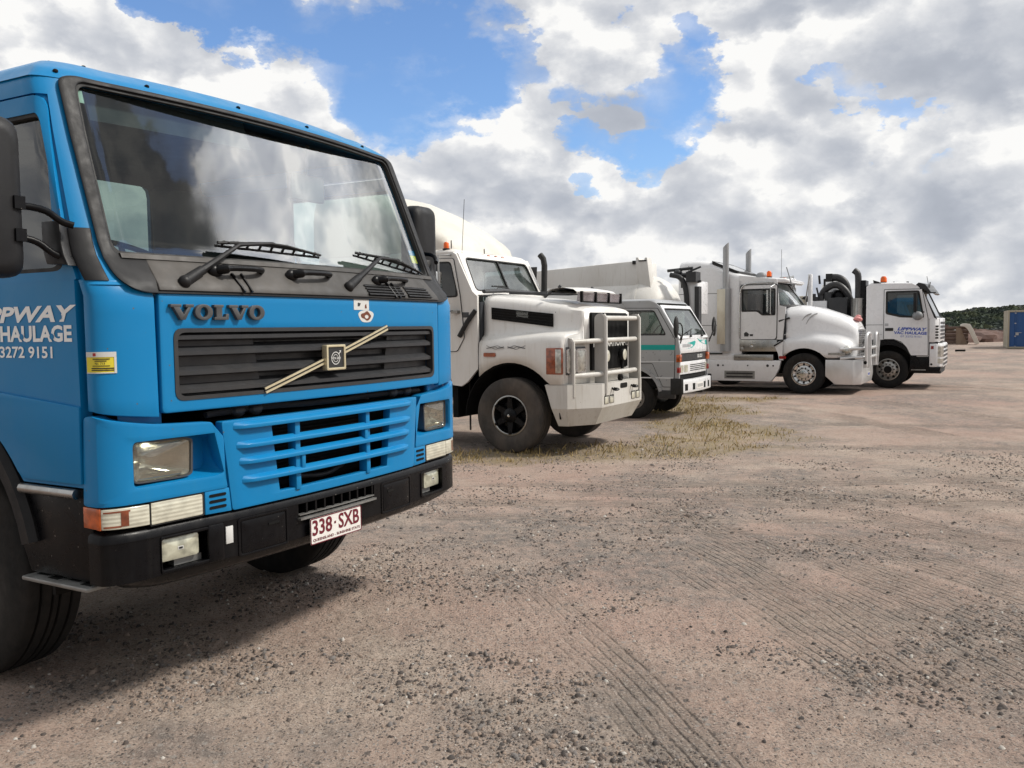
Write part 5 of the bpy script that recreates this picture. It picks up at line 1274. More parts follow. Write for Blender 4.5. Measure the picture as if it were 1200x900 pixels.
# front closure of the guards
h_ = [slant(p) for p in hsec(.835, 1)]
for q in (1, -1):
    cap = [(q * a, b, c) for a, b, c in h_[6:]] + [(q * .81, 1.003, .975)]
    mb.add(cap, [tuple(range(len(cap)))])
hc = [(a, b, c) for a, b, c in h_[:7]] + [(.81, 1.003, .975)]
cap = [(-a, b, c) for a, b, c in hc[::-1]] + hc[1:]
mb.add(cap, [tuple(range(len(cap)))])
# nose
def nsec(y, sc=0):
    zt_ = lin(ZT, y); w_ = .805 - sc; 
    return [(-w_, y, .975), (-w_, y, zt_ - .15 - sc), (-w_ + .015, y, zt_ - .085 - sc), (-w_ + .055, y, zt_ - .035 - sc), (-w_ + .14, y, zt_ - .012 - sc), (0, y, zt_ + .012 - sc), (w_ - .14, y, zt_ - .012 - sc), (w_ - .055, y, zt_ - .035 - sc), (w_ - .015, y, zt_ - .085 - sc), (w_, y, zt_ - .15 - sc), (w_, y, .975)]
hb = [(-lin(HW, .835), .835, .975)] 
mb2 = [nsec(.80), nsec(.95), nsec(.99), nsec(1.01, .012), nsec(1.018, .03)]
bn = mb.build('bonnet', M['cream'], T_, ang=42, thick=.012)
mb = MB(); mb.loft([[(x_, y_, z_) for x_, z_ in ((-.55, .6), (.55, .6), (.55, 1.85), (-.55, 1.85))] for y_ in (-.5, .9)]); mb.box(-1.0, 1.0, -1.02, -.93, .45, 1.2); mb.build('engine', M['dark'], T_)
for q in (1, -1):
    mb = MB(); secs = []
    for k in range(20):
        t = math.radians(0 + 180 * k / 19); c, s_ = math.cos(t), math.sin(t); R_ = .745
        secs.append([(q * .5, .03 + R_ * c, .5 + R_ * s_), (q * 1.13, .03 + R_ * c, .5 + R_ * s_), (q * 1.13, .03 + (R_ + .01) * c, .5 + (R_ + .01) * s_), (q * .5, .03 + (R_ + .01) * c, .5 + (R_ + .01) * s_)])
    mb.loft(secs); mb.build('inner_guard', M['dark'], T_)
    hwm = .905
    mb = MB(); fr = Fr((q * .935, .17, 1.89), (q * -.065, 1, -.005) , (0, 0, 1)); fr.n = Vector((q, 0, 0)); fr.u = fr.u.normalized()
    mb.prism(fr, [(-.53, -.02), (.41, -.135), (.41, .045), (-.53, .145)], -.01, .014); v_t = mb.build('bonnet_vent', M['dark'], bn)
    mb = MB()
    for k in range(4): mb.prism(fr, [(-.52, .005 + k * .035), (.40, -.105 + k * .042), (.40, -.10 + k * .042), (-.52, .010 + k * .035)], .014, .018)
    mb.build('vent_louvre', M['black_trim'], v_t)
    mb = MB(); mb.prism(fr, [(-.14, .01), (.04, -.01), (.04, .07), (-.14, .09)], .012, .0165); mb.build('vent_opening', M['glass_pale'], v_t)
    mb = MB(); mb.tube([(q * 1.15, -.80, 1.63), (q * 1.15, -.66, 1.84), (q * 1.10, -.55, 2.0)], .036, 8); mb.build('bonnet_strap', M['rubber'], T_)
    mb = MB(); mb.box(min(q * 1.10, q * 1.112), max(q * 1.10, q * 1.112), -.80, -.66, 1.90, 1.975); mb.build('model_plate', M['grey_letter'], T_, bevel=.004)
    mb = MB(); mb.prism(sx(q, 1.150), roundpoly(rect(-.39, -.20, 1.345, 1.40), .015), 0, .02); mb.build('side_marker', M['amber_dull'], bn)
    mb = MB()
    for k in (-1, 1):
        for j in range(3): mb.tube([(q * 1.168, -.03 + k * (.03 + .28 * i / 11), 1.475 + .016 * math.sin(i * .9 + j * 2) + (j - 1) * .010) for i in range(12)], .0035, 4)
    mb.build('scroll_decal', M['grey_letter'], bn)
    mb = MB()
    for k, (a0, b0, a1, b1) in enumerate(((.60, 1.93, .82, 1.76), (.62, 1.86, .72, 1.80), (.66, 1.81, .78, 1.74), (.60, 1.96, .66, 1.86), (.64, 1.89, .76, 1.78))):
        mb.tube([(q * (lin(HW, a0 + (a1 - a0) * t) + .006), a0 + (a1 - a0) * t, b0 + (b1 - b0) * t - .02 * math.sin(t * PI)) for t in [i / 6 for i in range(7)]], .004, 4)
    mb.build('feather_decal', M['grey_letter'], bn)
    # headlamp box
    hf = Fr((q * .81, 1.008, 0), tuple(Vector((q * .34, -.167, 0)).normalized()), (0, 0, 1)); hf.n = Vector((q * .167, .34, 0)).normalized()
    mb = MB(); mb.prism(hf, rect(.0, .335, 1.10, 1.48), -.01, .02); hb_ = mb.build('headlamp_box', M['grey_letter'], bn, bevel=.01)
    for x_ in (.255, .085):
        mb = MB(); mb.fill(hf, quad4(rect(x_ - .07, x_ + .07, 1.14, 1.44), .03), .0, .030, 3, dome=.01); mb.build('headlamp', M['lamp'], hb_)
        mb = MB(); mb.ring(hf, quad4(rect(x_ - .082, x_ + .082, 1.125, 1.455), .03), quad4(rect(x_ - .066, x_ + .066, 1.145, 1.435), .03), .015, .036, 1); mb.build('lamp_bezel', M['chrome'], hb_)
    mb = MB(); mb.prism(sx(q, 1.150), rect(.60, .84, 1.11, 1.47), -.02, .036); mb.build('turn_signal', M['amber_dull'], bn, bevel=.012)
    mb = MB(); mb.prism(sx(q, 1.184), rect(.745, .83, 1.13, 1.45), 0, .006); mb.build('turn_signal_reflector', M['lamp'], bn, bevel=.003)
# grille
mb = MB(); mb.prism(frontR(1.018), roundpoly(rect(-.655, .655, 1.14, 1.945), .03), -.005, .012); g = mb.build('radiator_grille', M['dark'], bn)
mb = MB()
for k in range(27): mb.box(-.63 + k * .0485 - .009, -.63 + k * .0485 + .009, 1.03, 1.055, 1.155, 1.93)
mb.build('grille_bar', M['rubber'], g, bevel=.003)
mb = MB(); add_text(mb, frontR(1.057), 'INTERNATIONAL', -.63, 1.465, .125, 1.27, .002, bold=.02); mb.build('name_lettering', M['paper'], g, recalc=False)
# bonnet-mounted bug deflector / lamp bar
mb = MB(); secs = []
for y_, z_, w_ in ((.42, 2.27, .66), (.50, 2.30, .70), (.70, 2.31, .73), (.85, 2.285, .72), (.89, 2.25, .70), (.88, 2.22, .68), (.70, 2.235, .68), (.45, 2.245, .64)):
    secs.append([(x_ * w_, y_ - .05 * abs(x_) ** 3, z_ - .015 * abs(x_) ** 2) for x_ in (-1, -.8, -.5, 0, .5, .8, 1)])
mb.grid(list(zip(*[[tuple(p) for p in r] for r in secs])), wrap=True)
ld = mb.build('bonnet_scoop', M['cream'], bn, ang=50)
mb = MB(); mb.loft([[(x_, y_, z_) for y_, z_ in ((.84, 2.10), (.905, 2.10), (.925, 2.225), (.86, 2.225))] for x_ in (-.70, -.3, .3, .70)]); mb.build('clear_deflector', M['glass_smoke'], ld)
mb = MB()
for x_ in (-.70, -.24, .23, .70): mb.box(x_ - .018, x_ + .018, .90, .935, 2.09, 2.24)
mb.box(-.71, .71, .90, .915, 2.085, 2.105)
mb.build('deflector_clip', M['dark'], ld)
mb = MB()
for x_ in (.58, -.58): mb.tube([(x_, .45, 2.25), (x_ * 1.02, .1, 2.24), (x_ * 1.1, -.3, 2.26)], .010, 6)
mb.tube([(.86, .42, 2.16), (.80, .50, 2.24)], .02, 6); mb.tube([(-.95, -.5, 2.28), (.3, -.52, 2.30), (.95, -.5, 2.27)], .03, 8); mb.tube([(.3, -.45, 2.26), (.05, .1, 2.235), (-.1, .5, 2.24)], .018, 6)
mb.tube([(.60, .52, 2.30), (.60, .55, 2.33)], .022, 8); mb.tube([(-.35, .60, 2.31), (-.35, .62, 2.335)], .022, 8)
mb.build('deflector_stay', M['grille_black'], bn)
mb = MB()
mb.tube([(.62, -.50, 2.27), (.40, -.58, 2.35), (.12, -.56, 2.34)], .009, 6); mb.tube([(.55, -.60, 2.36), (.15, -.60, 2.37)], .010, 6); mb.build('wiper', M['rubber'], T_)

# bumper, three faces with a chamfer under
mb = MB()
def bsec(pl, z): return [(x_, y_, z) for x_, y_ in pl]
P0 = [(1.15, .56), (1.15, .90), (.74, 1.235), (-.74, 1.235), (-1.15, .90), (-1.15, .56), (-.9, .56), (-.9, .85), (-.6, 1.0), (.6, 1.0), (.9, .85), (.9, .56)]
P2 = [(1.06, .72), (1.04, .86), (.68, 1.10), (-.68, 1.10), (-1.04, .86), (-1.06, .72), (-.9, .72), (-.88, .82), (-.6, .98), (.6, .98), (.88, .82), (.9, .72)]
P1 = [(1.15, .66), (1.15, .90), (.74, 1.235), (-.74, 1.235), (-1.15, .90), (-1.15, .66), (-.9, .66), (-.9, .85), (-.6, 1.0), (.6, 1.0), (.9, .85), (.9, .66)]
mb.loft([bsec(P2, .40), bsec(P1, .645), bsec(P0, .965)])
bp_ = mb.build('bumper', M['bumper_paint'], T_, bevel=.005, ang=12)
mb = MB(); mb.panel(top(.967), [(1.15, .58), (1.15, .90), (.74, 1.235), (-.74, 1.235), (-1.15, .90), (-1.15, .58), (-.5, .58), (.5, .58)], [], 0, .006); mb.build('bumper_top', M['bumper_paint'], bp_)
mb = MB()
for x_ in (.60, .42, -.40, -.58): mb.prism(front(1.236), rect(x_ - .075, x_ + .075, .685, .80), -.004, .004)
mb.build('lamp_opening', M['dark'], bp_)
for x_ in (.60, .42, -.40, -.58):
    mb = MB(); mb.prism(front(1.240), rect(x_ - .05, x_ + .07, .69, .785), 0, .006); mb.build('bumper_lamp', M['lamp_clear'], bp_, bevel=.002)
mb = MB(); mb.prism(front(1.236), roundpoly(rect(-.16, .10, .87, .94), .03), -.002, .004); mb.build('tow_opening', M['dark'], bp_)
for x_ in (.36, -.36):
    mb = MB(); mb.tube([(x_ - .03, 1.23, .885), (x_ - .02, 1.30, .88), (x_ + .02, 1.33, .87), (x_ + .08, 1.29, .865), (x_ + .04, 1.235, .89)], .014, 8, smooth=1); mb.build('tow_shackle', M['black_bumper'], bp_)
mb = MB(); mb.lathe((.02, 1.18, 1.02), 'y', [(0, .001), (0, .045), (.05, .045), (.05, .03), (.02, .001)], 16); mb.build('horn', M['dark'], bp_)
# bull bar
BBm = M['bumper_paint']
bb = None
for zz, outer in ((1.56, True), (1.865, False), (1.10, True)):
    mb = MB(); y_ = 1.19
    pts = ([(-1.06, .89, zz - .02)] if outer else []) + [(-.63, y_, zz), (.63, y_, zz)] + ([(1.06, .89, zz - .02)] if outer else [])
    mb.tube(pts, .035, 12)
    o_ = mb.build('bull_bar' if bb is None else 'cross_tube', BBm, T_ if bb is None else bb)
    if bb is None: bb = o_
for x_, y0, y1, z0, z1 in ((1.06, .80, .955, .77, 1.60), (-1.06, .80, .955, .77, 1.60), (.63, 1.08, 1.245, .80, 1.93), (-.63, 1.08, 1.245, .80, 1.93)):
    mb = MB(); q = 1 if x_ > 0 else -1; w2 = (y1 - y0) / 2
    mb.prism(sx(q, abs(x_)), [(y0, z0 + .05), (y1, z0)] + [(y0 + w2 + w2 * math.cos(t), z1 - w2 + w2 * math.sin(t)) for t in [i * PI / 10 for i in range(11)]], -.014, .014)
    mb.build('bar_post', M['post_grey'], bb)
    mb = MB(); mb.tube([(x_, y1, z0 + .03), (x_, y1, z1 - .06), (x_, y1 - .03, z1 - .015)], .024, 8); mb.build('bar_post_edge', BBm, bb)
for x_ in (.30, -.34):
    mb = MB(); mb.lathe((x_, 1.10, 1.335), 'y', [(-.08, .001), (-.07, .05), (-.02, .085), (.03, .088), (.035, .082)], 24); dl = mb.build('driving_lamp', M['rubber'], bb)
    mb = MB(); mb.lathe((x_, 1.132, 1.335), 'y', [(0, .082), (.008, .06), (.010, .03), (.011, .001)], 24); mb.build('lamp_lens', M['lamp_clear'], dl)
    mb = MB(); mb.box(x_ - .015, x_ + .015, 1.07, 1.10, 1.13, 1.27); mb.build('lamp_bracket', M['dark'], dl)
# steps, tank below the cab, chassis, wheels
for q in (1, -1):
    mb = MB(); mb.box(min(q * 1.0, q * 1.1), max(q * 1.0, q * 1.1), -2.0, -1.02, .95, 1.18); mb.build('cab_step', M['bumper_paint'], T_, bevel=.01)
for q in (1, -1):
    mb = MB(); mb.lathe((q * 1.10, -1.12, 1.26), 'x', [(0, .055), (q * .02, .05), (q * .022, .001)], 20); fc_ = mb.build('fuel_filler_cap', M['steel'], T_)
    mb = MB(); mb.lathe((q * .72, 0, 0), 'x', [(0, .001)], 4) if False else mb.box(q * .8 - .01, q * .8 + .01, -.86, -.84, .25, .95); mb.build('mud_flap', M['rubber'], T_)
    wheel(T_, q * 1.15, 0, .525, .525, .30, 'spoke', q, rr=.275, dusty=True)
for yy in (-4.6, -5.9):
    for q in (1, -1): wheel(T_, q * 1.22, yy, .525, .525, .56, 'spoke', q, rr=.275, name='rear_wheel')
mb = MB(); mb.box(-.45, -.37, -6.8, .9, .85, 1.12); mb.box(.37, .45, -6.8, .9, .85, 1.12); mb.box(-1, 1, -.07, .07, .42, .58); mb.box(-.7, -.45, -3.6, -2.2, .5, 1.1); mb.box(.45, 1.1, -3.6, -2.3, .45, 1.1); mb.box(-.45, .45, -6.7, -2.1, .9, 1.1)
for y_ in (-4.6, -5.9): mb.box(-1, 1, y_ - .08, y_ + .08, .45, .6)
mb.build('chassis', M['dark'], T_)
mb = MB(); mb.tube([(-1.12, -.60, 1.9), (-1.12, -.58, 2.75), (-1.12, -.60, 2.86), (-1.12, -.66, 2.93)], .05, 12); mb.build('air_intake', M['rubber'], T_)
mb = MB(); mb.hexa([(-1.18, -.95, 2.50), (-1.42, -.95, 2.50), (-1.42, -.88, 2.52), (-1.18, -.88, 2.52), (-1.18, -.95, 2.74), (-1.45, -.95, 2.76), (-1.45, -.88, 2.76), (-1.18, -.88, 2.74)]); mb.build('wing_mirror', M['dark'], T_, bevel=.01)
mb = MB(); mb.box(1.30, 1.48, -1.02, -.97, 2.05, 2.55); w_ = mb.build('wing_mirror', M['chrome'], T_, bevel=.015)
mb = MB(); mb.tube([(1.10, -.95, 2.80), (1.40, -.97, 2.78), (1.40, -.97, 1.98), (1.10, -.93, 2.0)], .014, 8); mb.box(1.10, 1.2, -.9, -.80, 1.96, 2.0); mb.build('mirror_arm', M['steel'], w_)
# ------------------------------------------------------------------ small silver cab-over truck with the teal stripe
SU = thing('light_truck', 'small silver and white cab-over truck with a teal stripe between the two white prime movers', 'truck', (2.706, 17.454, 0), A0)
def isu_side(q):
    mb = MB()
    out_ = [(-.75, .62), (-.42, .62), (-.40, .72)] + [p for p in arcpts(.02, .42, .53, math.radians(142), math.radians(14), 10)] + [(.60, .50), (.84, .50), (.90, .62), (.93, 1.25), (.885, 1.54), (.56, 2.07), (.46, 2.17), (.35, 2.21), (-.68, 2.21), (-.75, 2.12)]
    win = roundpoly([(-.55, 1.575), (.665, 1.575), (.435, 2.03), (-.55, 2.04)], [.04, .06, .05, .04])
    mb.panel(sx(q, .855), out_, [win], 0, .05); cs = mb.build('cab_side', M['silver'], SU, ang=30)
    mb = MB(); d_ = [(-.56, .70)] + [p for p in arcpts(.02, .42, .56, math.radians(150), math.radians(35), 8)][0:0] + [(-.56, 1.05), (.40, 1.05), (.60, .62), (.815, .62), (.835, 1.50), (.50, 2.07), (-.56, 2.09)]
    mb.panel(sx(q, .900), roundpoly(d_, .02), [win], 0, .012); dr = mb.build('door', M['silver'], SU, ang=30)
    o6 = roundpoly(d_, .02); mb = MB(); mb.tube([(q * .906, a, b) for a, b in o6 + o6[:1]], .008, 5); mb.build('door_gap', M['grille_black'], dr)
    mb = MB(); mb.sheet(sx(q, .898), [(-.57, 1.56), (.69, 1.56), (.45, 2.05), (-.57, 2.06)], 1, 1); mb.build('door_window', M['glass_side'], dr, recalc=False)
    mb = MB(); mb.ring(sx(q, .905), quad4([(-.555, 1.57), (.672, 1.57), (.438, 2.035), (-.555, 2.045)], .05), quad4([(-.535, 1.59), (.645, 1.59), (.425, 2.015), (-.535, 2.025)], .05), -.01, .010, 1); mb.build('window_seal', M['rubber'], dr)
    mb = MB(); mb.prism(sx(q, .912), rect(-.56, .835, 1.30, 1.395), 0, .002); mb.build('teal_band', M['teal'], dr)
    mb = MB(); mb.prism(sx(q, .912), rect(-.50, .80, .775, .795), 0, .004); mb.prism(sx(q, .912), rect(-.50, .82, 1.08, 1.09), 0, .003); mb.build('door_crease', M['white'], dr)
    mb = MB(); mb.box(min(q * .91, q * .935), max(q * .91, q * .935), -.45, -.30, 1.44, 1.475); mb.build('door_handle', M['rubber'], dr, bevel=.008)
    mb = MB(); secs = []
    for k in range(15):
        t = math.radians(12 + 130 * k / 14); c, s_ = math.cos(t), math.sin(t)
        secs.append([(q * .88, .02 + .52 * c, .42 + .52 * s_), (q * .93, .02 + .52 * c, .42 + .52 * s_), (q * .93, .02 + .575 * c, .42 + .575 * s_), (q * .88, .02 + .575 * c, .42 + .575 * s_)])
    mb.loft(secs); mb.build('wheel_arch', M['silver'], SU)
    mb = MB(); mb.box(min(q * .80, q * .91), max(q * .80, q * .91), .50, .82, .40, .56); mb.build('entry_step', M['grille_black'], SU, bevel=.01)
    # mirror
    mb = MB(); xm = q * 1.13 if q == 1 else -1.24
    mb.ball((xm, .93, 1.72), .08, .045, .20, 10, 14); mi = mb.build('wing_mirror', M['rubber'], SU)
    mb = MB(); mb.tube([(xm, .93, 1.80), (q * 1.02, 1.0, 1.78), (q * .93, .99, 1.60), (q * .89, .93, 1.42)], .012, 8, smooth=1); mb.tube([(xm, .93, 1.62), (q * 1.0, .98, 1.58), (q * .90, .93, 1.48)], .010, 8, smooth=1); mb.build('mirror_arm', M['rubber'], mi)
for q in (1, -1): isu_side(q)
WS = Fr((0, .895, 1.53), (-1, 0, 0), tuple(Vector((0, -.34, .56)).normalized())); WS.n = Vector((0, .56, .34)).normalized()
mb = MB(); mb.panel(WS, [(-.90, -.03), (.90, -.03), (.875, .70), (-.875, .70)], [roundpoly([(-.845, .03), (.845, .03), (.79, .625), (-.79, .625)], .07)], -.03, .006); mb.build('windscreen_frame', M['white'], SU)
mb = MB(); mb.sheet(WS, [(-.86, .02), (.86, .02), (.80, .64), (-.80, .64)], 1, 1, -.008); w_ = mb.build('windscreen', M['glass_pale'], SU, recalc=False)
mb = MB(); mb.ring(WS, quad4([(-.85, .025), (.85, .025), (.795, .63), (-.795, .63)], .07), quad4([(-.83, .043), (.83, .043), (.778, .612), (-.778, .612)], .06), -.01, .012, 1); mb.build('windscreen_seal', M['rubber'], w_)
for u in (-.25, .45):
    mb = MB(); mb.tube([WS(u, .01, .03), WS(u + .16, .10, .035), WS(u + .20, .13, .03)], .010, 6); mb.tube([WS(u - .12, .08, .025), WS(u + .34, .16, .025)], .010, 6); mb.ball(WS(u, .0, .03), .03, .03, .02, 6, 8); mb.build('wiper', M['rubber'], SU)
mb = MB(); rows = []
for z, w_2, y0, y1 in ((2.17, .905, .50, -.75), (2.205, .90, .46, -.75), (2.235, .86, .40, -.72), (2.25, .75, .28, -.66), (2.255, .5, .1, -.5)): rows.append([(a, b, z) for a, b in roundpoly([(-w_2, y1), (w_2, y1), (w_2, y0), (-w_2, y0)], [.04, .04, .14, .14], 4)])
mb.loft(rows); mb.build('roof', M['silver'], SU, ang=60)
# front face
def ff(u, v, d): return (-u, .915 - .035 * (u / .9) ** 2 + d - .06 * max(0, v - 1.3), v)
mb = MB(); mb.patch(ff, rect(-.90, .90, 1.23, 1.56), 12, 5, -.04, .01); fpn = mb.build('front_panel', M['white'], SU, bevel=.01)
mb = MB()
mb.panel(ff, [(-.90, 1.30), (-.35, 1.315), (-.16, 1.33), (-.02, 1.37), (.06, 1.43), (.00, 1.455), (-.30, 1.425), (-.90, 1.395)], [], .010, .013)
mb.panel(ff, [(.90, 1.36), (.55, 1.39), (.30, 1.44), (.18, 1.50), (.30, 1.47), (.60, 1.46), (.90, 1.455)], [], .010, .013)
mb.build('teal_swoosh', M['teal'], fpn)
mb = MB()
for k in range(6): mb.prism(ff, [(-.68 + k * .075, 1.345), (-.63 + k * .075, 1.345), (-.62 + k * .075, 1.40), (-.665 + k * .075, 1.40)], .013, .0145)
mb.build('swoosh_lettering', M['silver'], fpn)
mb = MB(); mb.patch(ff, rect(-.73, .80, 1.09, 1.215), 12, 2, -.03, .002); gg = mb.build('upper_grille', M['grille_black'], SU)
mb = MB(); add_text(mb, ff, 'ISUZU', .18, 1.125, .065, .34, .004, bold=.03); mb.build('name_lettering', M['paper'], gg, recalc=False)
mb = MB(); mb.patch(ff, rect(-.88, .88, .84, 1.075), 12, 3, -.04, .006); lp = mb.build('lamp_panel', M['white'], SU, bevel=.01)
mb = MB()
for k in range(4): mb.patch(ff, rect(-.28, .72, .89 + k * .035, .905 + k * .035), 6, 1, .003, .009)
mb.build('lower_grille', M['dark'], lp)
for a, b_ in ((-.83, -.65), (-.60, -.42), (.74, .86)):
    mb = MB(); mb.fill(ff, quad4(rect(a, b_, .88, 1.01), .015, 3, 3), -.01, .012, 2); mb.build('headlamp', M['lamp_fog'], lp)
for q in (1, -1):
    mb = MB(); mb.box(min(q * .80, q * .925), max(q * .80, q * .925), .86, .935, 1.075, 1.215); mb.build('turn_signal', M['amber'], SU, bevel=.008)
    mb = MB(); mb.box(min(q * .83, q * .915), max(q * .83, q * .915), .87, .925, .88, .98); mb.build('side_reflector', M['red_lens'], SU, bevel=.006)
mb = MB(); mb.patch(ff, rect(-.86, .86, .76, .84), 8, 1, -.06, -.02); mb.build('bumper_gap', M['dark'], SU)
def fb_(u, v, d): return (-u, 1.01 - .06 * (u / .9) ** 2 + d, v)
mb = MB(); mb.patch(fb_, rect(-.90, .90, .50, .745), 14, 3, -.12, .02); bu = mb.build('bumper', M['white'], SU, bevel=.02)
mb = MB()
for u in (-.72, -.36, .30, .62): mb.patch(fb_, rect(u - .065, u + .065, .545, .665), 2, 1, .015, .022)
mb.build('bumper_opening', M['dark'], bu)
mb = MB(); mb.patch(fb_, rect(-.22, .18, .555, .665), 2, 1, .02, .026); npl = mb.build('number_plate', M['plate_white'], bu)
mb = MB()
for k in range(6): mb.patch(fb_, rect(-.17 + k * .055, -.135 + k * .055, .58, .64), 1, 1, .026, .0275)
mb.build('plate_marks', M['silver'], npl)
for q in (1, -1):
    mb = MB(); mb.loft([[(q * x_, y_, z_) for x_, y_ in ((.90, .74), (.925, .76), (.915, .95), (.88, .99))] for z_ in (.48, .78)]); mb.build('bumper_end', M['rubber'], SU, bevel=.01)
    wheel(SU, q * .86, 0, .40, .40, .22, 'disc', q, rr=.21)
    wheel(SU, q * .90, -3.2, .40, .40, .42, 'disc', q, rr=.21, name='rear_wheel')
mb = MB(); mb.box(-.84, .84, -.72, .85, .60, 1.02); mb.box(-.35, .35, -4.6, .8, .55, .72); mb.box(-.8, .8, -.05, .05, .35, .45); mb.box(-.83, .83, -.76, -.70, .7, 2.15); mb.build('chassis', M['dark'], SU)
mb = MB(); mb.box(-.84, .84, .55, .87, 1.02, 1.50); mb.build('dashboard', M['dash'], SU, bevel=.03)
for x_ in (-.45, .45):
    mb = MB(); mb.box(x_ - .24, x_ + .24, -.45, .05, 1.05, 1.3); mb.hexa([(x_ - .22, -.6, 1.2), (x_ + .22, -.6, 1.2), (x_ + .22, -.45, 1.2), (x_ - .22, -.45, 1.2), (x_ - .18, -.68, 1.9), (x_ + .18, -.68, 1.9), (x_ + .18, -.58, 1.9), (x_ - .18, -.58, 1.9)]); mb.build('seat', M['seat'], SU, bevel=.03)
mb = MB(); mb.tube([(.45 + .2 * math.cos(t), .32 + .1 * math.sin(t), 1.60 + .17 * math.sin(t)) for t in [k * PI / 12 for k in range(25)]], .012, 6); mb.build('steering_wheel', M['rubber'], SU)
mb = MB(); mb.box(-.95, .95, -4.7, -.85, .78, .90); mb.box(-.95, .95, -.90, -.85, .9, 1.5); mb.build('tray', M['alum'], SU, bevel=.01)
# ------------------------------------------------------------------ white prime mover with twin stacks and sleeper
KW = thing('prime_mover', 'glossy white prime mover with sleeper cab, two tall silver exhaust stacks and polished bull bar', 'truck', (7.795, 23.011, 0), A0)
K = KW
W1 = M['white']
def ksec(y, w_, zt, zb, r=.12):
    return [(a, y, b) for a, b in roundpoly([(w_, zb), (w_, zt), (-w_, zt), (-w_, zb)], [.01, r, r, .01], 5)]
# sleeper
mb = MB()
SL = [(-3.24, 3.33, .22), (-3.20, 3.40, .2), (-3.05, 3.435, .2), (-2.70, 3.435, .2), (-2.43, 3.40, .2), (-2.20, 3.30, .2), (-2.0, 3.20, .2), (-1.80, 3.11, .2), (-1.62, 3.045, .18), (-1.55, 3.02, .18)]
mb.loft([ksec(y, 1.08 if k else 1.04, z, .98, r) for k, (y, z, r) in enumerate(SL)]); sl_ = mb.build('sleeper', W1, K, ang=50)
for q in (1, -1):
    mb = MB(); mb.box(min(q * 1.075, q * 1.084), max(q * 1.075, q * 1.084), -3.22, -2.12, 2.555, 2.567); mb.box(min(q * 1.075, q * 1.084), max(q * 1.075, q * 1.084), -3.22, -2.12, 1.73, 1.742); mb.box(min(q * 1.075, q * 1.084), max(q * 1.075, q * 1.084), -2.96, -2.95, 2.56, 3.30)
    mb.build('panel_seam', M['grille_black'], sl_)
    mb = MB(); mb.box(min(q * 1.075, q * 1.092), max(q * 1.075, q * 1.092), -2.66, -2.49, 2.23, 2.47); ve = mb.build('side_vent', W1, sl_, bevel=.008)
    mb = MB(); mb.lathe((q * 1.092, -2.575, 2.36), 'x', [(0, .05), (q * .006, .045), (q * .007, .001)], 16); mb.box(min(q * 1.09, q * 1.097), max(q * 1.09, q * 1.097), -2.63, -2.52, 2.25, 2.29); mb.build('vent_badge', M['silver'], ve)
# roof windows of the sleeper on the sloping front
sw = Fr((0, -2.43, 3.405), (-1, 0, 0), tuple(Vector((0, -.85, .40)).normalized())); 
def slope(u, v, d): return (u, -2.36 + v, 3.385 - v * .43 + d)
mb = MB(); mb.ring(slope, quad4([(-1.04, .0), (1.04, .0), (.98, .70), (-.98, .70)], .08, 4, 8), quad4([(-.99, .045), (.99, .045), (.935, .655), (-.935, .655)], .06, 4, 8), -.05, .030, 1); mb.build('roof_window_frame', M['rubber'], sl_)
mb = MB(); mb.fill(slope, quad4([(-1.0, .04), (1.0, .04), (.94, .66), (-.94, .66)], .06, 4, 8), -.05, .026, 2); mb.build('roof_window', M['grey_window'], sl_)
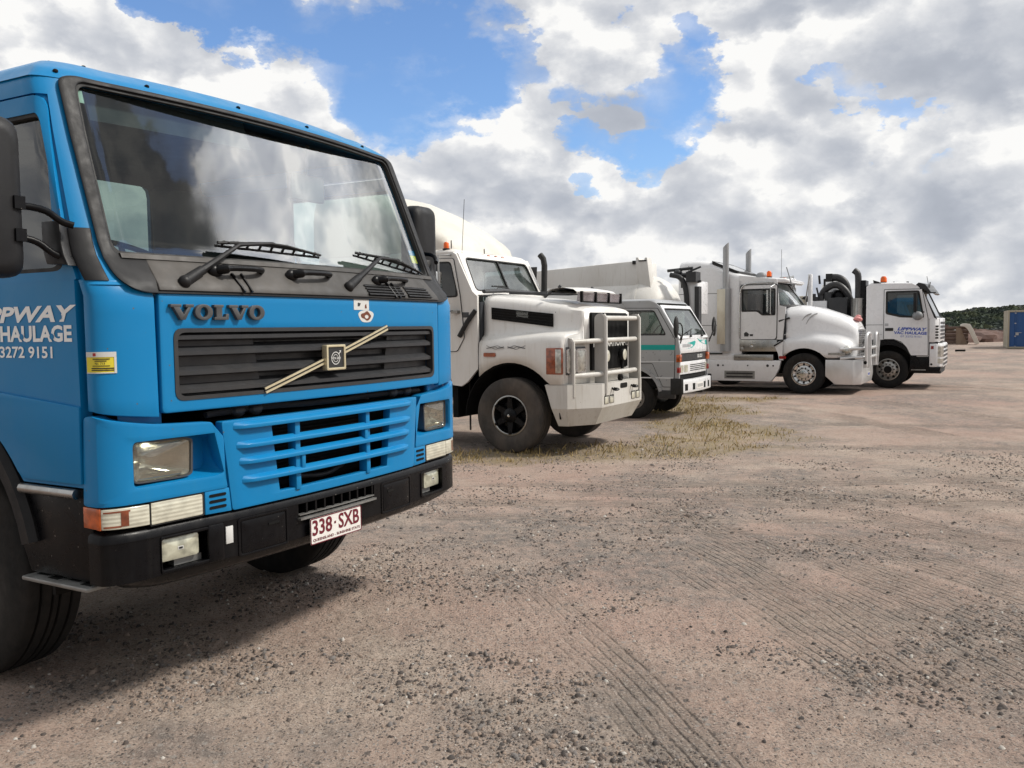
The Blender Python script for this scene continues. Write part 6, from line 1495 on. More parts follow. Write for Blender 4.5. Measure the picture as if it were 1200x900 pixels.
# cab
def kside(q):
    mb = MB(); out_ = [(-1.62, 1.38), (-.60, 1.36), (-.52, 1.36), (-.45, 2.18), (-.62, 2.22), (-.66, 2.80), (-.68, 2.88), (-1.62, 3.0)]
    win = [(-1.53, 2.10), (-1.18, 2.10), (-1.06, 2.0), (-.73, 2.0), (-.73, 2.62), (-1.53, 2.62)]
    mb.panel(sx(q, 1.03), out_, [win], 0, .05); cs = mb.build('cab_side', W1, K, ang=30)
    mb = MB(); mb.panel(sx(q, 1.08), roundpoly([(-1.58, 1.37), (-.68, 1.37), (-.66, 2.74), (-1.58, 2.74)], [.03, .08, .06, .10]), [roundpoly(win, [.03, .03, .04, .06, .05, .05])], 0, .014); d = mb.build('door', W1, K, ang=30)
    mb = MB(); mb.ring(sx(q, 1.080), quad4([(-1.60, 1.345), (-.66, 1.345), (-.64, 2.765), (-1.60, 2.765)], .08), quad4([(-1.575, 1.375), (-.685, 1.375), (-.665, 2.735), (-1.575, 2.735)], .07), 0, .010, 1); mb.build('door_gap', M['grille_black'], d)
    mb = MB(); mb.sheet(sx(q, 1.07), [(-1.56, 1.95), (-.70, 1.95), (-.70, 2.66), (-1.56, 2.66)], 1, 1); mb.build('door_window', M['glass_dark'], d, recalc=False)
    mb = MB(); mb.panel(sx(q, 1.094), roundpoly([(-1.56, 2.07), (-1.16, 2.07), (-1.04, 1.97), (-.70, 1.97), (-.70, 2.65), (-1.56, 2.65)], .04), [roundpoly([(-1.52, 2.11), (-1.15, 2.11), (-1.03, 2.01), (-.74, 2.01), (-.74, 2.61), (-1.52, 2.61)], .03)], -.004, .004); mb.build('window_seal', M['rubber'], d)
    mb = MB(); mb.prism(sx(q, 1.095), [(-1.48, 1.44), (-1.38, 1.44), (-1.36, 1.50), (-1.40, 1.54), (-1.44, 1.56), (-1.49, 1.52)], 0, .004); mb.prism(sx(q, 1.095), rect(-1.34, -1.26, 1.45, 1.50), 0, .004); mb.build('door_emblem', M['grille_black'], d)
    mb = MB(); mb.tube([(q * 1.13, -1.60, 1.45), (q * 1.13, -1.60, 2.45), (q * 1.12, -1.55, 2.72), (q * 1.11, -1.35, 2.80), (q * 1.11, -.75, 2.80)], .016, 8, smooth=1); mb.build('grab_rail', M['chrome'], K)
    mb = MB(); mb.box(min(q * 1.02, q * 1.10), max(q * 1.02, q * 1.10), -1.60, -.66, 1.06, 1.355); sp_ = mb.build('kick_plate', M['steel'], K, bevel=.008)
    mb = MB(); mb.lathe((q * 1.10, -1.28, 1.21), 'x', [(0, .055), (q * .015, .05), (q * .016, .03), (q * .003, .001)], 16); mb.lathe((q * 1.10, -1.54, 1.12), 'x', [(0, .05), (q * .02, .045), (q * .022, .001)], 16); mb.build('filler_cap', M['chrome'], sp_)
    mb = MB(); mb.tube([(q * 1.14, -.80, 2.0), (q * 1.30, -.78, 2.02), (q * 1.30, -.78, 2.68), (q * 1.12, -.72, 2.74)], .014, 8); mb.box(min(q * 1.22, q * 1.38), max(q * 1.22, q * 1.38), -.86, -.82, 2.05, 2.60); mb.build('wing_mirror', M['chrome'], K, bevel=.0)
    # air horn-like step and lower fairing
    mb = MB(); mb.box(min(q * .95, q * 1.14), max(q * .95, q * 1.14), -1.74, -.74, .84, .98); mb.build('cab_step', M['steel'], K, bevel=.01)
    mb = MB(); mb.prism(sx(q, .98), [(-3.9, .30), (-.80, .30), (-.70, .42), (-.60, .62), (-.55, .835), (-3.9, .815)], 0, .15); fa = mb.build('side_fairing', W1, K, bevel=.012)
    mb = MB(); mb.prism(sx(q, .98), [(-3.9, .822), (-1.70, .822), (-1.70, .985), (-3.9, .985)], 0, .13); mb.build('tool_box', W1, K, bevel=.01)
    mb = MB(); mb.prism(sx(q, 1.131), rect(-1.98, -1.20, .36, .56), 0, .006); b_ = mb.build('fairing_step', M['alum'], fa)
    mb = MB()
    for k in range(2): mb.prism(sx(q, 1.137), rect(-1.93, -1.25, .39 + k * .085, .43 + k * .085), 0, .003)
    mb.build('step_tread', M['grille_black'], b_)
    mb = MB()
    for y_, r in ((-2.15, .03), (-2.02, .022), (-1.38, .02), (-.88, .035), (-.74, .022)): mb.lathe((q * 1.131, y_, .70), 'x', [(0, r), (q * .008, r * .9), (q * .009, .001)], 12)
    mb.build('fairing_bolt', M['grille_black'], fa)
    mb = MB(); mb.box(min(q * .9, q * 1.14), max(q * .9, q * 1.14), -3.9, -2.05, .985, 1.02); mb.build('gap_strip', M['rubber'], K)
    # exhaust stack with perforated guard
    xs = q * 1.14
    mb = MB(); mb.lathe((xs, -1.95, 0), 'z', [(1.06, .001), (1.06, .13), (2.68, .13), (2.69, .10), (2.69, .001)], 28); st = mb.build('exhaust_muffler', M['stack'], K)
    mb = MB(); rows = []
    for z in (2.65, 3.55, 3.62, 3.88):
        rows.append([(xs + .076 * math.cos(t), -1.95 + .076 * math.sin(t), (z if z < 3.6 else 3.78 + .07 * math.sin(t))) for t in [k * PI / 12 for k in range(24)]])
    mb.grid(rows[:3], wrap=True); mb.grid([rows[2], [(xs + .068 * math.cos(t), -1.95 + .068 * math.sin(t), 3.78 + .07 * math.sin(t)) for t in [k * PI / 12 for k in range(24)]], [(xs + .068 * math.cos(t), -1.95 + .068 * math.sin(t), 3.0) for t in [k * PI / 12 for k in range(24)]]], wrap=True)
    mb.build('exhaust_stack', M['stack'], st)
    mb = MB(); mb.box(min(xs + q * .10, xs + q * .145), max(xs + q * .10, xs + q * .145), -2.14, -1.93, 1.25, 2.66); mb.build('heat_shield', M['alum_pale'], st, bevel=.01)
for q in (1, -1): kside(q)
# cab roof and windscreen
mb = MB(); mb.loft([ksec(-1.60, 1.07, 3.03, 2.80, .15), ksec(-1.3, 1.07, 2.95, 2.80, .13), ksec(-.85, 1.06, 2.925, 2.80, .12), ksec(-.50, 1.02, 2.90, 2.80, .09), ksec(-.40, .95, 2.86, 2.80, .05)]); rf = mb.build('roof', W1, K, ang=50)
mb = MB(); mb.loft([[(x_, y_ - .12 * (x_ / .9) ** 2, z_) for y_, z_ in ((-.62, 2.80), (-.34, 2.77), (-.32, 2.79), (-.60, 2.83))] for x_ in [k * .15 - .9 for k in range(13)]]); mb.build('sun_visor', W1, rf)
def wf(u, v, d): return (-u, -.20 - .46 * v / .60 - (.46 - .40 * v / .60) * abs(u / .98) ** 2.6 + d * .8, 2.21 + v + d * .5)
mb = MB(); mb.sheet(wf, rect(-.97, .97, 0, .57), 14, 4); gw = mb.build('windscreen', M['glass_side'], K, recalc=False, ang=80)
mb = MB(); mb.ring(wf, quad4([(-1.04, -.05), (1.04, -.05), (1.02, .62), (-1.02, .62)], .05, 4, 10), quad4([(-.95, .02), (.95, .02), (.92, .55), (-.92, .55)], .06, 4, 10), -.03, .012, 2); mb.patch(wf, rect(-.02, .02, .0, .57), 1, 3, -.01, .014); mb.build('windscreen_frame', M['grille_black'], K)
mb = MB(); mb.box(-1.05, 1.05, -1.62, -.45, 1.30, 2.0); mb.box(-1.04, 1.04, -1.63, -1.60, 1.3, 2.95); mb.build('cab_floor', M['interior'], K)
for x_ in (-.5, .5):
    mb = MB(); mb.box(x_ - .25, x_ + .25, -1.52, -1.38, 1.9, 2.55); mb.build('seat', M['seat'], K, bevel=.04)
mb = MB(); mb.lathe((.42, -1.02, 2.93), 'z', [(0, .001), (0, .07), (.05, .07), (.055, .06)], 16); bs = mb.build('beacon', M['rubber'], rf)
mb = MB(); mb.lathe((.42, -1.02, 2.985), 'z', [(0, .065), (.10, .06), (.14, .035), (.145, .001)], 16); mb.build('beacon_lens', M['orange'], bs)
mb = MB(); mb.ball((.1, -1.3, 3.02), .12, .14, .10, 8, 12); mb.box(-.3, -.1, -1.2, -1.1, 2.95, 3.12); mb.build('roof_dome', M['grey_steel'], rf)
for x_, y_ in ((.6, -.60), (.2, -.52), (-.2, -.52), (-.6, -.60)):
    mb = MB(); mb.ball((x_, y_, 2.91), .05, .06, .03, 6, 10); mb.build('roof_marker_lamp', M['amber_dull'] if x_ > .4 else M['white'], rf)
mb = MB(); mb.lathe((-.5, -.75, 2.98), 'y', [(-.2, .03), (.1, .035), (.16, .06), (.165, .001)], 14); mb.build('air_horn', M['chrome'], rf)
mb = MB(); mb.tube([(.45, -.70, 2.9), (.45, -.70, 3.66)], .006, 5); mb.tube([(.85, -.30, 2.55), (.80, -.50, 3.18)], .013, 6); mb.build('aerial', M['grey_steel'], rf)
mb = MB(); mb.tube([(-1.12, -.42, 2.2), (-1.12, -.30, 3.05)], .016, 8); mb.build('mirror_bracket', M['steel'], K)
mb = MB(); mb.box(-1.36, -1.20, -.36, -.25, 2.0, 3.1); mb.build('wing_mirror', W1, K, bevel=.03)
# bonnet with guards: sections along y
ZT = [(-.5, 2.22), (-.1, 2.205), (.3, 2.13), (.7, 1.99), (1.0, 1.87), (1.14, 1.76), (1.20, 1.64)]
HWk = [(-.5, 1.0), (.2, .93), (.8, .80), (1.15, .70), (1.2, .66)]
ZSk = [(-.5, 1.42), (-.2, 1.45), (.3, 1.44), (.8, 1.36), (1.2, 1.22)]
WFk = [(-.62, 1.08), (-.3, 1.13), (.8, 1.12), (1.05, 1.0), (1.2, .78)]
def zak(y):
    if y > .62: return .90
    v = .66 ** 2 - y * y
    return max(.72 if y < 0 else .90, .49 + math.sqrt(max(v, 0)))
mb = MB(); rows = []
for y in (-.50, -.4, -.3, -.2, -.1, 0, .1, .2, .3, .4, .5, .56, .62, .75, .88, 1.0, 1.08, 1.14, 1.18, 1.20):
    zt, hw, zs, wf_ = interp(ZT, y), interp(HWk, y), interp(ZSk, y), interp(WFk, y); zb = zak(y)
    h_ = [(0, y, zt + .01), (hw * .45, y, zt), (hw * .75, y, zt - .05), (hw * .93, y, zt - .14), (hw, y, zt - .30), (hw + .01, y, min(zs + .14, zt - .32)), (hw + .05, y, min(zs + .06, zt - .36)), (wf_ - .10, y, zs - .03), (wf_ - .02, y, zs - .10), (wf_, y, zs - .20), (wf_, y, max(zb, zs - .4)), (wf_ - .01, y, zb)]
    rows.append([(-a, b, c) for a, b, c in h_[::-1]] + h_[1:])
mb.grid(rows); cap = rows[-1]; mb.add(cap, [tuple(range(len(cap)))])
for q in (1, -1): mb.prism(sx(q, 1.03), [(-.60, .86), (-.50, .84), (-.52, 1.0), (-.50, 1.35), (-.62, 1.30), (-.72, 1.22), (-.62, 1.0)], 0, .08)
bn = mb.build('bonnet', W1, K, ang=55, thick=.012)
for q in (1, -1):
    mb = MB()
    for k in range(2): mb.tube([(q * (.945 - k * .0), -.13 + k * .14, 1.72), (q * (.955 - k * .01), -.06 + k * .14, 1.86), (q * (.935 - k * .02), .04 + k * .14, 1.97), (q * (.91 - k * .02), .14 + k * .14, 2.0)], .016, 6, smooth=1)
    mb.build('bonnet_vent', M['silver'], bn)
    mb = MB(); mb.tube([(q * 1.02, -.50, 2.15), (q * 1.06, -.50, 1.36)], .012, 6); mb.build('bonnet_seam', M['grille_black'], bn)
    mb = MB(); mb.tube([(q * 1.07, -.62, 1.82), (q * 1.06, -.50, 1.86), (q * 1.03, -.36, 1.90)] if False else [(q * 1.07, -.62, 1.82), (q * 1.06, -.50, 1.86), (q * 1.03, -.36, 1.90)], .025, 8); mb.build('bonnet_strap', M['rubber'], bn); mb = MB(); mb.tube([(q * 1.13, -.72, 1.20), (q * 1.11, -.50, 1.34)], .02, 8); mb.build('bonnet_strap', M['rubber'], bn)
    mb = MB(); mb.prism(sx(q, 1.10), roundpoly(rect(-.60, -.43, .875, .945), .015), 0, .02); mb.build('side_marker', M['red_lens'], bn)
    mb = MB(); mb.ball((q * .985, 1.0, 1.08), .16, .13, .115, 10, 14); mb.build('headlamp', M['lamp'], bn)
    mb = MB(); mb.prism(sx(q, 1.125), [(.58, .975), (.98, .975), (.98, 1.035), (.58, 1.03)], -.01, .008); mb.build('lower_marker_strip', M['steel'], bn)
    mb = MB(); mb.prism(sx(q, 1.12), [(.50, .86), (1.2, .88), (1.2, .895), (.50, .885)], -.3, .005); mb.build('bumper_gap', M['rubber'], bn)
    # arch lining and wheels
    mb = MB(); secs = []
    for k in range(18):
        t = math.radians(180 * k / 17); c, s_ = math.cos(t), math.sin(t)
        secs.append([(q * .5, .655 * c, .49 + .655 * s_), (q * 1.09, .655 * c, .49 + .655 * s_), (q * 1.09, .67 * c, .49 + .67 * s_), (q * .5, .67 * c, .49 + .67 * s_)])
    mb.loft(secs); mb.build('inner_guard', M['dark'], K)
    wheel(K, q * 1.13, 0, .51, .51, .30, 'alloy', q, rr=.29)
for yy in (-4.6, -5.95):
    for q in (1, -1): wheel(K, q * 1.22, yy, .51, .51, .56, 'alloy', q, rr=.29, name='rear_wheel')
mb = MB(); mb.prism(frontR(1.20), roundpoly(rect(-.58, .58, 1.0, 1.60), .05), -.01, .02); gr = mb.build('radiator_grille', M['chrome'], K, bevel=.01)
mb = MB()
for k in range(10): mb.box(-.54, .54, 1.218, 1.226, 1.05 + k * .054, 1.065 + k * .054)
mb.build('grille_bar', M['grille_black'], gr)
# a toy on the nose
mb = MB(); mb.ball((.30, 1.13, 1.86), .10, .09, .055, 8, 12); mb.ball((.12, 1.15, 1.84), .09, .08, .06, 8, 12); mb.ball((.21, 1.14, 1.91), .06, .07, .05, 8, 12); mb.build('nose_ornament', M['pink'], bn)
# bumper and bull bar
mb = MB()
Pb = [(1.14, .52), (1.14, 1.16), (.95, 1.36), (-.95, 1.36), (-1.14, 1.16), (-1.14, .52), (-1.0, .52), (-1.0, 1.1), (1.0, 1.1), (1.0, .52)]
Pc = [(1.12, .74), (1.12, 1.16), (.93, 1.33), (-.93, 1.33), (-1.12, 1.16), (-1.12, .74), (-1.0, .74), (-1.0, 1.1), (1.0, 1.1), (1.0, .74)]
mb.loft([bsec(Pc, .255), bsec(Pb, .46), bsec(Pb, .86)]); bk = mb.build('bumper', M['chrome_white'], K, bevel=.012)
mb = MB(); mb.box(-.3, .1, 1.361, 1.366, .42, .52); mb.build('number_plate', M['plate_white'], bk)
mb = MB()
for k in range(6): mb.box(-.25 + k * .05, -.22 + k * .05, 1.366, 1.368, .44, .50)
mb.build('plate_marks', M['navy_letter'], bk)
def bbt(mb, z, y0, r=.045): mb.tube([(1.10, .86, z - .03), (1.08, 1.18, z - .01), (.92, 1.42, z), (0, 1.50, z), (-.92, 1.42, z), (-1.08, 1.18, z - .01), (-1.10, .86, z - .03)], r, 12, smooth=2)
mb = MB(); bbt(mb, 1.14, 0, .040); bb = mb.build('bull_bar', M['chrome_white'], K)
for q in (1, -1):
    mb = MB(); mb.prism(sx(q, .80), [(1.36, .66), (1.50, .66), (1.54, 1.35), (1.50, 1.50), (1.42, 1.52), (1.38, 1.42)], 0, .03); mb.build('bar_post', M['chrome_white'], bb)
for q in (1, -1):
    mb = MB(); mb.tube([(q * .95, 1.44, .70), (q * .97, 1.43, 1.1), (q * .95, 1.43, 1.40), (q * .85, 1.45, 1.50), (q * .6, 1.47, 1.51), (q * .50, 1.47, 1.40), (q * .5, 1.47, .7)], .035, 10, smooth=1); mb.build('hoop', M['chrome_white'], bb)
for z in (.92,):
    mb = MB(); bbt(mb, z, 0, .040); mb.build('cross_tube', M['chrome_white'], bb)
mb = MB(); mb.ball((1.14, 1.44, .80), .035, .04, .045, 6, 8); mb.build('indicator_pod', M['dark'], bb)
mb = MB(); mb.box(-.45, -.37, -7.0, 1.1, .75, 1.02); mb.box(.37, .45, -7.0, 1.1, .75, 1.02); mb.box(-.5, .5, -1.5, 1.1, .6, 1.6); mb.box(-1, 1, -.07, .07, .42, .56); mb.box(-.95, .95, -3.2, -.9, .45, 1.0)
for y_ in (-4.6, -5.95): mb.box(-1, 1, y_ - .08, y_ + .08, .43, .58)
mb.box(-.9, .9, -6.2, -4.3, 1.05, 1.15)
mb.build('chassis', M['dark'], K)
mb = MB(); mb.box(-.9, .9, -1.0, -.55, 1.35, 2.2); mb.build('firewall', M['interior'], K)
# ------------------------------------------------------------------ white vacuum truck at the far end of the row
VT = thing('vacuum_truck', 'white flat-fronted vacuum truck, blue door lettering, black hoses behind its cab', 'truck', (10.6, 24.675, 0), A0)
V = VT
def vside(q):
    mb = MB()
    out_ = [(-.56, 1.30), (.14, 1.30)] + [(.30, 1.23), (.42, 1.12), (.50, .98), (.55, .86), (.985, .86), (.985, 1.84), (1.10, 1.86), (.84, 2.52), (.70, 2.70), (.55, 2.775), (-.45, 2.80), (-.56, 2.72)]
    win = [(-.05, 2.00), (.30, 1.91), (.84, 1.89), (.72, 2.56), (-.05, 2.56)]
    mb.panel(sx(q, 1.10), out_, [win], 0, .05); cs = mb.build('cab_side', W1, V, ang=30)
    mb = MB(); mb.panel(sx(q, 1.150), roundpoly([(-.115, 1.31), (.14, 1.31), (.32, 1.24), (.45, 1.10), (.53, .93), (.56, .88), (.97, .88), (.955, 1.86), (.80, 2.62), (-.115, 2.63)], .02), [roundpoly(win, .05)], 0, .010); d = mb.build('door', W1, V, ang=30)
    mb = MB(); mb.prism(sx(q, 1.148), roundpoly([(-.14, 1.29), (.14, 1.29), (.30, 1.22), (.44, 1.08), (.52, .91), (.55, .86), (.99, .86), (.98, 1.87), (.82, 2.65), (-.14, 2.655)], .02), 0, .006); mb.build('door_gap', M['grille_black'], cs) if False else None
    mb = MB(); mb.sheet(sx(q, 1.14), [(-.09, 1.86), (.87, 1.86), (.75, 2.60), (-.09, 2.60)], 1, 1); mb.build('door_window', M['glass_dark'], d, recalc=False)
    mb = MB(); mb.panel(sx(q, 1.160), roundpoly([(-.075, 1.98), (.29, 1.885), (.865, 1.865), (.74, 2.585), (-.075, 2.585)], .05), [roundpoly([(-.03, 2.02), (.31, 1.935), (.815, 1.915), (.70, 2.54), (-.03, 2.54)], .04)], -.002, .006); mb.build('window_seal', M['rubber'], d)
    mb = MB(); mb.prism(sx(q, 1.160), roundpoly(rect(-.08, .12, 1.53, 1.61), .012), 0, .012); mb.build('door_handle', M['rubber'], d)
    mb = MB(); mb.prism(sx(q, 1.160), rect(-.09, .0, 1.66, 1.73), 0, .004); mb.prism(sx(q, 1.161), rect(-.075, -.015, 1.672, 1.718), 0, .005); mb.build('door_lock', M['silver'], d)
    o6 = roundpoly([(-.115, 1.31), (.14, 1.31), (.32, 1.24), (.45, 1.10), (.53, .93), (.56, .88), (.97, .88), (.955, 1.86), (.80, 2.62), (-.115, 2.63)], .02); mb = MB(); mb.tube([(q * 1.155, a, b) for a, b in o6 + o6[:1]], .009, 5); mb.build('door_gap', M['grille_black'], d)
    if q == 1:
        mb = MB(); f = lambda u, v, e: (1.162 + e, u, v)
        f2 = lambda u, v, e: (1.162 + e, u, v - .035 * (u - .2))
        add_text(mb, f2, 'LIPPWAY', .22, 1.545, .085, .72, .002, bold=.04, shear=.3); add_text(mb, f2, 'VAC HAULAGE', .14, 1.445, .080, .80, .002, bold=.04, shear=.1); add_text(mb, f2, '07 3272 9151', .30, 1.365, .050, .50, .002, bold=.0)
        mb.build('door_lettering', M['navy_letter'], d, recalc=False)
    # front corner, lower black steps, arches
    mb = MB(); mb.loft([[(q * x_, y_, z_) for x_, y_ in ((1.0, .99), (1.15, .99), (1.145, 1.12), (1.05, 1.20), (.9, 1.24), (.9, 1.0))] for z_ in (1.225, 1.86)]); c_ = mb.build('corner_panel', W1, V, bevel=.015, ang=50)
    mb = MB()
    cf = Fr((q * 1.146, 1.122, 0), tuple(Vector((-q * .096, .08, 0)).normalized()), (0, 0, 1)); cf.n = Vector((q * .64, .77, 0))
    for k in range(5): mb.prism(cf, rect(.02, .12, 1.32 + k * .075, 1.362 + k * .075), -.01, .006)
    mb.build('corner_slot', M['dark'], c_)
    mb = MB(); mb.loft([[(q * x_, y_, z_) for x_, y_ in ((1.0, 1.0), (1.15, 1.0), (1.15, 1.16), (1.08, 1.25), (.80, 1.31), (.80, 1.0))] for z_ in (.58, 1.19)]); h_ = mb.build('headlamp_housing', W1, V, bevel=.02, ang=50)
    mb = MB(); mb.prism(sx(q, 1.151), [(1.03, 1.05), (1.10, 1.05), (1.10, 1.13), (1.04, 1.13)], -.01, .008); mb.build('side_reflector', M['red_lens'], h_)
    mb = MB(); mb.loft([[(q * x_, y_, z_) for x_, y_ in ((1.10, 1.17), (1.135, 1.17), (1.09, 1.262), (.85, 1.32), (.85, 1.25))] for z_ in (.85, 1.12)]); mb.loft([[(q * x_, y_, z_) for x_, y_ in ((1.10, 1.17), (1.135, 1.17), (1.09, 1.262), (.85, 1.32), (.85, 1.25))] for z_ in (.68, .80)]); mb.build('headlamp', M['lamp'], h_)
    mb = MB(); mb.lathe((q * 1.15, 1.05, .65), 'x', [(0, .028), (q * .006, .025), (q * .007, .001)], 12); mb.build('bumper_bolt', M['dark'], h_)
    mb = MB(); mb.prism(sx(q, .95), [(.52, .44), (1.0, .44), (1.25, .46), (1.28, .58), (1.0, .585), (.985, .86), (.985, 1.20), (.965, 1.23), (.955, .86), (.55, .865)], 0, .19); sp_ = mb.build('lower_step_panel', M['black_bumper'], V, bevel=.01)
    mb = MB(); mb.prism(sx(q, 1.141), rect(.57, .92, .49, .515), 0, .012); mb.prism(sx(q, 1.141), rect(.55, .97, .845, .86), 0, .010); mb.build('step_tread', M['alum'], sp_)
    mb = MB(); secs = []
    for k in range(22):
        t = math.radians(5 + 175 * k / 21); c, s_ = math.cos(t), math.sin(t); ro = .80
        secs.append([(q * x_, (.60 + (r - .60)) * c if False else r * c, .50 + r * s_) for r, x_ in ((.64, 1.0), (.80, 1.0), (.80, 1.13), (.78, 1.155), (.66, 1.155), (.64, 1.12))])
    mb.loft(secs); mb.build('wheel_arch', M['black_bumper'], V, ang=40)
    mb = MB(); mb.prism(sx(q, 1.0), [(-.86, .50), (-.62, .50), (-.58, .85), (-.45, 1.1), (-.2, 1.27), (-.86, 1.27)], 0, .14); mb.build('rear_mudguard', M['black_bumper'], V, bevel=.01)
    wheel(V, q * 1.14, 0, .50, .50, .30, 'disc', q, rr=.285)
    mb = MB(); mb.ball((q * 1.34, .72, 1.92), .10, .13, .12, 8, 12); mi = mb.build('kerb_mirror', M['grey_steel'], V)
    mb = MB(); mb.box(min(q * 1.22, q * 1.42), max(q * 1.22, q * 1.42), .62, .70, 2.02, 2.52); mb.build('wing_mirror', M['black_trim'], V, bevel=.02)
    mb = MB(); mb.tube([(q * 1.15, .86, 2.02), (q * 1.30, .72, 2.0), (q * 1.32, .68, 2.1)], .016, 6); mb.build('mirror_arm', M['black_trim'], mi)
    mb = MB(); mb.box(min(q * 1.145, q * 1.156), max(q * 1.145, q * 1.156), -.56, -.14, 1.69, 1.70); mb.box(min(q * 1.145, q * 1.156), max(q * 1.145, q * 1.156), -.30, -.15, 1.44, 1.445); mb.build('panel_crease', M['grille_black'], cs)
for q in (1, -1): vside(q)
mb = MB(); mb.loft([[(a, b, z) for a, b in roundpoly([(-w_, y1), (w_, y1), (w_, y0), (-w_, y0)], [.05, .05, .2, .2], 4)] for z, w_, y0, y1 in ((2.58, 1.145, .80, -.56), (2.70, 1.13, .72, -.56), (2.775, 1.08, .58, -.52), (2.82, .95, .40, -.46), (2.835, .7, .2, -.3))]); rf = mb.build('roof', W1, V, ang=55)
mb = MB(); mb.box(-1.12, 1.12, -.57, -.53, 1.0, 2.75); mb.box(-1.1, 1.1, -.5, 1.0, 1.2, 1.3); mb.box(-1.1, 1.1, .7, 1.1, 1.3, 1.86); mb.build('cab_back', M['interior'], V)
for x_ in (-.5, .5):
    mb = MB(); mb.box(x_ - .25, x_ + .25, -.35, -.2, 1.5, 2.45); mb.box(x_ - .25, x_ + .25, -.2, .3, 1.5, 1.75); mb.build('seat', M['seat'], V, bevel=.04)
WV = Fr((0, 1.14, 1.86), (-1, 0, 0), tuple(Vector((0, -.33, .72)).normalized())); WV.n = Vector((0, .72, .33)).normalized()
mb = MB(); mb.sheet(WV, rect(-1.03, 1.03, 0, .78), 1, 1, -.005); mb.build('windscreen', M['glass_pale'], V, recalc=False)
mb = MB(); mb.ring(WV, quad4([(-1.13, -.04), (1.13, -.04), (1.12, .86), (-1.12, .86)], .05), quad4([(-1.01, .04), (1.01, .04), (1.0, .75), (-1.0, .75)], .07), -.04, .012, 1); mb.build('windscreen_surround', M['black_trim'], V)
mb = MB(); mb.loft([[(x_, y_ - .10 * (x_ / 1.1) ** 2 + .12, z_) for y_, z_ in ((.60, 2.70), (.70, 2.79), (.86, 2.74), (.97, 2.58), (1.02, 2.50), (.96, 2.51), (.82, 2.62), (.66, 2.66))] for x_ in [k * .19 - 1.14 for k in range(13)]]); vs_ = mb.build('sun_visor', M['glass_smoke2'], V, ang=50)
mb = MB(); mb.box(.9, 1.13, .86, 1.12, 2.505, 2.53); mb.build('visor_bracket', M['rubber'], vs_)
mb = MB(); mb.box(-1.02, 1.02, 1.05, 1.235, 1.24, 1.86); fp = mb.build('front_panel', W1, V, bevel=.03)
mb = MB(); mb.box(-.80, .80, 1.0, 1.32, .56, 1.18); mb.build('bumper', W1, V, bevel=.03)
mb = MB()
for k in range(5): mb.box(-.9, .9, 1.235, 1.243, 1.30 + k * .10, 1.36 + k * .10)
mb.build('front_grille', M['grille_black'], fp)
mb = MB()
for k in range(5): mb.box(-.78, .78, 1.32, 1.326, .62 + k * .11, .68 + k * .11)
mb.build('bumper_grille', M['grille_black'], fp)
mb = MB(); mb.box(-1.12, 1.12, 1.0, 1.20, 1.185, 1.235); mb.box(-.9, .9, .6, 1.26, .40, .56); mb.build('front_gap', M['rubber'], V)
mb = MB(); mb.lathe((.75, -.18, 2.80), 'z', [(0, .001), (0, .085), (.04, .085), (.05, .07)], 16); bs = mb.build('beacon', M['rubber'], rf)
mb = MB(); mb.lathe((.75, -.18, 2.85), 'z', [(0, .085), (.10, .08), (.15, .05), (.155, .001)], 16); mb.build('beacon_lens', M['orange'], bs)
mb = MB(); mb.hexa([(.9, -.40, 2.80), (1.0, -.40, 2.80), (1.0, -.2, 2.80), (.9, -.2, 2.80), (.9, -.42, 2.90), (1.0, -.42, 2.90), (1.0, -.28, 2.85), (.9, -.28, 2.85)]); mb.tube([(.8, .42, 2.79), (.8, .42, 2.84)], .03, 8); mb.tube([(.5, .05, 2.8), (.5, .05, 2.86)], .02, 6); mb.build('roof_bracket', M['rubber'], rf)
mb = MB(); mb.tube([(1.0, .98, 2.50), (1.02, .90, 2.95)], .008, 6); mb.tube([(.95, .95, 2.6), (.98, .98, 2.8)], .016, 6); mb.build('aerial', M['grey_steel'], rf)
# exhaust, screen and vacuum gear behind the cab
mb = MB(); mb.lathe((1.05, -.78, 0), 'z', [(1.2, .001), (1.2, .15), (2.42, .15), (2.43, .001)], 24)
ex = mb.build('exhaust_muffler', M['steel'], V)
mb = MB()
for k in range(9):
    a = PI * 2 * k / 9; mb.box(1.05 + .15 * math.cos(a) - .01, 1.05 + .15 * math.cos(a) + .01, -.78 + .15 * math.sin(a) - .01, -.78 + .15 * math.sin(a) + .01, 1.3, 2.40)
mb.build('muffler_guard', M['alum'], ex)
mb = MB(); mb.tube([(1.05, -.78, 2.40), (1.05, -.78, 2.95), (1.05, -.80, 3.10), (1.05, -.90, 3.18)], .085, 14, smooth=1); mb.build('exhaust_pipe', M['grille_black'], ex)
mb = MB(); mb.box(.55, 1.10, -.70, -.585, 1.3, 2.90); mb.build('cab_guard', M['black_bumper'], V, bevel=.01)
def hose(name, pts, r, m='black_hose', par=V):
    mb = MB(); mb.tube(pts, r, 12, smooth=2); return mb.build(name, M[m], par)
hose('vacuum_hose', [(.6, -1.86, 2.36), (.6, -1.76, 2.68), (.6, -1.45, 2.86), (.6, -1.2, 2.70), (.6, -1.03, 2.38), (.6, -1.0, 1.9)], .095)
hose('vacuum_hose', [(.4, -1.64, 3.02), (.4, -1.40, 3.04), (.4, -1.2, 2.88), (.4, -1.13, 2.55), (.4, -1.13, 2.0)], .105)
hose('vacuum_hose', [(.8, -1.95, 2.42), (.8, -2.2, 2.50), (.8, -2.35, 2.40), (.8, -2.3, 2.0)], .05)
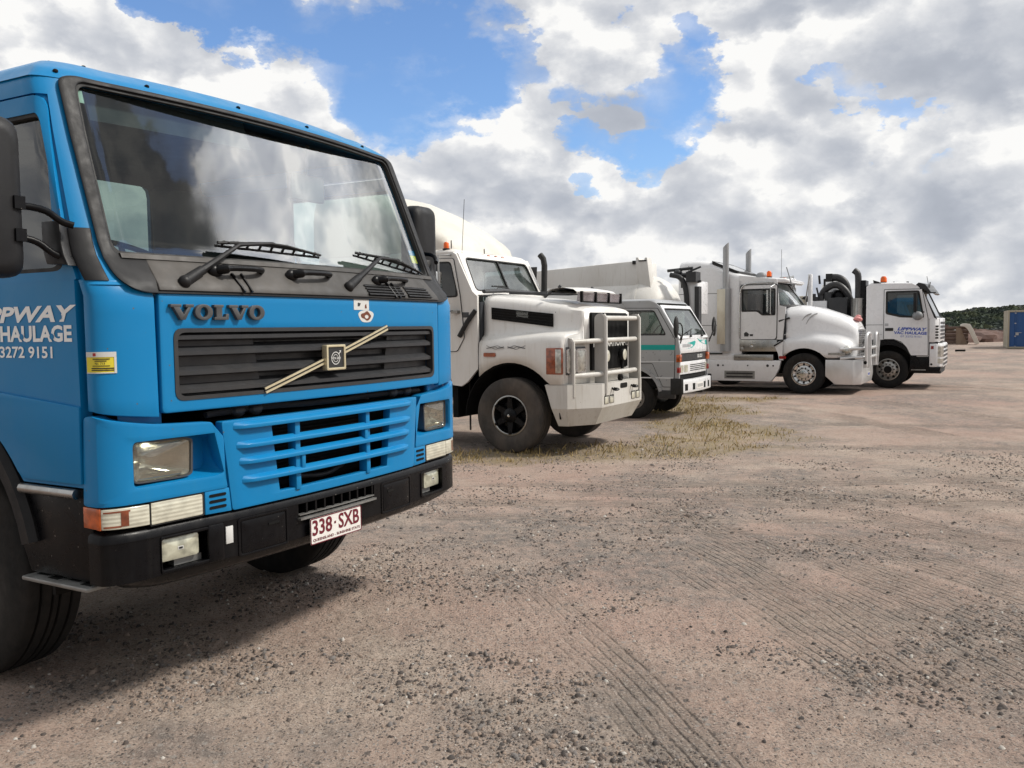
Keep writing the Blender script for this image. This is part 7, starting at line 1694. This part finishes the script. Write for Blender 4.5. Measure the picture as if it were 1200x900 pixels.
mb = MB(); mb.box(.3, .52, -1.72, -1.55, 2.92, 3.14); mb.tube([(.5, -1.75, 2.45), (.5, -1.75, 3.0)], .03, 8); mb.tube([(.5, -1.88, 2.86), (.5, -1.90, 3.10)], .03, 8); mb.build('hose_coupling', M['rubber'], V)
mb = MB(); mb.lathe((.3, -1.35, 0), 'z', [(1.3, .001), (1.3, .30), (2.55, .30), (2.68, .2), (2.70, .001)], 24); mb.build('filter_canister', M['black_bumper'], V)
mb = MB(); mb.lathe((-.3, -1.65, 0), 'z', [(1.3, .001), (1.3, .32), (2.85, .32), (3.0, .2), (3.02, .001)], 24); mb.build('cyclone_canister', W1, V)
mb = MB(); mb.box(.35, .85, -2.05, -1.62, 1.3, 2.38); mb.build('blower_cabinet', W1, V, bevel=.02)
mb = MB(); mb.box(.5, .95, -1.56, -1.08, 1.3, 2.45); mb.box(.55, .8, -1.70, -1.52, 1.3, 2.62); mb.box(.3, .62, -1.45, -1.28, 2.3, 2.48); mb.box(.6, .7, -1.42, -1.30, 1.6, 2.3); mb.build('control_box', M['grille_black'], V, bevel=.01)
mb = MB(); mb.lathe((.75, -2.32, 0), 'z', [(1.3, .001), (1.3, .14), (2.40, .14), (2.44, .10), (2.52, .10), (2.53, .001)], 18); mb.build('silencer', M['alum_pale'], V)
mb = MB()
for y_, z_ in ((-2.0, 2.50), (-1.9, 2.40), (-2.15, 2.42), (-1.78, 2.45)): mb.box(.66, .84, y_ - .05, y_ + .05, z_ - .06, z_ + .08)
mb.tube([(.75, -2.1, 2.45), (.75, -1.6, 2.48)], .035, 8); mb.tube([(.75, -1.86, 2.5), (.75, -1.92, 2.75)], .025, 8); mb.build('valve_block', M['grille_black'], V)
mb = MB(); mb.lathe((0, -7.6, 2.1), 'y', [(0, .001), (.04, .6), (.2, .85), (.35, .92), (4.6, .92), (4.75, .85), (4.9, .6), (4.92, .001)], 40); mb.box(-.6, .6, -7.5, -2.8, 1.1, 1.4); mb.build('tank', M['tank'], V)
mb = MB(); mb.box(-.45, -.37, -7.8, 1.0, .8, 1.08); mb.box(.37, .45, -7.8, 1.0, .8, 1.08); mb.box(-1, 1, -.07, .07, .4, .55); mb.box(-1.0, 1.0, -2.6, -.9, 1.1, 1.3); mb.box(-.9, .9, -.5, 1.0, .6, 1.2)
mb.box(-1.1, -.5, -3.4, -1.2, .5, 1.05); mb.box(.5, 1.1, -3.4, -1.2, .5, 1.05); mb.build('chassis', M['dark'], V)
for yy in (-4.3, -5.65):
    for q in (1, -1): wheel(V, q * 1.22, yy, .50, .50, .56, 'disc', q, name='rear_wheel')
# ------------------------------------------------------------------ tanker standing between the small truck and the prime mover
_kx = Vector((math.cos(A0), math.sin(A0), 0))
TKo = Vector((7.795, 23.011, 0)) + _kx * 4.0
TK = thing('tanker', 'off-white vacuum tank with a domed end and ridge on top, behind the small silver truck', 'tanker', tuple(TKo), A0)
mb = MB()
prof = [(-9.5, .001), (-9.48, .5), (-9.3, .85), (-9.0, 1.0), (-3.05, 1.0), (-2.95, 1.0), (-2.75, .96), (-2.55, .85), (-2.38, .66), (-2.28, .42), (-2.25, .2), (-2.24, .001)]
mb.lathe((0, 0, 1.92), 'y', prof, 56); tb = mb.build('tank_barrel', M['tank'], TK, ang=60)
mb = MB(); mb.lathe((0, 0, 1.92), 'y', [(-3.06, .99), (-3.06, 1.012), (-2.99, 1.012), (-2.99, .99)], 56); mb.build('barrel_seam', M['tank'], tb)
mb = MB(); mb.hexa([(-.66, -9.0, 2.60), (.66, -9.0, 2.60), (.66, -3.0, 2.60), (-.66, -3.0, 2.60), (-.60, -9.0, 2.93), (.60, -9.0, 2.93), (.60, -3.0, 3.24), (-.60, -3.0, 3.24)]); mb.build('top_box', M['tank'], TK, bevel=.02)
mb = MB(); mb.prism(side(.60), [(-3.06, 2.6), (-3.06, 3.31), (-3.0, 3.31), (-2.97, 3.22), (-2.87, 3.22), (-2.84, 3.30), (-2.79, 3.30), (-2.70, 2.6)], -.25, .03); mb.build('ridge_bracket', M['tank'], TK, bevel=.01)
mb = MB(); mb.box(.35, .64, -2.99, -2.80, 3.215, 3.245); mb.build('bracket_cap', M['rubber'], TK)
mb = MB(); mb.box(.55, .64, -3.14, -3.07, 3.16, 3.24); mb.build('marker_lamp', M['rubber'], TK)
mb = MB(); mb.tube([(.3, -2.35, 2.9), (.3, -2.1, 2.85), (.3, -1.98, 2.6), (.3, -1.95, 2.1), (.3, -1.95, 1.2)], .06, 12, smooth=2); mb.build('suction_hose', M['black_hose'], TK)
mb = MB()
mb.tube([(.2, -2.45, 3.00), (.2, -1.85, 3.04)], .035, 8); mb.tube([(.2, -2.3, 2.88), (.2, -1.75, 2.90)], .05, 8); mb.tube([(.2, -2.15, 3.05), (.2, -2.1, 2.6)], .03, 8); mb.box(.05, .4, -1.95, -1.72, 2.72, 2.95); mb.box(.1, .3, -1.78, -1.68, 1.0, 2.62)
mb.tube([(.2, -2.2, 2.95), (.2, -1.8, 2.72), (.2, -1.66, 2.74)], .03, 8); mb.tube([(.25, -1.95, 2.95), (.25, -1.65, 3.06)], .025, 6); mb.ball((.2, -2.2, 2.95), .1, .1, .08, 8, 10)
mb.build('pump_frame', M['grille_black'], TK)
mb = MB(); mb.box(-.6, .25, -2.0, -1.74, 2.0, 2.75); mb.build('pump_cabinet', M['white'], TK, bevel=.02)
mb = MB(); mb.box(-.45, -.37, -9.2, -1.7, .82, 1.0); mb.box(.37, .45, -9.2, -1.7, .82, 1.0); mb.box(-.5, .5, -8.8, -2.6, .9, 1.05)
for y_ in (-6.6, -7.9): mb.box(-1, 1, y_ - .08, y_ + .08, .43, .58)
mb.box(-.6, -.5, -2.6, -2.5, 0, .9); mb.box(.5, .6, -2.6, -2.5, 0, .9)
mb.build('chassis', M['dark'], TK)
for yy in (-6.6, -7.9):
    for q in (1, -1): wheel(TK, q * 1.22, yy, .51, .51, .5, 'disc', q, name='wheel')

# ------------------------------------------------------------------ shipping container
th = math.radians(26.8)
CT = thing('shipping_container', 'dark blue shipping container with beige frame at the right edge of the yard', 'container', (31.1, 55.7, 0), -th)
cw_, chh, cl_ = 2.44, 2.42, 6.1
mb = MB()
for x_ in (0, cw_ - .10): mb.box(x_, x_ + .10, 0, .10, .02, chh); mb.box(x_, x_ + .10, cl_ - .10, cl_, .02, chh)
mb.box(.10, cw_ - .10, .0, .10, chh - .12, chh); mb.box(.10, cw_ - .10, 0, .10, .02, .14)
for x_ in (0, cw_ - .08): mb.box(x_, x_ + .08, .10, cl_ - .10, chh - .10, chh); mb.box(x_, x_ + .08, .10, cl_ - .10, .02, .14)
mb.build('container_frame', M['container_beige'], CT, bevel=.01)
mb = MB(); n_ = 44
for x_, s_ in ((.04, -1), (cw_ - .04, 1)):
    rows = []
    for k in range(n_ + 1):
        y_ = .10 + (cl_ - .2) * k / n_; o_ = (.03 if (k // 2) % 2 else 0) * s_; rows.append([(x_ + o_, y_, .14), (x_ + o_, y_, chh - .10)])
    mb.grid(rows)
mb.box(.04, cw_ - .04, cl_ - .08, cl_ - .04, .1, chh - .1); mb.box(.04, cw_ - .04, .05, cl_ - .05, chh - .06, chh - .03); mb.box(.04, cw_ - .04, .1, cl_ - .1, .05, .1); mb.build('container_wall', M['container_beige'], CT)
for i_, x_ in enumerate((.11, cw_ / 2 + .005)):
    mb = MB(); wd = cw_ / 2 - .115
    rows = []
    for k in range(17):
        t = k / 16; o_ = -.025 if k % 4 in (1, 2) else 0; rows.append([(x_ + wd * t, .04 + o_ * -1, .15), (x_ + wd * t, .04 + o_ * -1, chh - .13)])
    mb.grid(rows); mb.box(x_, x_ + wd, .062, .09, .15, chh - .13); d = mb.build('container_door', M['container_blue'], CT, ang=20)
    for u in (.28, .78):
        mb = MB(); mb.tube([(x_ + wd * u, .01, .08), (x_ + wd * u, .01, chh - .06)], .018, 8)
        mb.build('locking_bar', M['container_blue'], d)
        mb = MB()
        for z_ in (.16, .8, 1.6, chh - .18): mb.box(x_ + wd * u - .045, x_ + wd * u + .045, -.01, .04, z_ - .03, z_ + .03)
        mb.box(x_ + wd * u, x_ + wd * u + .34, -.03, -.005, 1.0, 1.03); mb.build('bar_bracket', M['silver'], d)
    mb = MB()
    if i_ == 0: mb.box(x_ + .30, x_ + .50, .02, .034, .86, 1.0);
    else: mb.box(x_ + .18, x_ + .34, .02, .034, 1.78, 1.90)
    mb.build('door_marking', M['silver'], d)

# ------------------------------------------------------------------ junk beyond the row
PS = thing('timber_stack', 'stack of weathered grey-brown timber bundles beyond the farthest white truck', 'timber stack', (33.4, 68.5, 0), -.45)
for k in range(5):
    for j in range(2):
        mb = MB(); z0 = .05 + k * .27 
        for s_ in range(3): mb.box(-1.6 + j * 1.65 + random.uniform(-.05, .05), -.05 + j * 1.65 + random.uniform(-.05, .1), -.6 + s_ * .42, -.25 + s_ * .42, z0 + .06, z0 + .24)
        mb.build('timber_bundle', M['timber'], PS, bevel=.015)
    mb = MB(); mb.box(-1.65, 1.6, -.5, -.42, z0, z0 + .06); mb.box(-1.65, 1.6, .3, .38, z0, z0 + .06); mb.build('bearer', M['timber'], PS)
AR = thing('fibreglass_panel', 'bent cream fibreglass panel leaning against the timber stack', 'panel', (34.3, 67.8, 0), -.45)
o_ = roundpoly([(-.1, 1.40), (-.05, 1.55), (.25, 1.62), (.60, 1.56), (.85, 1.05), (1.25, .08), (.95, .05), (.72, .55), (.45, 1.15), (.2, 1.38)], .1, 3)
mb = MB(); mb.prism(front(0), o_, -.9, 0); mb.build('curved_sheet', M['cream_dull'], AR, bevel=.02)
mb = MB(); mb.hexa([(-.35, -.5, .0), (.45, -.5, 0), (.45, -.3, 0), (-.35, -.3, 0), (-.35, -.45, 1.30), (.0, -.45, 1.25), (.0, -.35, 1.25), (-.35, -.35, 1.30)]); mb.build('broken_sheet', M['rust_cream'], AR)
def lump(name, loc, sx_, sy_, sz_, m, label, cat, n=1, seed=0):
    r = random.Random(seed); mb = MB(); rows = []; N1, N2 = 9, 16
    ph = [r.uniform(0, 6) for _ in range(6)]
    for i in range(N1 + 1):
        t = PI * i / N1; row = []
        for j in range(N2):
            a = 2 * PI * j / N2; q = 1 + .18 * math.sin(3 * a + ph[0]) + .14 * math.sin(5 * a + t * 3 + ph[1]) + r.uniform(-.12, .12)
            rr = max(math.sin(t), .001) * q; row.append((loc[0] + sx_ * rr * math.cos(a), loc[1] + sy_ * rr * math.sin(a), loc[2] + sz_ * math.cos(t) * (1 + r.uniform(-.12, .12))))
        rows.append(row)
    mb.grid(rows, wrap=True); return tag(mb.build(name, m, None, ang=20), label, cat)
lump('rubble_heap', (36.6, 74, .1), 2.4, 1.2, .75, M['rubble'], 'low dark brown rubble heap nearest the timber stack', 'rubble heap', seed=1)
lump('rubble_heap', (39.6, 76, .1), 2.6, 1.4, .95, M['rubble'], 'taller brown rubble heap with pale crest left of the container', 'rubble heap', seed=2)
lump('rubble_heap', (42.6, 78, .1), 2.2, 1.4, .80, M['rubble'], 'rubble heap partly hidden behind the blue container', 'rubble heap', seed=3)
lump('sand_pile', (39.2, 77.6, .5), .8, .6, .6, M['tank'], 'small pale sand pile behind the rubble', 'sand pile', seed=4)
mb = MB(); mb.box(26.0, 26.55, 51.9, 52.05, .0, .12); tag(mb.build('timber_block', M['dark'], None, bevel=.01), 'small dark block of timber lying alone on the far gravel', 'block')
for k, (x_, y_, h_) in enumerate(((34.0, 70.5, 2.1), (34.5, 71, 1.7))):
    pass
PG = thing('old_machine', 'old pale machine on top of the timber stack', 'machine', (33.2, 69.6, 1.38), -.4)
mb = MB(); mb.box(-.25, .2, -.3, .3, 0, .40); mb.build('machine_body', M['silver'], PG, bevel=.04)
mb = MB(); mb.tube([(.5, 0, 0), (.5, 0, .75)], .03, 6); mb.tube([(-.1, 0, .4), (-.1, 0, .62)], .07, 8); mb.build('machine_pipe', M['silver'], PG)
mb = MB(); mb.box(-.9, .9, -.3, .3, -.02, .12); mb.build('machine_base', M['rubble'], PG, bevel=.03)

# ------------------------------------------------------------------ wooded hill beyond
mb = MB(); rows = []
HT = [(-60, 2.2), (0, 1.2), (20, 1.3), (24, 1.6), (25.7, 2.0), (26.4, 2.5), (27.1, 3.2), (27.8, 3.8), (28.6, 4.0), (29.4, 4.1), (30.5, 3.3), (34, 1.9), (45, 2.7), (60, 3.7), (76, 2.7)]
def hillz(a, r):
    base = interp(HT, math.degrees(a)) + .22 * math.sin(a * 173) + .18 * math.sin(a * 97 + 1)
    t = min(1, max(0, (r - 120) / 190)); return max(0, base) * (t * t * (3 - 2 * t)) * (r / 330)
for i in range(16):
    r = 110 + i * 22; rows.append([(r * math.sin(math.radians(a)), r * math.cos(math.radians(a)), hillz(math.radians(a), r) - .3) for a in range(-60, 76, 2)])
mb.grid(rows); structure(mb.build('hill', M['hill'], None))
def wood():
    n = 11000; r = 112 + 260 * rng.random(n) ** .9; a = np.radians(rng.uniform(-58, 74, n)); near = rng.random(n) < .55
    a = np.where(near, np.radians(rng.uniform(24, 37, n)), a)
    base = []; fs = []
    # low ball with 26 points
    for i in range(5):
        t = PI * (i + .5) / 5
        for j in range(8): base.append((math.sin(t) * math.cos(j * PI / 4 + i * .4), math.sin(t) * math.sin(j * PI / 4 + i * .4), math.cos(t)))
    for i in range(4):
        for j in range(8): fs.append((i * 8 + j, i * 8 + (j + 1) % 8, (i + 1) * 8 + (j + 1) % 8)); fs.append((i * 8 + j, (i + 1) * 8 + (j + 1) % 8, (i + 1) * 8 + j))
    fs += [(0, 1, 2), (0, 2, 3), (0, 3, 4), (0, 4, 5), (0, 5, 6), (0, 6, 7)]
    base = np.array(base); fs = np.array(fs); sz = (.35 + .9 * rng.random(n) ** 2) * (r / 230)
    z = np.array([hillz(p, q) for p, q in zip(a, r)]) + sz * .35
    V = base[None] * (1 + rng.uniform(-.38, .38, (n, 40, 1))) * sz[:, None, None] * np.array([1.15, 1.15, .95])
    V = V + np.stack([r * np.sin(a), r * np.cos(a), z], -1)[:, None]
    f = (fs[None] + np.arange(n)[:, None, None] * 40).reshape(-1, 3); V = V.reshape(-1, 3)
    me = bpy.data.meshes.new('woodland'); me.vertices.add(len(V)); me.vertices.foreach_set('co', V.astype(np.float32).ravel())
    me.loops.add(f.size); me.loops.foreach_set('vertex_index', f.astype(np.int32).ravel()); me.polygons.add(len(f)); me.polygons.foreach_set('loop_start', (np.arange(len(f)) * 3).astype(np.int32))
    for nm, col in (('leaf_dark', (.040, .050, .044)), ('leaf_mid', (.055, .070, .050)), ('leaf_light', (.088, .100, .062)), ('leaf_grey', (.085, .093, .090))): me.materials.append(mat(nm, col, .9, dirt=.6, dirtcol=(.03, .04, .02), scale=.8, spec=.1))  # greens greyed to stand for distance haze, put into the leaf colours
    me.update(calc_edges=True); me.polygons.foreach_set('material_index', np.repeat(np.clip(np.floor(fbm(a * 40, r * .03, 3) * 6.5 - 1.6 + rng.uniform(-.7, .7, n)), 0, 3), len(fs)).astype(np.int32))
    o = bpy.data.objects.new('woodland', me); COL.objects.link(o); structure(o, 'stuff'); tag(o, 'dark green woodland covering the low hill beyond the yard', 'woodland')
wood()
